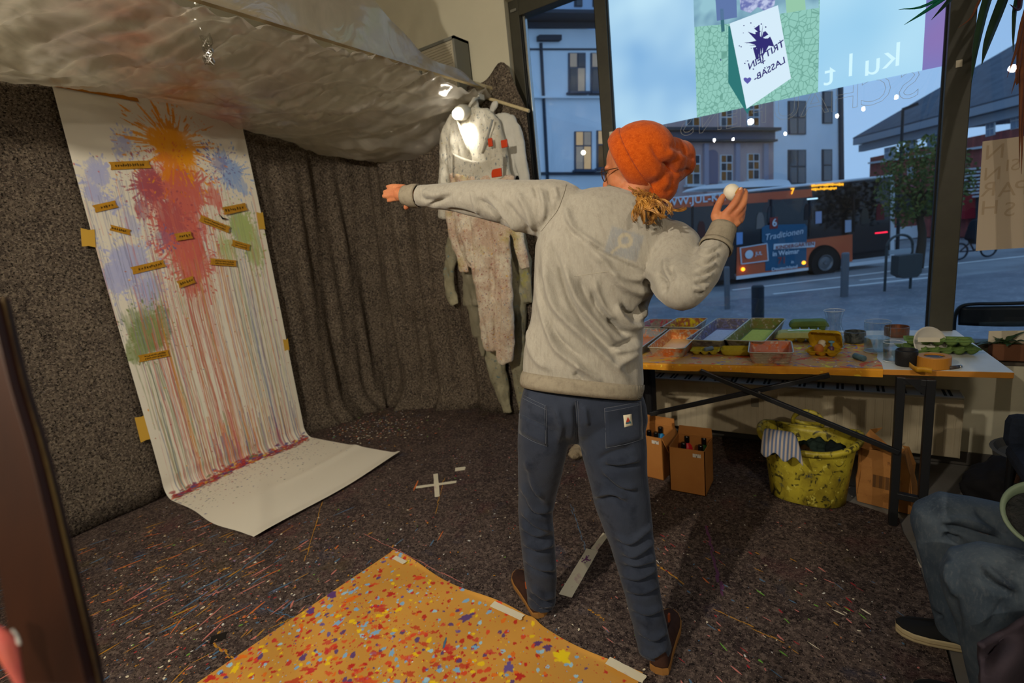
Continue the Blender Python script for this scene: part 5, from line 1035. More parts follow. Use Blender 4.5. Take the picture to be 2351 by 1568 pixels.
b = MB(); b.bb(x0, x1, ry-.002, 3.438, zt_, zt_+.01); b.build('top_grille', m_grill, rad, bevel=.002)
nx_ = 18; sl = MB(); sl.bb(-.008, .008, ry+.02, 3.42, zt_+.0095, zt_+.012); sme = None
for i in range(nx_):
    x = x0+.06+(x1-x0-.12)*i/(nx_-1)
    for dx in (-.012, .012):
        b = MB(); b.bb(x+dx-.0065, x+dx+.0065, ry+.018, 3.42, zt_+.0085, zt_+.0115); b.build('grille_slot', m_slot, rad)
for i in range(46):
    x = x0+.03+(x1-x0-.06)*i/45; b = MB(); b.bb(x-.005, x+.005, ry-.0025, ry+.001, zb+.02, zt_-.03); b.build('rib', m_rad, rad, bevel=.002)
p = ony(1733, 922, ry-.004); b = MB(); b.bb(p[0]-.022, p[0]+.022, ry-.006, ry-.001, p[2]-.035, p[2]+.025); b.build('meter_tag', mat('grey_tag', lw(120, 114, 100), .5), rad, bevel=.002)
# black upright behind the person's hip
p = ony(1488, 900, 3.1); b = MB(); b.bb(p[0]-.06, p[0]+.04, 3.04, 3.16, .007, .66); tag(b.build('black_case', mat('black_fabric_case', lw(22, 22, 25), .7), bevel=.02), 'tall black case standing under the left end of the table', 'case')
p = onz(1322, 1058); b = MB(); b.ell(p+V3(0, .05, .045), (.06, .10, .045)); V, N, Fc = remesh(b, .008, 2); V = wrinkle(V, N, .016, 18, 4); tag(mesh_obj('cloth_bundle', V, Fc, mat('beige_cloth', lw(150, 136, 112), .9, layers=[('noise', 30, .5, .65, lw(110, 96, 76))]), None, smooth=True), 'crumpled beige cloth on the floor seen between the standing person\'s legs', 'cloth')
# cardboard boxes with bottles
m_card = mat('cardboard', lw(176, 118, 60), .8, layers=[('noise', 4, .4, .7, lw(164, 106, 50)), ('noise', 45, .68, .72, lw(206, 170, 60))]); m_cardin = mat('cardboard_inside', lw(150, 104, 56), .9)
def carton_box(c, w, d, h, rz, label, flaps):
    T = thing('cardboard_box', label, 'box', (c[0], c[1], .007), rz, 'cardboard boxes of paint bottles'); M = WM[T]; WM[T] = Matrix.Identity(4); t = .004
    for nm, a in (('front_side', (-w/2, w/2, -d/2, -d/2+t, 0, h)), ('back_side', (-w/2, w/2, d/2-t, d/2, 0, h)), ('left_side', (-w/2, -w/2+t, -d/2, d/2, 0, h)), ('right_side', (w/2-t, w/2, -d/2, d/2, 0, h)), ('bottom', (-w/2, w/2, -d/2, d/2, 0, t))): b = MB(); b.bb(*a); b.build(nm, m_card, T)
    for side, ang, L in flaps:
        b = MB(); ca, sa = math.cos(ang), math.sin(ang)
        if side == 'b': b.add([(-w/2, d/2, h), (w/2, d/2, h), (w/2-.006, d/2+L*ca, h+L*sa), (-w/2+.006, d/2+L*ca, h+L*sa)], [(0, 1, 2, 3)])
        if side == 'f': b.add([(-w/2, -d/2, h), (w/2, -d/2, h), (w/2-.006, -d/2-L*ca, h+L*sa), (-w/2+.006, -d/2-L*ca, h+L*sa)], [(0, 1, 2, 3)])
        if side == 'r': b.add([(w/2, -d/2, h), (w/2, d/2, h), (w/2+L*ca, d/2-.006, h+L*sa), (w/2+L*ca, -d/2+.006, h+L*sa)], [(0, 1, 2, 3)])
        if side == 'l': b.add([(-w/2, -d/2, h), (-w/2, d/2, h), (-w/2-L*ca, d/2-.006, h+L*sa), (-w/2-L*ca, -d/2+.006, h+L*sa)], [(0, 1, 2, 3)])
        b.build('flap', m_card, T, solid=.004)
    b = MB(); b.bb(w/2-.062, w/2-.020, -d/2-.001, -d/2+.001, h-.040, h-.020); lbl = b.build('label_sticker', mat('white_sticker', lw(210, 206, 198), .6, layers=[('noise', 120, .55, .62, lw(60, 60, 62), (1, 1, .3))]), T)
    WM[T] = M; return T
cb = (V3(-.774, 2.587, 0)+V3(-.588, 2.783, 0))/2; carton_box(cb, .190, .195, .262, 0.0, 'open cardboard box with red and green paint bottles under the table', [('b', 1.35, .05)])
cb2 = (onz(1480, 1095)+onz(1532, 1102))/2+V3(-.03, .085, 0); carton_box(cb2, .19, .19, .262, -.12, 'open cardboard box partly hidden behind the standing person\'s thigh', [('b', 1.4, .05), ('r', -1.15, .16)])
def pbottle(px, py, col, label, top=.262, hh=.235, cap=lw(18, 18, 20)):
    p = onz(px, py, .007+hh); p = V3(p[0], p[1], .013); T = thing('paint_bottle', label, 'bottle', tuple(p), 0, 'paint bottles in the cardboard boxes'); b = MB(); b.lathe([(.001, 0), (.030, 0), (.031, .004), (.031, hh-.075), (.026, hh-.055), (.013, hh-.042), (.013, hh-.036)], p, 22); b.build('bottle_body', mat('paint_'+label, col, .35), T, smooth=True)
    b = MB(); b.lathe([(.0145, hh-.038), (.0148, hh-.004), (.013, hh), (.001, hh)], p, 18); b.build('cap', mat('black_cap', cap, .25, spec=.5), T, smooth=False)
pbottle(1577, 1003, lw(206, 34, 50), 'red paint bottle at the back of the cardboard box', hh=.25); pbottle(1616, 1007, lw(52, 128, 58), 'green paint bottle at the back of the cardboard box', hh=.25); pbottle(1569, 1018, lw(190, 30, 60), 'crimson paint bottle at the front of the cardboard box'); pbottle(1608, 1024, lw(40, 110, 56), 'dark green paint bottle at the front of the cardboard box', hh=.228)
pbottle(1516, 982, lw(40, 140, 206), 'sky blue paint bottle in the partly hidden box', hh=.25); pbottle(1506, 994, lw(180, 206, 200), 'pale grey paint bottle in the partly hidden box'); pbottle(1490, 990, lw(206, 150, 60), 'ochre paint bottle in the partly hidden box', hh=.24, cap=lw(196, 140, 60))
# yellow tub with rags
tc_ = onz(1850, 1163)+V3(0, .118, 0); tub = thing('laundry_tub', 'dirty yellow plastic tub full of rags under the table', 'tub', (tc_[0], tc_[1], .007), -.05)
m_tub = mat('yellow_plastic', lw(182, 168, 52), .45, spec=.4, layers=[('noise', 6, .42, .62, lw(128, 114, 34)), ('warp', 14, .56, .64, lw(60, 56, 28)), ('noise', 11, .64, .68, lw(40, 52, 66)), ('noise', 40, .6, .68, lw(206, 196, 90))]); M = WM[tub]; WM[tub] = Matrix.Identity(4)
def tubring(q, z, wav=0, n=56): return [((.235*q)*math.copysign(abs(math.cos(a))**.78, math.cos(a)), (.175*q)*math.copysign(abs(math.sin(a))**.78, math.sin(a)), z+wav*(math.cos(2*a))) for a in np.linspace(0, 2*PI, n, endpoint=False)]
b = MB(); b.loft([tubring(.72, .0), tubring(.78, .006), tubring(.82, .08), tubring(.88, .16, .002), tubring(.95, .235, .012), tubring(.985, .262, .018)], caps=False); r0 = tubring(.72, .001); b.add(r0, [tuple(range(len(r0)))]); b.build('tub_wall', m_tub, tub, smooth=True, solid=.004)
R_ = [np.array(p) for p in tubring(1.01, .264, .019)]; b = MB(); rings = []
for p_ in R_:
    o_ = nrm(V3(p_[0], p_[1], 0)); rings.append([p_+o_*x+V3(0, 0, z) for x, z in ((-.008, .0), (-.004, .006), (.010, .006), (.018, .0), (.018, -.014), (.013, -.014), (.012, -.004), (-.004, -.004))])
b.loft(rings+[rings[0]], caps=False); b.build('tub_rim', m_tub, tub, smooth=True)
hd = MB(); P = [(-.02+.075*math.cos(a), .165+.0, .262+.045*math.sin(a)+.01) for a in np.linspace(-.3, PI+.3, 16)]; hd.tube(P, .011, 10); hd.tube([(-.095, .168, .27), (-.02, .175, .262), (.055, .168, .27)], .009, 8, 3); hd.build('tub_handle', m_tub, tub, smooth=True)
for ch in tub.children: ch.scale = (.93, .93, 1.27)
WM[tub] = M
def rag(name, label, c, r, col, seed, stripes=None, cat='rag'):
    b = MB(); b.ell((0, 0, 0), r, n=30, m=20); V, N, Fc = remesh(b, .007, 2); V = wrinkle(V, N, .022, 14, seed); V = wrinkle(V, N, .010, 38, seed+3); mt = mat('rag_'+label, col, .95, spec=.05, layers=stripes or [('noise', 10, .4, .7, tuple(x*.6 for x in col))], bump=('noise', 120, .3))
    return tag(mesh_obj(name, V+np.array(c), Fc, mt, None, smooth=True), label, cat)
rag('rag', 'dark teal rag at the front left of the tub', onz(1785, 1030, .30)+V3(0, .03, -.02), (.055, .045, .04), lw(36, 66, 70), 3); rag('rag', 'dark green rag heap in the middle of the tub', onz(1872, 1022, .30)+V3(0, .02, -.03), (.075, .06, .05), lw(38, 50, 44), 9); rag('rag', 'olive rag at the right of the tub', onz(1900, 1030, .30)+V3(-.02, .05, -.04), (.05, .04, .045), lw(64, 70, 44), 14); rag('rag', 'blackish rag at the far right of the tub', onz(1918, 1030, .30)+V3(0, 0, -.02), (.04, .045, .04), lw(26, 32, 32), 22); rag('rag', 'brown rag deep in the tub centre', onz(1850, 1036, .28)+V3(0, .02, -.04), (.08, .06, .05), lw(70, 54, 30), 31)
# striped towel draped over the tub's left end
tw = MB(); G = []; q0 = [onz(1746, 1018, .36), onz(1760, 985, .40), onz(1815, 993, .40), onz(1845, 1040, .36)]
for i in range(25):
    a = i/24; row = []
    for j in range(25):
        v_ = j/24; p_ = (q0[0]*(1-a)+q0[3]*a)*(v_)+(q0[1]*(1-a)+q0[2]*a)*(1-v_); p_ = p_+V3(0, 0, .018*math.sin(a*14+v_*3)*v_+.02*math.sin(PI*v_)-.05*v_**3); row.append(p_)
    G.append(row)
tw.grid(G); tag(tw.build('striped_towel', mat('striped_cotton', lw(176, 164, 154), .95, layers=[('line', 36, .45, .55, lw(92, 108, 140), (.5, 1, .2))], bump=('noise', 150, .2)), smooth=True, solid=.008), 'folded blue-striped towel on top of the rags in the tub', 'towel')
# brown paper bag
bg0 = (V3(.085, 2.816, 0)+V3(.305, 2.754, 0))/2+V3(.02, .075, 0); m_bag = mat('brown_paper_bag', lw(158, 108, 56), .75, layers=[('noise', 7, .4, .7, lw(136, 90, 44)), ('noise', 30, .62, .7, lw(110, 72, 36))], bump=('noise', 14, .4))
bag = thing('paper_bag', 'crumpled brown paper carrier bag standing right of the tub', 'bag', (bg0[0], bg0[1], .007), -.24); M = WM[bag]; WM[bag] = Matrix.Identity(4)
def bagring(w, d, z, dx=0, am=.0, sd=0): 
    rg_ = random.Random(sd); P = []
    for x, y in rrect(w, d, .012, 4):
        P.append((x+dx+rg_.uniform(-am, am), y+rg_.uniform(-am, am), z+rg_.uniform(-am, am)))
    return P
b = MB(); b.loft([bagring(.22, .14, 0, 0, .001, 1), bagring(.225, .145, .03, 0, .004, 2), bagring(.22, .135, .12, -.004, .008, 3), bagring(.21, .125, .20, -.01, .010, 4), bagring(.18, .11, .28, -.03, .012, 5)], caps=False); r0 = bagring(.22, .14, 0.001, 0, .001, 1); b.add(r0, [tuple(range(len(r0)))]); b.build('bag_body', m_bag, bag, solid=.0015)
b = MB(); b.add([(-.12, -.055, .28), (.06, -.055, .28), (.065, .055, .28), (-.115, .055, .28), (-.075, -.02, .375), (-.035, .03, .375), (.03, -.05, .30)], [(0, 4, 5, 3), (0, 6, 4)]); b.build('bag_rim', m_bag, bag, solid=.0015)
b = MB(); b.bb(-.045, .065, -.0745, -.0725, .10, .165); b.build('bag_print', mat('faded_print', lw(124, 84, 42), .8, layers=[('line', 60, .4, .6, lw(96, 66, 38), (.2, 1, 1))]), bag); WM[bag] = M
# plant pot on the sill right of the table end
pp = ony(2305, 850, 3.40); plant = thing('sill_plant', 'small green plant in a brown pot on the sill right of the table', 'plant', (pp[0], 3.43, WZ0-.035))
b = MB(); b.bb(pp[0]-.05, pp[0]+.28, 3.40, 3.50, WZ0-.035, WZ0+.05); b.build('plant_box', mat('terracotta_box', lw(110, 72, 50), .8), plant, bevel=.004)
m_leaf = mat('leaf_green', lw(52, 76, 44), .5, layers=[('noise', 14, .4, .7, lw(36, 56, 34))])
def blade(P, W, nrm_hint, mt, parent, name='leaf', fold=.25, sub=5):
    Q = catmull(np.hstack([np.array(P), np.array(W)[:, None]]), sub); T = np.gradient(Q[:, :3], axis=0); G = []
    for i in range(len(Q)):
        x = nrm(np.cross(T[i], nrm_hint)); y = np.cross(x, nrm(T[i])); G.append([Q[i, :3]-x*Q[i, 3]+y*Q[i, 3]*fold, Q[i, :3], Q[i, :3]+x*Q[i, 3]+y*Q[i, 3]*fold])
    b = MB(); b.grid(G); return b.build(name, mt, parent, smooth=True, solid=.0008)
rr_ = random.Random(8)
for i in range(16):
    a = rr_.uniform(0, 6.3); L = rr_.uniform(.06, .11); c = V3(pp[0]-.02+rr_.uniform(-.03, .06), 3.43+rr_.uniform(-.02, .02), WZ0+.05); d = V3(math.cos(a), math.sin(a)*.6, rr_.uniform(.0, .9)); blade([c, c+d*L*.5, c+d*L-V3(0, 0, .02)], [.004, .016, .001], (0, 0, 1), m_leaf, plant)
# ================================================================ lamps behind the camera, seen mirrored in the window, and the added canopy lamp
m_bulb = emat('bulb_glow', (1.0, .86, .66), 440); m_cord = mat('lamp_cord', lw(24, 24, 24), .6); m_sock = mat('lamp_socket', lw(40, 36, 30), .5)
for i, (px, py) in enumerate([(1640, 322), (1683, 320), (1803, 307), (1922, 266), (1982, 250), (2058, 223), (2165, 195)]):
    v = onz(px, py, 2.74); p = V3(v[0], 2*3.556-v[1], 2.74)
    p[1] = max(p[1], YR+.3); nm = ['first', 'second', 'third', 'fourth', 'fifth', 'sixth', 'seventh'][i]
    T = thing('hanging_bulb', nm+' bright bulb from the left in the row of bulbs mirrored in the window', 'lamp', tuple(p), 0, 'hanging light bulbs')
    b = MB(); b.ell(p, (.020, .020, .026), n=16, m=10); b.build('bulb', m_bulb, T, smooth=True)
    b = MB(); b.lathe([(.016, .034), (.018, .04), (.018, .075), (.004, .085)], p, 14); b.build('socket', m_sock, T); b = MB(); b.cyl(p+V3(0, 0, .08), (p[0], p[1], ZC), .003, n=6); b.build('cord', m_cord, T)
p = V3(-2.85, -.35, 3.30); T = thing('added_canopy_lamp', 'added unseen globe lamp that brightens the plastic canopy from above', 'lamp', tuple(p)); b = MB(); b.lathe([(.03, .10), (.05, .10), (.05, .25), (.001, .25)], p, 18); b.build('lamp_base', m_sock, T); b = MB(); b.ell(p, (.10, .10, .10), n=24, m=14); b.build('globe', thin_glass('frosted_globe', (.95, .93, .88), .05, .3), T, smooth=True)  # globe body for the light added above the canopy
for nm, K, tg in (('left', KEY, (-2.2, 1.9, 1.1)), ('right', KEY2, (-1.2, 2.2, .9))):
    K = np.array(K); d = nrm(np.array(tg)-K); T = thing('ceiling_spotlight', 'black can spotlight mirrored in the window, '+nm+' one of two', 'lamp', tuple(K)); b = MB(); b.lathe([(.001, -.16), (.06, -.15), (.065, -.02), (.065, -.01)], K, 20, d); b.build('lamp_can', m_black, T, smooth=True); b = MB(); b.cyl(K-d*.1, (K-d*.1)*V3(1, 1, 0)+V3(0, 0, ZC), .012, n=8); b.build('lamp_stem', m_black, T)

# ================================================================ projection film on the window
YP = 3.540
def wp(px, py, y=YP): return ony(px, py, y)
def emix(name, c1, c2, scale, s1=1.0, kind='noise', lo=.4, hi=.6, stretch=(1, 1, 1)):
    m = bpy.data.materials.new(name); m.use_nodes = True; t = m.node_tree; N = t.nodes; L = t.links; N.clear(); e = N.new('ShaderNodeEmission'); o = N.new('ShaderNodeOutputMaterial'); tc_ = N.new('ShaderNodeTexCoord'); mp = N.new('ShaderNodeMapping'); mp.inputs['Scale'].default_value = tuple(scale*k for k in stretch)
    if kind == 'noise': n = N.new('ShaderNodeTexNoise'); out = n.outputs[0]
    else: n = N.new('ShaderNodeTexVoronoi'); n.feature = 'DISTANCE_TO_EDGE'; out = n.outputs['Distance']
    n.inputs['Scale'].default_value = 1; mr = N.new('ShaderNodeMapRange'); mr.inputs[1].default_value = lo; mr.inputs[2].default_value = hi; mx = N.new('ShaderNodeMix'); mx.data_type = 'RGBA'; mx.inputs[6].default_value = (*c1, 1); mx.inputs[7].default_value = (*c2, 1)
    L.new(tc_.outputs['Object'], mp.inputs[0]); L.new(mp.outputs[0], n.inputs['Vector']); L.new(out, mr.inputs[0]); L.new(mr.outputs[0], mx.inputs[0]); L.new(mx.outputs[2], e.inputs[0]); e.inputs[1].default_value = s1; L.new(e.outputs[0], o.inputs[0]); return m
zS = wp(1430, 305)[2]; scr = thing('projection_screen', 'glowing rear-projected slide on film across the upper shop window', 'screen', (-.45, YP, zS))
X0s, X1s = -1.330, .400; xa, xb = wp(1600, 270)[0], wp(1878, 215)[0]; xc = wp(2118, 150)[0]; zT = 3.015
def pane_(name, x0, x1, mt, y=YP): b = MB(); b.bb(x0, x1, y, y+.003, zS, zT); return b.build(name, mt, scr)
pane_('blank_area', X0s, xa, emix('proj_left', lw(126, 176, 222), lw(188, 226, 246), 1.6, 1.0, lo=.3, hi=.6)); photo = pane_('photo_area', xa, xb, emix('proj_cobbles', (.05, .20, .15), (.28, .58, .50), 30, 1.0, 'voro', -.06, .09, (1.25, 1, 1))); pane_('text_area', xb, xc, emix('proj_right', lw(150, 204, 238), lw(186, 228, 248), 1.2, 1.0, lo=.35, hi=.65)); pane_('margin_area', xc, X1s, emix('proj_purple', lw(104, 128, 196), lw(140, 116, 178), 1.0, 1.0, lo=.4, hi=.6))
def flat(name, pts, mt, parent, y): 
    P = [wp(px, py, y) for px, py in pts]; b = MB(); b.add(P, [tuple(range(len(P)))]); return b.build(name, mt, parent)
flat('street_backdrop', [(1591, -40), (1879, -60), (1880, 18), (1800, 30), (1700, 52), (1594, 62)], emix('proj_wall', lw(110, 150, 176), lw(150, 196, 210), 6), scr, YP-.002)
flat('doorway', [(1640, -40), (1690, -40), (1692, 40), (1646, 48)], emat('proj_door', lw(96, 120, 170)), scr, YP-.003); flat('doorway', [(1800, -40), (1845, -40), (1850, 22), (1806, 30)], emat('proj_door2', lw(150, 200, 170)), scr, YP-.003); flat('bollard', [(1653, 20), (1661, 20), (1664, 72), (1656, 74)], emat('proj_post', lw(60, 110, 120)), scr, YP-.003)
flat('sign_shadow', [(1672, 60), (1684, 60), (1722, 250), (1716, 262), (1672, 190)], emat('proj_shadow', lw(48, 118, 118)), scr, YP-.003)
flat('fur_hem', [(1695, -40), (1785, -40), (1778, 12), (1760, 28), (1740, 16), (1722, 30), (1700, 22)], emix('proj_fur', lw(110, 120, 180), lw(190, 200, 232), 30), scr, YP-.0035)
sign = flat('sign_board', [(1675, 54), (1786, 12), (1816, 180), (1714, 250)], emat('proj_white', lw(214, 236, 250), 1.0), scr, YP-.0045)
rg_ = random.Random(5); m_pi = emat('proj_ink', lw(54, 50, 120), .9)
P = [(1745+(10+ (rg_.random()**2.2)*34)*math.cos(a)*.9, 97+(12+(rg_.random()**2.2)*34)*math.sin(a)) for a in np.linspace(0, 2*PI, 60, endpoint=False)]; flat('ink_splash', P, m_pi, sign, YP-.006)
for i in range(26): x, y = rg_.gauss(1735, 22), rg_.gauss(100, 34); r = rg_.uniform(.5, 2.0); flat('ink_drop', [(x+r*math.cos(a), y+r*math.sin(a)) for a in np.linspace(0, 6.28, 7, endpoint=False)], m_pi, sign, YP-.006)
axs = wp(1690, 165, YP-.007)-wp(1790, 100, YP-.007); ays = wp(1722, 52, YP-.007)-wp(1735, 116, YP-.007)
for tx, px, py, sz in (('TRITT', 1772, 117, .050), ('EIN', 1733, 145, .050), ('+', 1752, 143, .05), ('LASS', 1782, 150, .048), ('AB-', 1746, 172, .048)): put_text('sign_lettering', tx, sz, wp(px, py, YP-.007), axs, ays, m_pi, sign, bold=True)
hx, hy = 1716, 184; flat('heart', [(hx+9*math.sin(t)**3, hy-(8*math.cos(t)-3*math.cos(2*t)-1.2*math.cos(3*t))*.9) for t in np.linspace(0, 2*PI, 22, endpoint=False)], emat('proj_heart', lw(96, 96, 180), .9), sign, YP-.006)
m_kult = emat('proj_letters', lw(206, 242, 252), 1.05)
for ch, px, py in (('k', 2049, 130), ('u', 2003, 148), ('l', 1953, 152), ('t', 1905, 172)): put_text('slide_letter', ch, .165, wp(px, py, YP-.002), (-1, 0, 0), (0, 0, 1), m_kult, scr)

# clear foil scrap hanging inside the left pane
m_foil = thin_glass('foil_film', (.985, .99, 1), .05, .10)
G = []
for i in range(14):
    t_ = i/13; row = []
    for j in range(10):
        v_ = j/9; a_ = wp(1262+t_*4, 268+t_*155, 3.50); b_ = wp(1388-t_*70, 300+t_*122, 3.50); row.append(a_*(1-v_)+b_*v_+V3(0, .02*math.sin(v_*7+t_*5), 0))
    G.append(row)
b = MB(); b.grid(G); tag(b.build('foil_scrap', m_foil, smooth=True), 'clear foil remnant hanging before the left window pane', 'plastic sheet')

# poster stuck to the right pane, seen from behind
P4 = [wp(2256, 325, 3.535), wp(2420, 303, 3.535), wp(2410, 565, 3.535), wp(2240, 576, 3.535)]
b = MB(); b.add(P4+[p+V3(0, .002, 0) for p in P4], [(0, 1, 2, 3), (7, 6, 5, 4), (0, 4, 5, 1), (1, 5, 6, 2), (2, 6, 7, 3), (3, 7, 4, 0)]); pst = tag(b.build('poster', mat('poster_back', lw(196, 180, 160), .85, trans=0)), 'beige poster stuck on the right window pane, seen from its back', 'poster')
m_ghost = mat('ghost_print', lw(178, 158, 134), .85)
for tx, px, py, sz in (('N', 2284, 350, .10), ('SI', 2325, 380, .08), ('N', 2278, 400, .09), ('R', 2270, 436, .10), ('A', 2312, 436, .10), ('P', 2345, 432, .10), ('H', 2272, 478, .10), ('S', 2318, 482, .10)): put_text('ghost_letter', tx, sz, wp(px, py, 3.533), (-1, 0, 0), (0, 0, 1), m_ghost, pst)
P4 = [wp(2270, 760, 3.44), wp(2400, 758, 3.44), wp(2400, 792, 3.44), wp(2268, 790, 3.44)]; b = MB(); b.add(P4+[p+V3(0, .002, 0) for p in P4], [(0, 1, 2, 3), (7, 6, 5, 4), (0, 4, 5, 1), (1, 5, 6, 2), (2, 6, 7, 3), (3, 7, 4, 0)]); tag(b.build('notice', m_paper), 'pale paper notice low on the right window pane', 'notice')

# ================================================================ the street
GZ = -.85
def onpl(px, py, P0, d):   # vertical plane through P0 along d
    n = nrm(V3(-d[1], d[0], 0)); r = ray(px, py); return CAM+r*(((np.asarray(P0)-CAM)@n)/(r@n))
m_road = mat('asphalt', lw(146, 148, 150), .55, spec=.4, layers=[('noise', .6, .4, .7, lw(100, 102, 106)), ('noise', 20, .5, .7, lw(132, 134, 138))]); m_cob = mat('street_cobbles', lw(140, 142, 146), .45, spec=.45, layers=[('edge', 7, .0, .10, lw(112, 114, 120)), ('noise', 1.1, .4, .7, lw(92, 96, 104))], bump=('voro', 8, .8)); m_line = mat('road_paint', lw(225, 225, 222), .6)
b = MB(); b.bb(-45, 40, 3.85, 70, GZ-.3, GZ-.05); tag(b.build('street', m_road), kind='structure')
b = MB(); d1 = nrm(onz(2134, 639, GZ)-onz(1792, 675, GZ)); q0 = onz(1792, 679, GZ); b.add([(-45, 3.80, GZ), (40, 3.80, GZ), tuple((q0+d1*40)[:2])+(GZ,), tuple((q0-d1*40)[:2])+(GZ,)], [(0, 1, 2, 3)]); tag(b.build('pavement', m_cob, solid=.05), kind='structure')
b = MB(); b.bb(-2.6, 3.2, 3.78, 4.75, GZ, -.03); tag(b.build('shop_plinth', mat('plinth', lw(120, 116, 108), .8)), kind='structure')
def road_line(a, c, w, label):
    p, q_ = onz(*a, GZ-.045), onz(*c, GZ-.045); d = nrm(q_-p); n = V3(-d[1], d[0], 0); p = p-d*.2; q_ = q_+d*.3; b = MB(); b.add([p-n*w, q_-n*w, q_+n*w, p+n*w], [(0, 1, 2, 3)]); tag(b.build('road_marking', m_line, solid=.004), label, 'road marking')
road_line((1696, 664), (2134, 612), .07, 'white road line nearer the bus'); road_line((1792, 673), (2134, 637), .06, 'white road line along the pavement edge'); road_line((2195, 605), (2351, 588), .07, 'white road line right of the wide mullion, upper'); road_line((1990, 642), (2140, 628), .05, 'short white road line by the litter bin')
# bollards
m_bol = mat('bollard_steel', lw(96, 100, 106), .45, metal=.3); m_bold = mat('bollard_dark', lw(34, 38, 44), .5)
for px, pyb, pyt, r, mt, l in ((1670, 712, 612, .065, m_bol, 'grey steel bollard left of the dark bollard outside'), (1740, 745, 655, .12, m_bold, 'thick dark bollard closest to the window outside'), (1938, 683, 580, .085, m_bol, 'tilted grey bollard in front of the bus\'s front wheel')):
    p = onz(px, pyb, GZ); r0 = ray(px, pyt); t_ = p[1]/r0[1]; top = CAM+r0*t_; b = MB(); b.lathe([(r*1.02, 0), (r, .02), (r, top[2]-GZ-.03), (r*.8, top[2]-GZ), (.001, top[2]-GZ)], p, 20); bo = tag(b.build('bollard', mt, smooth=False), l, 'bollard')
# litter bin
p = onz(2060, 668, GZ); bn = thing('litter_bin', 'dark arched street litter bin on two posts', 'bin', tuple(p)); d = nrm(V3(rt[0], rt[1], 0)); m_bin = mat('bin_green', lw(52, 60, 62), .5); S1 = (onpl(2060, 540, p, d)[2]-GZ); W1 = .31
for s_ in (-1, 1): b = MB(); b.cyl(p+d*s_*W1, p+d*s_*W1+V3(0, 0, S1*.80), .03, n=10); b.build('post', m_bin, bn)
P = [p+d*W1*math.cos(a)+V3(0, 0, S1*.80+S1*.20*math.sin(a)) for a in np.linspace(0, PI, 16)]; b = MB(); b.tube(P, .03, 10); b.build('arch', m_bin, bn, smooth=True)
b = MB(); b.prism(p-d*W1*.9+V3(0, 0, S1*.26)-fw*V3(1, 1, 0)*.12, d, (0, 0, 1), [(0, .1), (.15, 0), (W1*1.5, 0), (W1*1.8, .1), (W1*1.8, S1*.40), (0, S1*.40)], .25); b.build('bucket', m_bin, bn); b = MB(); b.bar(p-d*W1*.85+V3(0, 0, S1*.71), p+d*W1*.85+V3(0, 0, S1*.71), .06, .10); b.build('bin_stripe', mat('bin_stripe', lw(150, 160, 166), .4), bn)
# street lamp
pl_ = onz(2062, 640, GZ)*V3(1, 1, 1); c0 = ony(2073, 330, 26); lp = thing('street_lamp', 'slim street lamp reaching over the brick house roof line', 'street lamp', (c0[0], 26, GZ)); b = MB(); b.cyl((c0[0], 26, GZ), ony(2073, 252, 26), .07, .05, 10); b.build('pole', m_bold, lp); b = MB(); b.bar(ony(2071, 252, 26), ony(2108, 238, 26), .16, .10); b.build('lamp_head', m_bold, lp)

# ---- bus
bA, bB = ony(1690, 645, 18.0), ony(2045, 612, 21.5); bB[2] = bA[2] = (bA[2]+bB[2])/2; bd = nrm(bB-bA); bn_ = V3(-bd[1], bd[0], 0); bn_ = bn_ if bn_[1] > 0 else -bn_
bus = thing('city_bus', 'orange and black city bus with blue kindergarten advertising passing the window', 'bus', tuple(bA+bd*2))
def bp(px, py, o_=0.0): return onpl(px, py, bA, bd)-bn_*o_
def bpan(name, pts, mt, o_=.02, t_=.03, parent=None):
    P = [bp(x, y, o_) for x, y in pts]; b = MB(); n = len(P); b.add(P+[p+bn_*t_ for p in P], [tuple(range(n)), tuple(range(2*n-1, n-1, -1))]+[(k, n+k, n+(k+1) % n, (k+1) % n) for k in range(n)]); return b.build(name, mt, parent or bus)
m_or = mat('bus_orange', lw(206, 96, 52), .35, spec=.5, layers=[('noise', .8, .4, .7, lw(186, 80, 44))]); m_bk = mat('bus_glass', lw(14, 18, 26), .08, spec=.6); m_bw = mat('bus_white', lw(216, 220, 224), .35); m_bl = mat('advert_blue', lw(44, 92, 122), .4)
zr = bp(1850, 428)[2]; z0_ = bA[2]+.30; s0, s1 = -4.6, (bp(2050, 500)-bA)@bd; zR = zr
def bbx(name, a, c, z0, z1, w, mt, inset=0.0): b = MB(); p = bA+bd*((a+c)/2)+bn_*(w/2+inset); p[2] = (z0+z1)/2; b.box(p, (c-a, w, z1-z0), np.array([bd, bn_, V3(0, 0, 1)]).T); return b.build(name, mt, bus, bevel=.05)
bbx('bus_body', s0, s1, z0_, zR, 2.4, m_bk); bbx('roof', s0, s1, zR, zR+.09, 2.42, m_bw, -.01)
bpan('roof_pod', [(1612, 432), (1625, 424), (1700, 416), (1800, 409), (1822, 412), (1830, 424)], m_bw, -.25, 1.2)
bpan('upper_band', [(1470, 459), (1745, 443), (1762, 458), (1762, 464), (1470, 483)], m_or); bpan('upper_band', [(1745, 443), (1862, 434), (1864, 452), (1790, 458), (1762, 458)], m_or)
bpan('lower_side', [(1692, 568), (1956, 538), (1956, 600), (1690, 634)], m_or, .02); bpan('skirt_line', [(1690, 634), (1855, 614), (1855, 620), (1690, 642)], m_bw, .025); bpan('skirt_line', [(1925, 607), (2048, 592), (2048, 600), (1925, 615)], m_bw, .025); bpan('door_panel', [(1500, 590), (1688, 568), (1686, 640), (1500, 664)], mat('bus_dark_side', lw(34, 36, 42), .4), .015)
bpan('pillar', [(2044, 412), (2053, 411), (2051, 592), (2043, 594)], m_bw, .03)
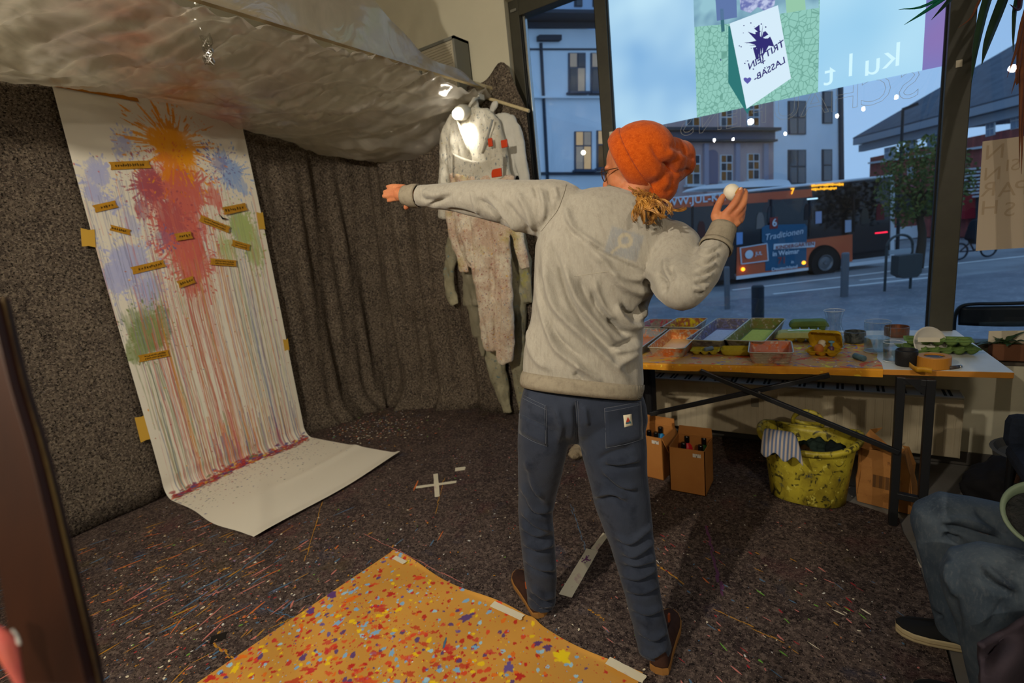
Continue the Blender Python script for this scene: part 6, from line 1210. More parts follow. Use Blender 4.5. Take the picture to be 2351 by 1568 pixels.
for x in (1590, 1640, 1690, 1770, 1858, 1960): bpan('window_divider', [(x-2, 468-(x-1590)*.06), (x+2, 468-(x-1590)*.06), (x+2, 560-(x-1690)*.1), (x-2, 560-(x-1690)*.1)], mat('window_post', lw(26, 28, 34), .5), .022, .02)
ad = bpan('advert_board', [(1748, 523), (1757, 517), (1846, 514), (1851, 520), (1849, 611), (1756, 622), (1756, 560), (1748, 556)], m_bl, .04, .02); lg = bpan('logo_board', [(1697, 569), (1758, 559), (1761, 598), (1700, 606)], m_or, .055, .02)
m_adw = mat('advert_white', lw(204, 214, 222), .5); m_adr = mat('advert_red', lw(140, 54, 48), .5)
def btext(tx, px, py, sz, mt, par, o_=.09, sl=0.0, wid=None, bold=True, sh=0): P = bp(px, py, o_); ax = bd+V3(0, 0, sl); return put_text('lettering', tx, sz, P, ax, nrm(V3(0, 0, 1)-ax*(nrm(ax)[2])), mt, par, bold=bold, width=wid, shear=sh)
wpx = lambda a, c, y: np.linalg.norm(bp(c, y)-bp(a, y))
btext('WWW.JUL-KIT', 1585, 460, .34, m_adw, bus, .06, 0, wpx(1503, 1672, 460)); btext('6', 1774, 512, .34, m_adw, ad, .10); bpan('digit_back', [(1765, 500), (1783, 498), (1783, 524), (1765, 526)], m_adr, .06, .01, ad)
btext('Traditionen', 1797, 538, .28, m_adw, ad, .09, .06, wpx(1753, 1840, 538), False, .25); bpan('word_band', [(1774, 560), (1868, 555), (1867, 567), (1773, 573)], m_adw, .07, .01, ad); btext('KINDERGÄRTEN', 1821, 564, .17, m_adr, ad, .10, 0, wpx(1778, 1864, 564)); btext('in Weimar', 1800, 580, .22, m_adw, ad, .09, 0, wpx(1770, 1830, 580)); btext('71', 1791, 598, .30, m_adr, ad, .10); btext('in', 1815, 601, .14, m_adw, ad, .10); btext('Deutschland', 1797, 615, .15, m_adw, ad, .10, 0, wpx(1768, 1826, 615)); btext('JUL', 1738, 582, .16, m_adw, lg, .10)
P = bp(1716, 584, .09); b = MB(); b.lathe([(.11, 0), (.14, .01), (.001, .015)], P, 18, -bn_); b.build('logo_disc', m_adw, lg)
for i, q_ in enumerate(([(1697, 569), (1758, 559)], [(1758, 559), (1761, 598)], [(1761, 598), (1700, 606)], [(1700, 606), (1697, 569)])): b = MB(); b.bar(bp(*q_[0], .06), bp(*q_[1], .06), .03, .03); b.build('logo_border', m_adw, lg)
m_led = emat('led_amber', (1.0, .42, .02), 2.2); btext('7', 1817, 440, .26, m_led, bus, .05)
for row_, (y0, n) in enumerate(((427, 19), (435, 15))):
    for i in range(n):
        x = 1862+i*3.9; yy = y0-(x-1862)*.055+rg_.uniform(-.8, .8); h_ = rg_.uniform(1.6, 3.2); bpan('led_text', [(x, yy-h_), (x+2.3, yy-h_), (x+2.0, yy+h_), (x, yy+h_)], m_led, .04, .01)
for x, y in ((1704, 618), (1843, 603)): b = MB(); b.ell(bp(x, y, .05), (.06, .06, .06), n=12, m=8); b.build('indicator', emat('indicator_amber', (1, .35, .02), 3.5), bus, smooth=True)
bpan('door_light', [(2008, 534), (2036, 531), (2036, 534), (2008, 537)], emat('red_light', (1, .02, .06), 2.0), .03, .01); bpan('inner_light', [(1852, 456), (1876, 454), (1876, 457), (1852, 459)], emat('cool_light', (.5, .8, 1), 1.5), .03, .01)
for x, y, c in ((1878, 500, lw(150, 160, 190)), (1946, 520, lw(170, 180, 200)), (1697, 548, lw(110, 150, 200))): bpan('window_notice', [(x-7, y-14), (x+7, y-15), (x+7, y+12), (x-7, y+14)], mat('notice_%d' % x, c, .6), .03, .01)
for x, y, c in ((1745, 500, lw(120, 110, 104)), (1770, 486, lw(60, 62, 66)), (1855, 480, lw(54, 44, 42)), (1985, 490, lw(70, 70, 66)), (2020, 480, lw(120, 34, 44)), (1610, 520, lw(70, 34, 34))): bpan('passenger_silhouette', [(x-9, y+26), (x-8, y-2), (x-4, y-12), (x+4, y-12), (x+8, y-2), (x+10, y+24)], mat('pass_%d' % x, c, .6), .016, .01)  # flat head-and-shoulder shapes of passengers on the bus glass
wc = bp(1892, 603); wr = .50; b = MB(); b.lathe([(.001, .02), (.24, .03), (.27, .05), (wr, .05), (wr, -.25), (.001, -.25)], wc-bn_*.0, 30, -bn_); b.build('wheel', mat('tyre', lw(22, 23, 26), .7), bus, smooth=False); b = MB(); b.lathe([(.001, .05), (.06, .055), (.07, .03), (.20, .02), (.25, .06), (.27, .06)], wc-bn_*.02, 24, -bn_); b.build('wheel_rim', mat('wheel_rim', lw(110, 110, 112), .35, metal=.6), bus)
P = [bp(1892+38*math.cos(a), 602-40*math.sin(a), .03) for a in np.linspace(-.5, PI+.5, 20)]; b = MB(); b.add(P, [tuple(range(len(P)))]); b.build('wheel_arch', mat('arch_black', lw(12, 13, 15), .8), bus)
b = MB(); b.tube([bp(2053, 425), bp(2075, 426), bp(2098, 436), bp(2108, 452), bp(2108, 468)], [.07, .08, .09, .08, .05], 10, 4); b.build('mirror_arm', mat('mirror_red', lw(120, 30, 50), .4), bus, smooth=True)

# ---- houses across the street
m_fac = mat('pale_render', lw(232, 238, 242), .9, layers=[('noise', .5, .4, .7, lw(220, 228, 234))]); m_fac2 = mat('mauve_render', lw(190, 164, 160), .9, layers=[('noise', .7, .4, .7, lw(172, 142, 140))]); m_dk = mat('house_dark', lw(58, 64, 74), .8); m_wf = mat('white_window_frame', lw(206, 212, 216), .6); m_gl2 = mat('house_pane', lw(40, 50, 62), .15, spec=.6); m_lit = emat('lit_window', (1.0, .72, .42), .42); m_dim = emat('dim_lit_window', (.8, .52, .28), .07); m_brick = mat('red_brick', lw(176, 92, 84), .9, layers=[('noise', 3, .4, .7, lw(150, 74, 70)), ('line', 26, .0, .25, lw(110, 70, 68), (.05, .05, 1), .5)]); m_roof = mat('slate_roof', lw(92, 98, 108), .8, layers=[('noise', 2, .4, .7, lw(76, 82, 92))])
v_ = ray(3140, 300); dH = nrm(V3(v_[0], v_[1], 0))
def house(name, label, P0, d, x0, x1, yb, yt, mt, depth=6):
    a, c = onpl(x0, yb, P0, d), onpl(x1, yb, P0, d); zt = onpl((x0+x1)/2, yt, P0, d)[2]; H = thing(name, label, 'building', (a[0], a[1], GZ)); n = nrm(V3(-d[1], d[0], 0)); n = n if n@fw > 0 else -n
    b = MB(); L = (c-a)@d; m_ = (a+c)/2+n*depth/2; m_[2] = (GZ+zt)/2; b.box(m_, (L, depth, zt-GZ), np.array([d, n, V3(0, 0, 1)]).T); b.build('wall', mt, H); return H, n
def hq(H, n, P0, d, name, pts, mt, off=.04, t=.06, parent=None):
    P = [onpl(x, y, P0, d)-n*off for x, y in pts]; k = len(P); b = MB(); b.add(P+[p+n*t for p in P], [tuple(range(k)), tuple(range(2*k-1, k-1, -1))]+[(i, k+i, k+(i+1) % k, (i+1) % k) for i in range(k)]); return b.build(name, mt, parent or H)
def hwin(H, n, P0, d, x0, y0, x1, y1, glass, frame, mull=1, tr=(.38,), sill=True, sk=0.0, fwid=3.0):
    W = hq(H, n, P0, d, 'window', [(x0, y0), (x1, y0+sk), (x1, y1+sk), (x0, y1)], frame, .05, .05)
    cols = mull+1; rows = [0]+list(tr)+[1]; w = (x1-x0-fwid*(cols+1))/cols; hgt = (y1-y0)
    for i in range(cols):
        for j in range(len(rows)-1):
            xa_ = x0+fwid+i*(w+fwid); ya = y0+fwid*.6+rows[j]*hgt; yb_ = y0-fwid*.6+rows[j+1]*hgt; s1_ = sk*(xa_-x0)/(x1-x0); s2_ = sk*(xa_+w-x0)/(x1-x0)
            hq(H, n, P0, d, 'pane', [(xa_, ya+s1_), (xa_+w, ya+s2_), (xa_+w, yb_+s2_), (xa_, yb_+s1_)], glass if not isinstance(glass, (list, tuple)) else glass[(i+j) % len(glass)], .07, .015, W)
    if sill: hq(H, n, P0, d, 'sill', [(x0-4, y1+1), (x1+4, y1+1+sk), (x1+4, y1+6+sk), (x0-4, y1+6)], frame, .25, .25)
P2 = ony(1660, 330, 29.0); P0 = onpl(1300, 300, P2, dH)
H, n = house('town_house', 'pale blue-grey house with lit sash windows behind the left pane', P0, dH, 1030, 1464, 430, 52, m_fac)
hq(H, n, P0, dH, 'cornice', [(1180, 44), (1480, 44), (1480, 52), (1180, 52)], m_dk, .9, .9); hq(H, n, P0, dH, 'frieze', [(1180, 54), (1480, 54), (1480, 66), (1180, 66)], m_dk, .15, .15); hq(H, n, P0, dH, 'string_course', [(1180, 112), (1480, 112), (1480, 115), (1180, 115)], m_dk, .06, .06); hq(H, n, P0, dH, 'string_course', [(1180, 223), (1480, 223), (1480, 227), (1180, 227)], m_fac, .15, .15); hq(H, n, P0, dH, 'plinth_band', [(1180, 396), (1480, 396), (1480, 402), (1180, 402)], m_dk, .1, .1); hq(H, n, P0, dH, 'ledge', [(1232, 84), (1283, 84), (1283, 96), (1232, 96)], m_dk, .2, .2); hq(H, n, P0, dH, 'downpipe', [(1238, 100), (1242, 100), (1258, 420), (1254, 420)], m_dk, .1, .1)
m_pw = emat('dusk_lit_window', (.62, .60, .58), .30)
m_fd = mat('dark_sash', lw(66, 78, 96), .7)
hwin(H, n, P0, dH, 1304, 122, 1343, 212, [m_pw, m_gl2, m_pw], m_fd); hwin(H, n, P0, dH, 1355, 122, 1394, 212, [m_pw, m_gl2], m_fd); hwin(H, n, P0, dH, 1318, 302, 1357, 390, [m_lit, m_pw, m_lit], m_fd); hwin(H, n, P0, dH, 1369, 300, 1405, 386, [m_lit, m_dim], m_fd)
b = MB(); b.ell(onpl(1334, 352, P0, dH)-n*.15, (.09, .09, .09), n=12, m=8); b.build('window_lamp', emat('bright_lamp', (1, .85, .6), 6), H, smooth=True)
# set-back upper storey
P1 = onpl(1300, 100, P2, dH)+V3(-.5, 7, 0); H2, n2 = house('rear_house', 'taller house rising behind the pale blue-grey one', P1, dH, 1150, 1480, 430, -150, mat('rear_render', lw(160, 178, 200), .9)); 
for x in (1318, 1360): hwin(H2, n2, P1, dH, x, -60, x+18, 16, m_gl2, m_dk, 0, (), False)
H, n = house('mauve_house', 'mauve old house with white-framed windows behind the bus', P2, dH, 1465, 1776, 445, 190, m_fac2)
hq(H, n, P2, dH, 'cornice', [(1470, 297), (1774, 297), (1774, 304), (1470, 304)], m_dk, .5, .5); hq(H, n, P2, dH, 'frieze', [(1470, 304), (1774, 304), (1774, 322), (1470, 322)], mat('blue_grey_frieze', lw(96, 104, 124), .9), .15, .15); hq(H, n, P2, dH, 'ledge', [(1470, 322), (1774, 322), (1774, 327), (1470, 327)], m_dk, .3, .3)
for x0, y0, x1, y1 in ((1573, 356, 1606, 424), (1652, 356, 1680, 416), (1714, 353, 1742, 412)): hwin(H, n, P2, dH, x0, y0, x1, y1, [m_dim, m_gl2], m_wf, 1, (.3, .62), True, 0, 2.6)
for x0, x1 in ((1573, 1606), (1652, 1680), (1714, 1742)): hwin(H, n, P2, dH, x0, 236, x1, 290, [m_gl2, m_dim], m_wf, 1, (.3, .62), False, 0, 2.6)
for x in (1548, 1618, 1690, 1755): hq(H, n, P2, dH, 'pilaster', [(x-5, 330), (x+5, 330), (x+5, 440), (x-5, 440)], mat('pale_pilaster', lw(158, 152, 166), .9), .12, .12)
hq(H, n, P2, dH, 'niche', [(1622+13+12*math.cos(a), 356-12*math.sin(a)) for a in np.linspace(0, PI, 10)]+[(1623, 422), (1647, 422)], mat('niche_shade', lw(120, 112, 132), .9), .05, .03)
P3 = onpl(1850, 330, P2, dH)
H, n = house('pale_house', 'tall pale house with dark narrow windows beside the sky gap', P3, dH, 1776, 1927, 440, 150, m_fac)
for x0, y0, x1, y1 in ((1808, 344, 1849, 422), (1886, 343, 1909, 416), (1808, 232, 1849, 309), (1887, 210, 1910, 284)): hwin(H, n, P3, dH, x0, y0, x1, y1, m_gl2, m_dk, 0 if x1-x0 < 30 else 1, (.5,), False, 0, 3)
hq(H, n, P3, dH, 'downpipe', [(1923, 180), (1930, 180), (1933, 430), (1926, 430)], m_dk, .15, .15)
# brick house at the right
v_ = ray(1092, 524); dB = -nrm(V3(v_[0], v_[1], 0)); P5 = ony(2351, 230, 30.0)
H, n = house('brick_house', 'red brick house with slate roof at the right of the street', P5, dB, 1994, 2460, 460, 315, m_brick, 9)
zc = onpl(1994, 314, P5, dB)[2]
L0 = onpl(1985, 330, P5, dB); L1 = onpl(2500, 330, P5, dB)
for nm, z0, z1, o_ in (('eaves', zc-.35, zc, .7), ('cornice', zc-.75, zc-.38, .35)): b = MB(); b.bar(V3(L0[0], L0[1], (z0+z1)/2)-n*o_/2, V3(L1[0], L1[1], (z0+z1)/2)-n*o_/2, o_, z1-z0); b.build(nm, mat('stone_cornice', lw(150, 158, 168), .9), H)
b = MB(); e0 = V3(L0[0], L0[1], zc)-n*.7; e1_ = V3(L1[0], L1[1], zc)-n*.7; r0_ = V3(L0[0], L0[1], zc+3.4)+n*4.4+dB*5.2; r1_ = V3(L1[0], L1[1], zc+3.4)+n*4.4; k0 = V3(L0[0], L0[1], zc)+n*9; b.add([e0, e1_, r1_, r0_, k0], [(0, 1, 2, 3), (4, 0, 3)]); b.build('roof', m_roof, H, solid=.12)
for x0, y0, x1, y1, sk in ((2032, 340, 2056, 367, -5), (2080, 322, 2106, 352, -5), (2130, 308, 2158, 340, -6), (2265, 285, 2286, 314, -5), (2322, 262, 2350, 298, -6), (2085, 385, 2103, 412, -3)): hwin(H, n, P5, dB, x0, y0, x1, y1, mat('sky_pane', lw(130, 150, 170), .1, spec=.7), m_wf, 1, (.45,), False, sk, 2.4)
hq(H, n, P5, dB, 'band', [(2000, 372), (2351, 322), (2351, 327), (2000, 376)], m_wf, .2, .2)
for j in range(9): y = 388+j*8; hq(H, n, P5, dB, 'louvre', [(2204, y), (2260, y-5), (2260, y-1), (2204, y+4)], m_wf, .25, .2)
hq(H, n, P5, dB, 'shop_front', [(2000, 440), (2400, 455), (2400, 520), (2000, 480)], mat('dark_shopfront', lw(52, 58, 66), .6), .1, .1); hq(H, n, P5, dB, 'red_awning', [(2215, 448), (2244, 445), (2244, 500), (2215, 498)], mat('awning_red', lw(150, 40, 48), .7), .6, .5)
hq(H, n, P5, dB, 'garage_sign', [(2214, 470), (2222, 468), (2222, 476), (2214, 478)], mat('sign_yellow', lw(190, 180, 60), .7), .7, .05)
# low wall line and parked things at the far side
b = MB(); b.bar(onz(1960, 560, GZ)+V3(0, 0, .3), onz(2351, 520, GZ)+V3(0, 0, .3), .2, .6); tag(b.build('kerb_wall', m_fac), 'low pale wall on the far side of the street', 'wall')
# tree
tr_ = ony(2120, 420, 20.0); tree = thing('street_tree', 'leafy tree with yellowing crown before the brick house', 'tree', (tr_[0], 20.0, GZ)); b = MB(); b.tube([(tr_[0], 20, GZ), (tr_[0]+.05, 20, .2), (tr_[0]-.1, 20, 1.0), (tr_[0], 20, 1.9)], [.14, .11, .08, .03], 10, 3)
b.build('trunk', mat('bark', lw(60, 52, 44), .9), tree, smooth=True); b = MB(); m_fol = mat('autumn_leaves', lw(92, 104, 48), .8, layers=[('noise', 2.2, .4, .65, lw(58, 76, 44)), ('noise', 3.1, .55, .7, lw(140, 124, 52))])
for k in range(5):
    a = k*1.3; q_ = V3(tr_[0]+.7*math.cos(a), 20+.6*math.sin(a), 1.4+.2*k); b2 = MB(); b2.tube([(tr_[0], 20, .7+.15*k), (q_+V3(tr_[0], 20, .9))/2, q_], [.05, .035, .012], 6, 2); b2.build('branch', mat('bark', lw(60, 52, 44)), tree)
for i in range(2400):
    a = rg_.uniform(0, 6.28); r = rg_.random()**.5; z = rg_.uniform(-1, 1); q_ = V3(tr_[0]+1.25*r*math.cos(a)*math.sqrt(1-z*z*.8), 20+1.0*r*math.sin(a), 1.75+1.05*z+.25*math.sin(a*3)); s_ = rg_.uniform(.05, .10); e1x = nrm(V3(rg_.gauss(0, 1), rg_.gauss(0, 1), rg_.gauss(0, 1))); e2x = nrm(np.cross(e1x, (rg_.gauss(0, 1), rg_.gauss(0, 1), 1))); b.add([q_-e1x*s_, q_+e2x*s_*.5, q_+e1x*s_, q_-e2x*s_*.5], [(0, 1, 2, 3)])
o = b.build('leaves', m_fol, tree); o['kind'] = 'stuff'
# cyclist
cy = onz(2235, 592, GZ); cyc = thing('person', 'distant cyclist in dark clothes riding past the right pane', 'person', tuple(cy)); cyv = nrm(V3(rt[0], rt[1], 0)); kk = np.linalg.norm(cy-CAM)/FPX
bk = thing('bicycle', 'bicycle under the distant cyclist outside', 'bicycle', tuple(cy)); WR = 26*kk*.5
for s_ in (-1, 1):
    c = cy+cyv*s_*24*kk+V3(0, 0, WR); b = MB(); P = [c+cyv*WR*math.cos(a)+V3(0, 0, WR*math.sin(a)) for a in np.linspace(0, 2*PI, 26)]; b.tube(P, .03, 6); b.build('wheel', m_bold, bk)
c1, c2 = cy-cyv*24*kk+V3(0, 0, WR), cy+cyv*24*kk+V3(0, 0, WR); se, hb = cy-cyv*8*kk+V3(0, 0, WR*2.0), cy+cyv*16*kk+V3(0, 0, WR*2.1); cb_ = cy+V3(0, 0, WR*.9)
for nm, p, q_ in (('frame_tube', c1, se), ('frame_tube', c1, cb_), ('frame_tube', cb_, se), ('frame_tube', cb_, hb), ('frame_tube', se, hb), ('fork', hb, c2)): b = MB(); b.cyl(p, q_, .025, n=6); b.build(nm, m_bold, bk)
b = MB(); b.tube([se+V3(0, 0, .08), se+V3(0, 0, .35)+cyv*.1, se+V3(0, 0, .65)+cyv*.22, se+V3(0, 0, .72)+cyv*.24], [.17, .2, .2, .08], 12, 3); b.tube([se+V3(0, 0, .05), (se+cb_)/2+cyv*.38+V3(0, 0, .1), cb_+cyv*.05], [.10, .09, .06], 10, 3); b.tube([se+V3(0, 0, .6)+cyv*.22, (se+hb)/2+V3(0, 0, .4)+cyv*.2, hb], [.07, .06, .045], 10, 3); b.ell(se+V3(0, 0, .86)+cyv*.28, (.10, .10, .13)); V, N, Fc = remesh(b, .03, 4); mesh_obj('body', V, Fc, mat('cyclist_dark', lw(34, 36, 42), .9), cyc, smooth=True)
# A-board of the shop outside at the right
P4 = [wp(2352, 640, 6.0), wp(2420, 640, 6.0), wp(2400, 700, 6.0), wp(2322, 700, 6.0)]; ab = thing('pavement_sign', 'white pavement sign with black handwriting outside at the far right', 'sign', tuple(onz(2370, 705, GZ)))
aO = ony(2395, 690, 6.0); b = MB(); b.prism(V3(aO[0]-.35, 6.0, GZ), (1, 0, 0), nrm(V3(0, .3, 1)), [(0, 0), (.7, 0), (.60, 1.0), (.10, 1.0)], .03); b.build('board', mat('whiteboard', lw(206, 212, 218), .4), ab); put_text('lettering', 'TRITT', .2, (aO[0]-.02, 5.97+.14, GZ+.62), (1, 0, 0), (0, .3, 1), m_ink, ab, bold=True)
# ================================================================ things in the corner
def wallbox():
    y = 3.27; a, c = ony(956, 117, y), ony(1041, 78, y); z1 = (a[2]+c[2])/2; z0 = z1-.50; x0, x1 = a[0], c[0]; W = thing('wall_unit', 'grey boxed ventilation unit with a pale ribbed front high on the window wall', 'ventilation unit', ((x0+x1)/2, 3.36, z0)); m_g = mat('unit_grey', lw(112, 112, 104), .6); m_f = mat('unit_front', lw(168, 160, 140), .7)
    for nm, q in (('side', (x0, x0+.02, y, YB, z0, z1)), ('side', (x1-.02, x1, y, YB, z0, z1)), ('top', (x0, x1, y, YB, z1-.02, z1)), ('bottom', (x0, x1, y, YB, z0, z0+.02)), ('back', (x0, x1, YB-.01, YB-.001, z0, z1))): b = MB(); b.bb(*q); b.build(nm, m_g, W)
    b = MB(); b.bb(x0+.02, x1-.02, y+.012, y+.03, z0+.02, z1-.02); b.build('front', m_f, W)
    n = 24
    for i in range(n): z = z0+.03+(z1-z0-.07)*i/(n-1); b = MB(); b.bb(x0+.024, x1-.045, y+.006, y+.013, z, z+.007); b.build('slat', m_f, W)
wallbox()
# clamp lamp lighting the coveralls
lc = ony(1050, 262, 3.02); cl = thing('clamp_lamp', 'lit clamp spotlight at the lath end above the hanging overalls', 'lamp', tuple(lc)); d = nrm(V3(.10, .25, -1.0)); d = nrm(-fw*.55+V3(0, 0, -.35)+rt*-.35)
b = MB(); b.ell(lc, (.036, .036, .036), n=18, m=12); b.build('bulb', emat('clamp_bulb', (1.0, .93, .8), 30), cl, smooth=True)
b = MB(); b.lathe([(.030, .0), (.048, .015), (.052, .05), (.045, .10), (.02, .125), (.001, .13)], lc-d*.012, 24, -d); b.build('lamp_shade', mat('white_lamp', lw(190, 188, 176), .45), cl, smooth=True, solid=.002)
b = MB(); b.tube([lc-d*.13, ony(1085, 232, 3.10), ony(1100, 224, 3.2)], .010, 8, 3); b.build('lamp_arm', mat('white_lamp', lw(190, 188, 176)), cl, smooth=True); b = MB(); b.box(ony(1100, 224, 3.22), (.05, .07, .04)); b.build('clamp', mat('white_lamp', lw(190, 188, 176)), cl, bevel=.006)
lamp('clamp_light', 'SPOT', tuple(lc+V3(.02, .02, -.05)), 7, (1, .93, .8), .03, tuple(ony(1090, 420, 3.3)), 110, .6)
# rail for hangers
b = MB(); b.cyl(ony(1085, 215, 3.36), ony(1215, 255, 3.36), .012, n=10); tag(b.build('hanger_rail', m_lath), 'short rail on the wall holding the overalls', 'rail')

def garment(name, label, parts, mt, y, wr=.006, seed=0, voxel=.0085, fl=()):
    """parts: loft of (left px, right px, half depth) rings, or tubes of (px, py, radius)"""
    b = MB()
    for kind, data in parts:
        if kind == 'loft':
            rings = []
            for L_, R_, h in data:
                a, c = ony(*L_, y), ony(*R_, y); m_, x = (a+c)/2, (c-a)/2; rings.append([m_+x*math.cos(t)+V3(0, 1, 0)*h*math.sin(t) for t in np.linspace(0, 2*PI, 26, endpoint=False)])
            b.loft(rings)
        else: b.tube([ony(p[0], p[1], y+(p[3] if len(p) > 3 else 0)) for p in data], [p[2] for p in data], 18, 4, flat=.6, hint=(0, 1, 0))
    V, N, Fc = remesh(b, voxel, 4)
    V = wrinkle(V, N, wr*1.9, 9, seed, (1, 1, .30)); V = wrinkle(V, N, wr*.9, 26, seed+2, (1, 1, .45))
    if fl: V = folds(V, N, fl)
    V[:, 1] = np.minimum(V[:, 1], 3.375)
    T = thing(name, label, 'overalls', (V[:, 0].mean(), y, V[:, 2].min()), 0, 'painters overalls hanging in the corner'); mesh_obj('fabric', V, Fc, mt, T, smooth=True); return T
def cloth(name, c, L): return mat(name, c, .95, spec=.06, layers=L, bump=('noise', 120, .3))
sp = lambda c, s, lo, st=(1, 1, 1): ('noise', s*2.4, lo, lo+.05, c, st)
m_wh = cloth('white_overall', lw(206, 202, 188), [('noise', 4, .45, .65, lw(178, 172, 156)), sp(lw(120, 126, 128), 22, .60, (1, 1, .6)), sp(lw(160, 140, 70), 27, .64), sp(lw(90, 110, 130), 31, .65), sp(lw(140, 100, 96), 35, .66)])
m_plain = cloth('plain_white_overall', lw(208, 206, 198), [('noise', 3, .45, .7, lw(190, 188, 178))])
m_pk = cloth('pink_stained_overall', lw(206, 186, 166), [('noise', 3.2, .42, .64, lw(176, 148, 128)), ('noise', 7, .46, .62, lw(218, 208, 188)), ('noise', 2.6, .57, .68, lw(170, 158, 90)), sp(lw(150, 84, 80), 26, .60), sp(lw(206, 160, 60), 30, .62), sp(lw(96, 110, 140), 33, .63), sp(lw(216, 204, 184), 38, .60), ('noise', 2.1, .63, .72, lw(132, 96, 130)), sp(lw(92, 132, 84), 41, .66)])
m_gr = cloth('green_grey_overall', lw(164, 158, 132), [('noise', 3, .42, .66, lw(120, 116, 96)), ('noise', 5, .55, .7, lw(160, 158, 140)), ('noise', 2.2, .62, .70, lw(172, 166, 60)), sp(lw(110, 128, 130), 12, .62), sp(lw(90, 84, 70), 30, .62)])
# rearmost: long green-grey one
garment('overall', 'long green-grey overall hanging lowest in the corner', [('loft', [((1060, 470), (1190, 470), .05), ((1065, 560), (1195, 560), .055), ((1085, 660), (1205, 660), .055), ((1110, 720), (1205, 720), .035)]), ('tube', [(1075, 500, .06), (1040, 560, .055), (1032, 640, .05), (1042, 685, .05), (1048, 700, .036)]), ('tube', [(1180, 500, .06), (1200, 580, .06), (1208, 650, .06), (1212, 695, .05)]), ('tube', [(1118, 660, .09), (1128, 750, .088), (1138, 830, .078), (1155, 910, .065), (1165, 948, .045)]), ('tube', [(1180, 660, .09), (1185, 750, .085), (1190, 830, .076), (1197, 910, .065), (1200, 945, .05)])], m_gr, 3.30, .012, 3)
garment('overall', 'short grey-green overall leg bunch ending at knee height left of the stained one', [('loft', [((1050, 480), (1110, 480), .04), ((1058, 600), (1115, 600), .05), ((1068, 700), (1120, 700), .05)]), ('tube', [(1085, 660, .07), (1090, 720, .065), (1098, 762, .055), (1100, 772, .04)]), ('tube', [(1100, 760, .025), (1108, 800, .028), (1108, 818, .02)])], cloth('grey_green_overall', lw(138, 132, 112), [('noise', 4, .42, .66, lw(116, 112, 94)), ('noise', 5, .55, .7, lw(160, 156, 140))]), 3.24, .010, 8)
# plain white one at the right with its sleeve
pw = garment('overall', 'plain white overall with a long sleeve at the right, hood bunched on its hook', [('loft', [((1112, 262), (1170, 262), .035), ((1105, 290), (1185, 300), .05), ((1100, 360), (1188, 370), .055), ((1100, 430), (1185, 440), .05), ((1105, 520), (1180, 520), .045)]), ('tube', [(1165, 275, .05), (1185, 310, .055), (1196, 370, .05), (1207, 430, .045), (1212, 470, .04)]), ('tube', [(1128, 262, .03), (1132, 248, .035), (1137, 238, .032), (1140, 230, .02)])], m_plain, 3.27, .008, 14)
# white one in front with hood, bib pocket and red labels
wf = garment('overall', 'paint-flecked white overall with red tape labels hanging in front', [('loft', [((1068, 250), (1120, 250), .03), ((1030, 268), (1145, 275), .05), ((1024, 330), (1160, 335), .065), ((1030, 400), (1172, 405), .07), ((1035, 470), (1175, 470), .065), ((1045, 560), (1165, 560), .05)]), ('tube', [(1045, 268, .05), (1026, 320, .055), (1020, 380, .05), (1018, 440, .045), (1018, 500, .04)]), ('tube', [(1085, 262, .035), (1088, 246, .036), (1090, 232, .028), (1092, 222, .016)])], m_wh, 3.17, .009, 20)
m_red = mat('red_tape', lw(196, 62, 22), .5)
for px, py, w_, h_, l in ((1126, 327, .035, .055, 1), (1158, 330, .05, .05, 1), (1140, 397, .085, .055, 1)):
    p = ony(px, py, 3.075); b = MB(); b.box(p, (w_, .012, h_)); b.build('tape_label', m_red, wf, bevel=.003)
G = []
for i in range(20):
    t_ = i/19; row = []
    for j in range(12):
        v_ = j/11; a_ = ony(1040+t_*115, 352+18*math.sin(PI*t_)+v_*(55), 3.085-.03*math.sin(PI*t_)*(1-.5*v_)); row.append(a_)
    G.append(row)
b = MB(); b.grid(G); b.build('bib_pocket', m_wh, wf, smooth=True, solid=.004)
for x0, y0, x1, y1 in ((1050, 275, 1078, 352), (1130, 275, 1108, 352)): P = [ony(x0+(x1-x0)*t_, y0+(y1-y0)*t_, 3.09-.012*math.sin(PI*t_)) for t_ in np.linspace(0, 1, 8)]; b = MB(); b.tube(P, .016, 8, 0, flat=.3); b.build('strap', m_wh, wf, smooth=True)
# stained pink one in front
garment('overall', 'heavily stained pinkish overall hanging in front below the stretched arm', [('loft', [((1030, 400), (1180, 405), .05), ((1030, 470), (1178, 475), .06), ((1048, 545), (1170, 545), .065), ((1066, 590), (1174, 590), .06), ((1084, 615), (1176, 615), .04)]), ('tube', [(1045, 430, .05), (1040, 500, .055), (1050, 560, .055), (1062, 610, .05), (1066, 626, .04)]), ('tube', [(1168, 440, .05), (1182, 510, .05), (1195, 570, .048), (1203, 606, .045), (1206, 618, .035)]), ('tube', [(1098, 545, .088), (1108, 610, .092), (1116, 690, .084), (1122, 760, .078), (1128, 795, .072), (1130, 804, .055)]), ('tube', [(1148, 545, .085), (1152, 610, .088), (1156, 690, .078), (1160, 760, .076), (1162, 815, .082), (1166, 832, .062)])], m_pk, 3.12, .010, 27, fl=[([(1120, 520), (1128, 600), (1130, 700)], -.012, 6), ([(1075, 500), (1080, 580), (1085, 640)], -.012, 5), ([(1140, 640), (1142, 700), (1140, 780)], -.02, 5)])

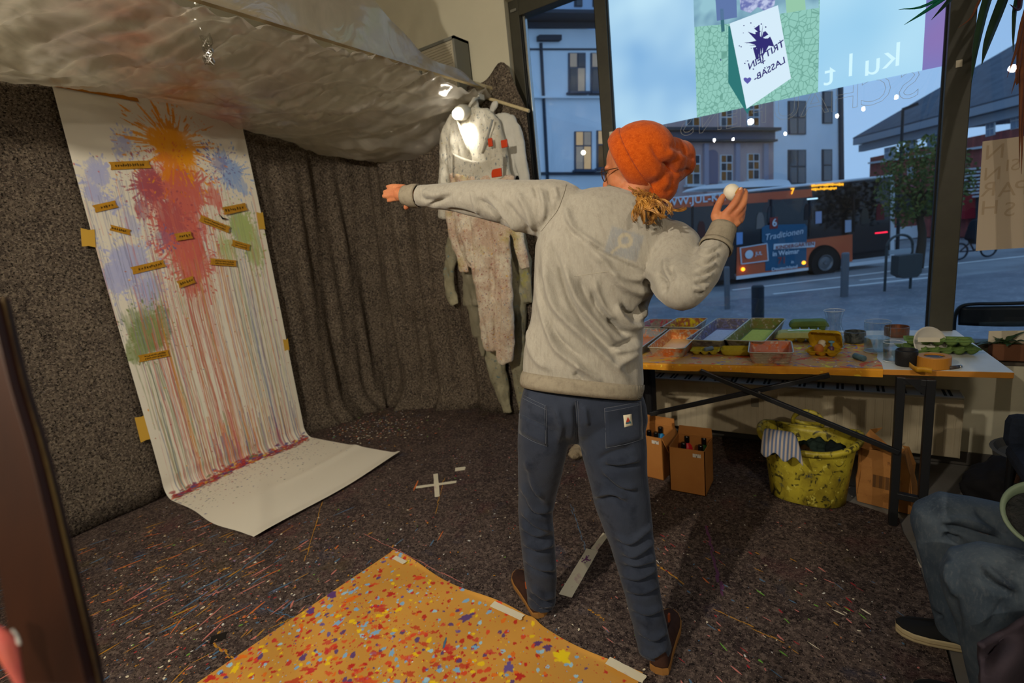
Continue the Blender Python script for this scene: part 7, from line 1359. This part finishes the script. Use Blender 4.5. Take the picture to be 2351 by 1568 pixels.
# ================================================================ folding chair behind the table, upholstered chair, coat
m_chair = mat('black_chair', lw(18, 20, 24), .45, spec=.4)
fc_ = thing('folding_chair', 'black folding chair behind the right end of the table', 'chair', (1.05, 4.15, -.03))
yC = 4.15
def cpx(px, py, o_=0): return ony(px, py, yC+o_)
P = [cpx(2188, 860), cpx(2190, 760), cpx(2193, 725), cpx(2206, 704), cpx(2235, 698), cpx(2300, 697), cpx(2420, 694), cpx(2455, 700), cpx(2470, 725), cpx(2468, 860)]; b = MB(); b.tube(P, .011, 10, 5); b.build('back_frame', m_chair, fc_, smooth=True)
G = [[cpx(2200+t_*262, 704+v_*42-3*t_+5*math.sin(PI*t_)*v_, .02+.03*math.sin(PI*t_)) for t_ in np.linspace(0, 1, 14)] for v_ in np.linspace(0, 1, 6)]; b = MB(); b.grid(G); b.build('backrest', m_chair, fc_, smooth=True, solid=.012)
a_, c_ = cpx(2188, 860), cpx(2468, 860); zs = .40
b = MB(); b.bb(a_[0]+.01, c_[0]-.01, yC-.26, yC+.12, zs-.02, zs+.015); b.build('seat', m_chair, fc_, bevel=.012)
for x in (a_[0]+.0, c_[0]-.0):
    b = MB(); b.cyl((x, yC, a_[2]+.02), (x, yC-.22, -.03), .010, n=8); b.build('leg', m_chair, fc_); b = MB(); b.cyl((x, yC-.18, .40), (x, yC+.2, -.03), .010, n=8); b.build('leg', m_chair, fc_)
uc = thing('upholstered_chair', 'dark navy upholstered chair at the right edge of the view', 'chair', (.98, 2.55, 0)); m_nav = mat('navy_fabric', lw(38, 46, 62), .9, layers=[('noise', 40, .4, .7, lw(30, 36, 50))], bump=('noise', 160, .3))
bx0 = ony(2306, 1000, 2.75)[0]; zt2 = ony(2330, 952, 2.75)[2]
b = MB(); b.bb(bx0, bx0+.46, 2.72, 2.80, .40, zt2); b.build('backrest', m_nav, uc, bevel=.035); b = MB(); b.bb(bx0, bx0+.46, 2.32, 2.74, .36, .44); b.build('seat', m_nav, uc, bevel=.03)
for x in (bx0+.03, bx0+.43):
    for y in (2.35, 2.76): b = MB(); b.cyl((x, y, .36), (x, y, .0), .014, .010, 10); b.build('leg', m_black, uc)
# dark coat slumped on the floor behind the seated person
b = MB(); c0_ = onz(2325, 1150, .12)
b.ell(V3(c0_[0]+.03, c0_[1]+.05, .14), (.20, .16, .13)); b.ell(V3(c0_[0]+.13, c0_[1]+.02, .20), (.13, .14, .16)); V, N, Fc = remesh(b, .012, 3); V = wrinkle(V, N, .03, 8, 5); V = wrinkle(V, N, .012, 24, 6); V[:, 2] = np.maximum(V[:, 2], .002)
ct = thing('coat', 'dark coat slumped beside the navy chair at the right', 'coat', (c0_[0], c0_[1], 0)); mesh_obj('fabric', V, Fc, mat('black_coat', lw(26, 25, 28), .85), ct, smooth=True)
P = [at(2351, 1050, 2.2), at(2335, 1070, 2.19), at(2328, 1105, 2.18), at(2332, 1135, 2.18), at(2345, 1150, 2.2)]; b = MB(); b.tube(P, .022, 10, 5); b.build('fur_trim', mat('brown_fur', lw(64, 42, 30), 1, bump=('noise', 60, 1)), ct, smooth=True)

# ================================================================ seated person at the right
m_den = mat('washed_denim', lw(66, 78, 92), .9, spec=.1, layers=[('noise', 3.2, .42, .68, lw(98, 108, 118)), ('noise', 7, .52, .72, lw(42, 52, 66)), ('noise', 120, .5, .7, lw(100, 106, 114), (1, 1, .3), .5)], bump=('noise', 220, .15)); m_jkt = mat('mauve_jacket', lw(64, 56, 66), .9, layers=[('noise', 6, .4, .7, lw(52, 44, 54))], bump=('noise', 90, .2))
kF, kN = at(2150, 1185, 1.63), at(2228, 1310, 1.38)       # far knee, near knee
hF_, hN_ = kF+V3(.46, .03, -.06), kN+V3(.46, .02, -.04); aF = V3(.375, 1.93, .09); aN = V3(.43, 1.66, .09)
ps = thing('person', 'seated person in washed blue jeans at the right, holding a green bowl', 'person', (hF_[0]-.1, (hF_[1]+hN_[1])/2, 0))
hip = (hF_+hN_)/2; chest = hip+V3(.10, .0, .42); neck = hip+V3(.10, 0, .62); head = hip+V3(.06, 0, .76)
sb = MB(); sb.tube([hip+V3(.02, 0, -.02), hip+V3(.05, 0, .15), chest, neck-V3(0, 0, .04), neck], [.14, .145, .15, .08, .052], 20, 3)
for h_, k_, a_ in ((hF_, kF, aF), (hN_, kN, aN)): sb.tube([h_, (h_+k_)/2, k_, k_*.5+a_*.5+V3(.015, 0, 0), a_, a_-V3(0, 0, .03)], [.08, .068, .054, .05, .036, .034], 16, 3); sb.tube([a_-V3(0, 0, .03), a_+V3(-.04, 0, -.045), a_+V3(-.11, 0, -.055)], [.030, .024, .012], 12, 3)
sb.ell(head+V3(0, 0, .01), (.095, .078, .115)); sb.ell(head+V3(-.05, 0, -.05), (.045, .05, .06)); sb.tube([head+V3(-.09, 0, .01), head+V3(-.115, 0, -.025), head+V3(-.1, 0, -.035)], [.010, .013, .008], 8, 3)
for s_ in (-1, 1): sb.ell(head+V3(.01, s_*.078, -.01), (.018, .008, .03))
bowl = at(2384, 1190, 1.33)
for s_, sh in ((1, chest+V3(0, .17, .06)), (-1, chest+V3(0, -.17, .06))):
    hnd = bowl+V3(.11, .09*s_, -.03); el = (sh+hnd)/2+V3(.10, .07*s_, -.10); sb.tube([sh-V3(0, .06*s_, 0), sh, el, hnd], [.06, .055, .042, .026], 14, 4); sb.ell(hnd, (.045, .022, .035))
    for f in range(4): q_ = hnd+V3(-.03+f*.012, -.0*s_, .02-f*.014); sb.tube([q_, q_+V3(-.03, -.012*s_, .0), q_+V3(-.05, -.03*s_, 0)], [.010, .009, .007], 8, 3)
    sb.tube([hnd+V3(-.01, 0, .02), hnd+V3(-.035, -.02*s_, .03), hnd+V3(-.05, -.03*s_, .03)], [.012, .010, .007], 8, 3)
V, N, Fc = remesh(sb, .0062, 4); mesh_obj('body', V, Fc, m_skin, ps, smooth=True)
jb = MB(); jb.tube([hip+V3(.04, -.13, -.01), hip+V3(.04, .13, -.01)], [.13, .13], 20, 0); jb.ell(hip+V3(.03, 0, .02), (.15, .20, .13))
jb.tube([hF_, (hF_+kF)/2+V3(0, 0, .0), kF+V3(.05, 0, .0), kF+V3(.012, 0, -.012), kF*.62+aF*.38+V3(.012, 0, 0), kF*.3+aF*.7, aF+V3(0, 0, -.02)], [.098, .088, .082, .078, .078, .078, .080], 22, 4)
jb.tube([hN_, (hN_+kN)/2, kN+V3(.06, 0, -.005), kN+V3(.015, 0, -.015), kN*.62+aN*.38+V3(.01, 0, 0), kN*.3+aN*.7, aN+V3(0, 0, -.03)], [.102, .094, .086, .082, .082, .080, .078], 22, 4)
V, N, Fc = remesh(jb, .0075, 5)
qq = lambda pts: [(2050+x/2.349, 900+y/2.349) for x, y in pts]
V = folds(V, N, [(qq([(250, 720), (350, 740), (480, 780), (600, 810)]), -.014, 8), (qq([(260, 700), (380, 690), (560, 760)]), .008, 9), (qq([(270, 770), (320, 800), (370, 800)]), -.014, 8), (qq([(440, 620), (520, 700), (640, 800)]), -.007, 9), (qq([(320, 900), (310, 1000), (330, 1120)]), .010, 10), (qq([(470, 960), (540, 1030), (650, 1100)]), -.012, 9), (qq([(480, 930), (560, 1000), (680, 1070)]), .010, 9), (qq([(300, 1010), (330, 1150), (360, 1300)]), -.006, 9), (qq([(130, 780), (170, 900), (190, 1050)]), .006, 10), (qq([(190, 1170), (230, 1210), (270, 1210)]), -.010, 7), (qq([(620, 1100), (560, 1200), (500, 1300)]), -.006, 8)])
V = wrinkle(V, N, .004, 9, 3); mesh_obj('jeans', V, Fc, m_den, ps, smooth=True)
jk = MB(); jk.tube([hip+V3(.05, 0, .05), hip+V3(.07, 0, .2), chest, neck-V3(0, 0, .05)], [.175, .18, .185, .10], 22, 3)
for s_, sh in ((1, chest+V3(0, .17, .06)), (-1, chest+V3(0, -.17, .06))): hnd = bowl+V3(.11, .09*s_, -.03); el = (sh+hnd)/2+V3(.10, .07*s_, -.10); jk.tube([sh-V3(0, .06*s_, 0), sh, el, hnd*.8+el*.2], [.09, .085, .065, .05], 16, 4)
# jacket tail spread over the near thigh
V, N, Fc = remesh(jk, .010, 5); V = wrinkle(V, N, .014, 8, 9); mesh_obj('jacket', V, Fc, m_jkt, ps, smooth=True)
G = []
for i in range(26):
    t_ = i/25; row = []
    for j in range(26):
        v_ = j/25; x = 2250+t_*190; y = 1480-t_*110+v_*210-40*math.sin(PI*v_)*(1-t_)*.4; row.append(at(x, y, 1.215+.10*v_*0+.02*math.sin(t_*9+v_*4)+.015*math.sin(v_*11)+.05*t_*(1-v_)))
    G.append(row)
b = MB(); b.grid(G); b.build('jacket_tail', m_jkt, ps, smooth=True, solid=.012)
hm = MB(); hm.ell(head+V3(.02, 0, .035), (.105, .09, .11)); V, N, Fc = remesh(hm, .01, 2); V = wrinkle(V, N, .012, 25, 2); mesh_obj('hair', V, Fc, mat('dark_hair', lw(50, 38, 30), .6), ps, smooth=True)
m_vamp = mat('black_canvas', lw(24, 24, 26), .85); m_csole = mat('cream_sole', lw(186, 170, 134), .6)
def foot(a, hd_, parent): # heel point, heading
    global onz
    d = nrm(hd_); n = V3(-d[1], d[0], 0); L = .285; prof = [(0, .012), (.03, .030), (.10, .034), (.3, .036), (.5, .042), (.7, .048), (.85, .045), (.95, .030), (1, .010)]
    out = lambda k: [(L*t, w*k) for t, w in prof]+[(L*t, -w*k) for t, w in reversed(prof)]
    s_ = MB(); s_.loft([[a+d*x+n*y+V3(0, 0, z) for x, y in out(k)] for z, k in ((.007, .97), (.012, 1.04), (.034, 1.04), (.038, .98))]); s_.build('sole', m_csole, parent)
    s_ = MB(); s_.loft([[a+d*x+n*y*1.06+V3(0, 0, z) for x, y in out(1)] for z in (.020, .023)]); s_.build('sole_stripe', mat('sole_line', lw(150, 132, 100), .6), parent)
    u_ = MB(); zt = lambda t: np.interp(t, [0, .08, .3, .42, .6, .8, 1], [.095, .10, .095, .085, .068, .055, .046]); R_ = []
    for k in np.linspace(0, 1, 7): R_.append([a+d*x+n*y*(1-.55*k**2.2)+V3(0, 0, .034+(zt(x/L)-.034)*k) for x, y in out(.97)])
    u_.loft(R_); u_.build('shoe_upper', m_vamp, parent, smooth=True)
    for k in range(4): c = a+d*(L*(.42+.07*k))+V3(0, 0, zt(.42+.07*k)+.002); b = MB(); b.tube([c-n*.022-V3(0, 0, .008), c+V3(0, 0, .004), c+n*.022-V3(0, 0, .008)], .0022, 6, 3); b.build('lace', m_vamp, parent)
foot(V3(.475, 1.945, 0), V3(-1, -.05, 0), ps); foot(V3(aN[0]+.07, aN[1], 0), V3(-1, .0, 0), ps)
b = MB(); axb = nrm(-fw*.75+V3(0, 0, .45)-rt*.35); b.lathe([(.001, -.055), (.035, -.055), (.045, -.05), (.072, .0), (.082, .035), (.089, .038), (.089, .042), (.078, .040), (.066, .0), (.040, -.045), (.001, -.048)], bowl, 40, axb)
bw_ = thing('bowl', 'sage green bowl held in the lap at the right edge', 'bowl', tuple(bowl)); b.build('bowl_shell', mat('sage_plastic', lw(108, 124, 104), .45, spec=.4), bw_, smooth=True); b = MB(); b.lathe([(.066, .004), (.03, .012), (.001, .008)], bowl, 28, axb); b.build('bowl_dark_disc', mat('dark_bowl_inside', lw(20, 22, 24), .6, layers=[('noise', 40, .5, .7, lw(44, 42, 40))], bump=('noise', 60, .8)), bw_)  # dark disc set in to darken the inside of the bowl
ch = thing('stool', 'plain dark stool under the seated person', 'stool', (hip[0]+.05, hip[1], 0)); zs = hip[2]-.16
b = MB(); b.lathe([(.001, zs-.03), (.17, zs-.03), (.18, zs-.015), (.17, zs), (.001, zs)], (hip[0]+.05, hip[1], 0), 28); b.build('seat', m_black, ch)
for a in (.7, 2.3, 3.9, 5.5): b = MB(); b.cyl((hip[0]+.05+.12*math.cos(a), hip[1]+.12*math.sin(a), zs-.03), (hip[0]+.05+.17*math.cos(a), hip[1]+.17*math.sin(a), 0), .014, n=8); b.build('leg', m_black, ch)
floor_tape('tape_scrap', (2092, 1275), (2106, 1302), .03, 'pale tape scrap on the tiles beside the seated person\'s shin', z=.004)

# ================================================================ foliage hanging at the upper right and the wooden board at the left
m_drc = mat('dracaena_leaf', lw(40, 62, 44), .45, layers=[('noise', 9, .4, .7, lw(28, 44, 34))]); m_dry = mat('dry_leaf', lw(120, 72, 44), .7, layers=[('noise', 12, .4, .7, lw(90, 52, 36))]); m_tl = mat('young_leaf', lw(24, 110, 84), .4)
dr = thing('dracaena', 'long-leaved dracaena with drooping and dry leaves hanging in at the upper right', 'plant', (at(2400, -120, 2.0)[0]+.15, at(2400, -120, 2.0)[1]-.05, 0))
trunk_top = at(2400, -120, 2.0); b = MB(); b.tube([V3(trunk_top[0]+.15, trunk_top[1]-.05, .25), V3(trunk_top[0]+.12, trunk_top[1], 1.3), trunk_top], [.03, .026, .022], 12, 4); b.build('stem', mat('stem_brown', lw(96, 78, 56), .9), dr, smooth=True)
b = MB(); bx_ = trunk_top[0]+.15; by_ = trunk_top[1]-.05; b.lathe([(.001, .0), (.13, .0), (.17, .26), (.18, .27), (.165, .275), (.15, .24), (.001, .23)], (bx_, by_, 0), 28); b.build('pot', mat('grey_pot', lw(90, 88, 84), .7), dr, smooth=False)
for pts, w, mt in [([(2330, -160), (2240, -60), (2130, 10), (2062, 22)][0:3]+[(2063, 22)], .009, m_tl), ([(2340, -170), (2240, -60), (2140, 15), (2076, 57)], .012, m_tl), ([(2350, -170), (2250, -80), (2180, 0), (2138, 46)], .013, m_drc), ([(2330, -100), (2275, -20), (2245, 90), (2230, 190)], .020, m_drc), ([(2350, -120), (2300, 10), (2270, 90), (2254, 148)], .022, m_drc), ([(2370, -100), (2335, 0), (2328, 60), (2326, 120)], .010, m_drc), ([(2300, -100), (2250, 0), (2230, 40), (2200, 64)], .006, m_dry), ([(2400, -120), (2351, 40), (2335, 110), (2312, 178)], .009, m_dry), ([(2400, -120), (2352, 60), (2340, 150), (2322, 215)], .008, m_dry), ([(2410, -100), (2355, 80), (2348, 200), (2342, 335)], .011, m_dry), ([(2400, -60), (2350, 120), (2343, 240), (2340, 385)], .008, m_dry), ([(2395, -100), (2345, 60), (2336, 190), (2331, 150)], .007, m_dry), ([(2410, -80), (2362, 100), (2350, 250), (2345, 400)], .010, m_dry), ([(2420, -120), (2351, -20), (2340, 20), (2318, 10)], .012, mat('plum_leaf', lw(60, 30, 44), .5))]:
    blade([at(x, y, 1.98-.02*k) for k, (x, y) in enumerate(pts)], [w*.66, w*.82, w*.62, w*.04], fw+.2*rt, mt, dr)
# wooden board leaning close at the left
m_wood = mat('dark_stained_wood', lw(54, 27, 14), .5, spec=.35, layers=[('noise', 5, .4, .7, lw(38, 18, 10), (2.5, 2.5, .35)), ('noise', 3.5, .58, .75, lw(92, 44, 16), (2, 2, .6))])
e_ = [at(-14, 725, .47), at(22, 880, .46), at(72, 1052, .45), at(122, 1260, .44), at(196, 1570, .43), at(260, 1830, .42)]
Lf = -nrm(V3(rt[0], rt[1], 0))*.11+nrm(V3(fw[0], fw[1], 0))*.015; th_ = nrm(V3(fw[0], fw[1], 0))*.022
top_ext = e_[0]+(e_[0]-e_[1])*.25; E_ = [top_ext]+e_+[V3(e_[-1][0]+.03, e_[-1][1]-.005, .5), V3(e_[-1][0]+.05, e_[-1][1]-.01, .01)]; b = MB(); Pc_ = catmull(E_, 4); rings = [[p, p+th_*.9, p+Lf*w_+th_, p+Lf*w_] for p, w_ in zip(Pc_, np.linspace(.10, 1.0, len(Pc_)))]; b.loft(rings)
wb = thing('wooden_board', 'dark stained wooden board looming out of focus at the lower left', 'board', tuple(e_[-1]*V3(1, 1, 0))); b.build('board', m_wood, wb, bevel=.006)
b = MB(); P = catmull([p+th_*.5+nrm(rt)*.0016 for p in E_], 4); b.tube(P, .0014, 8); b.build('edge_strip', mat('worn_edge', lw(92, 74, 40), .7, layers=[('noise', 7, .45, .55, lw(52, 34, 20))]), wb, smooth=True)
pe = [at(-8, 1440, .40), at(12, 1475, .398), at(24, 1510, .396), at(42, 1560, .394), at(60, 1610, .392)]; b = MB(); b.tube(pe, [.002, .0068, .0058, .003, .0015], 12, 5, flat=.6); tag(b.build('pink_petal', mat('pink_petal', lw(216, 112, 92), .5, layers=[('noise', 20, .4, .7, lw(196, 84, 96))]), smooth=True), 'pink and orange petal close to the lens at the lower left corner', 'petal')
pe = [at(28, 1446, .405), at(36, 1462, .403), at(46, 1480, .40)]; b = MB(); b.tube(pe, [.001, .0018, .0009], 8, 4); tag(b.build('white_petal', mat('white_petal', lw(206, 204, 198), .5), smooth=True), 'thin white petal beside the pink one at the lower left', 'petal')
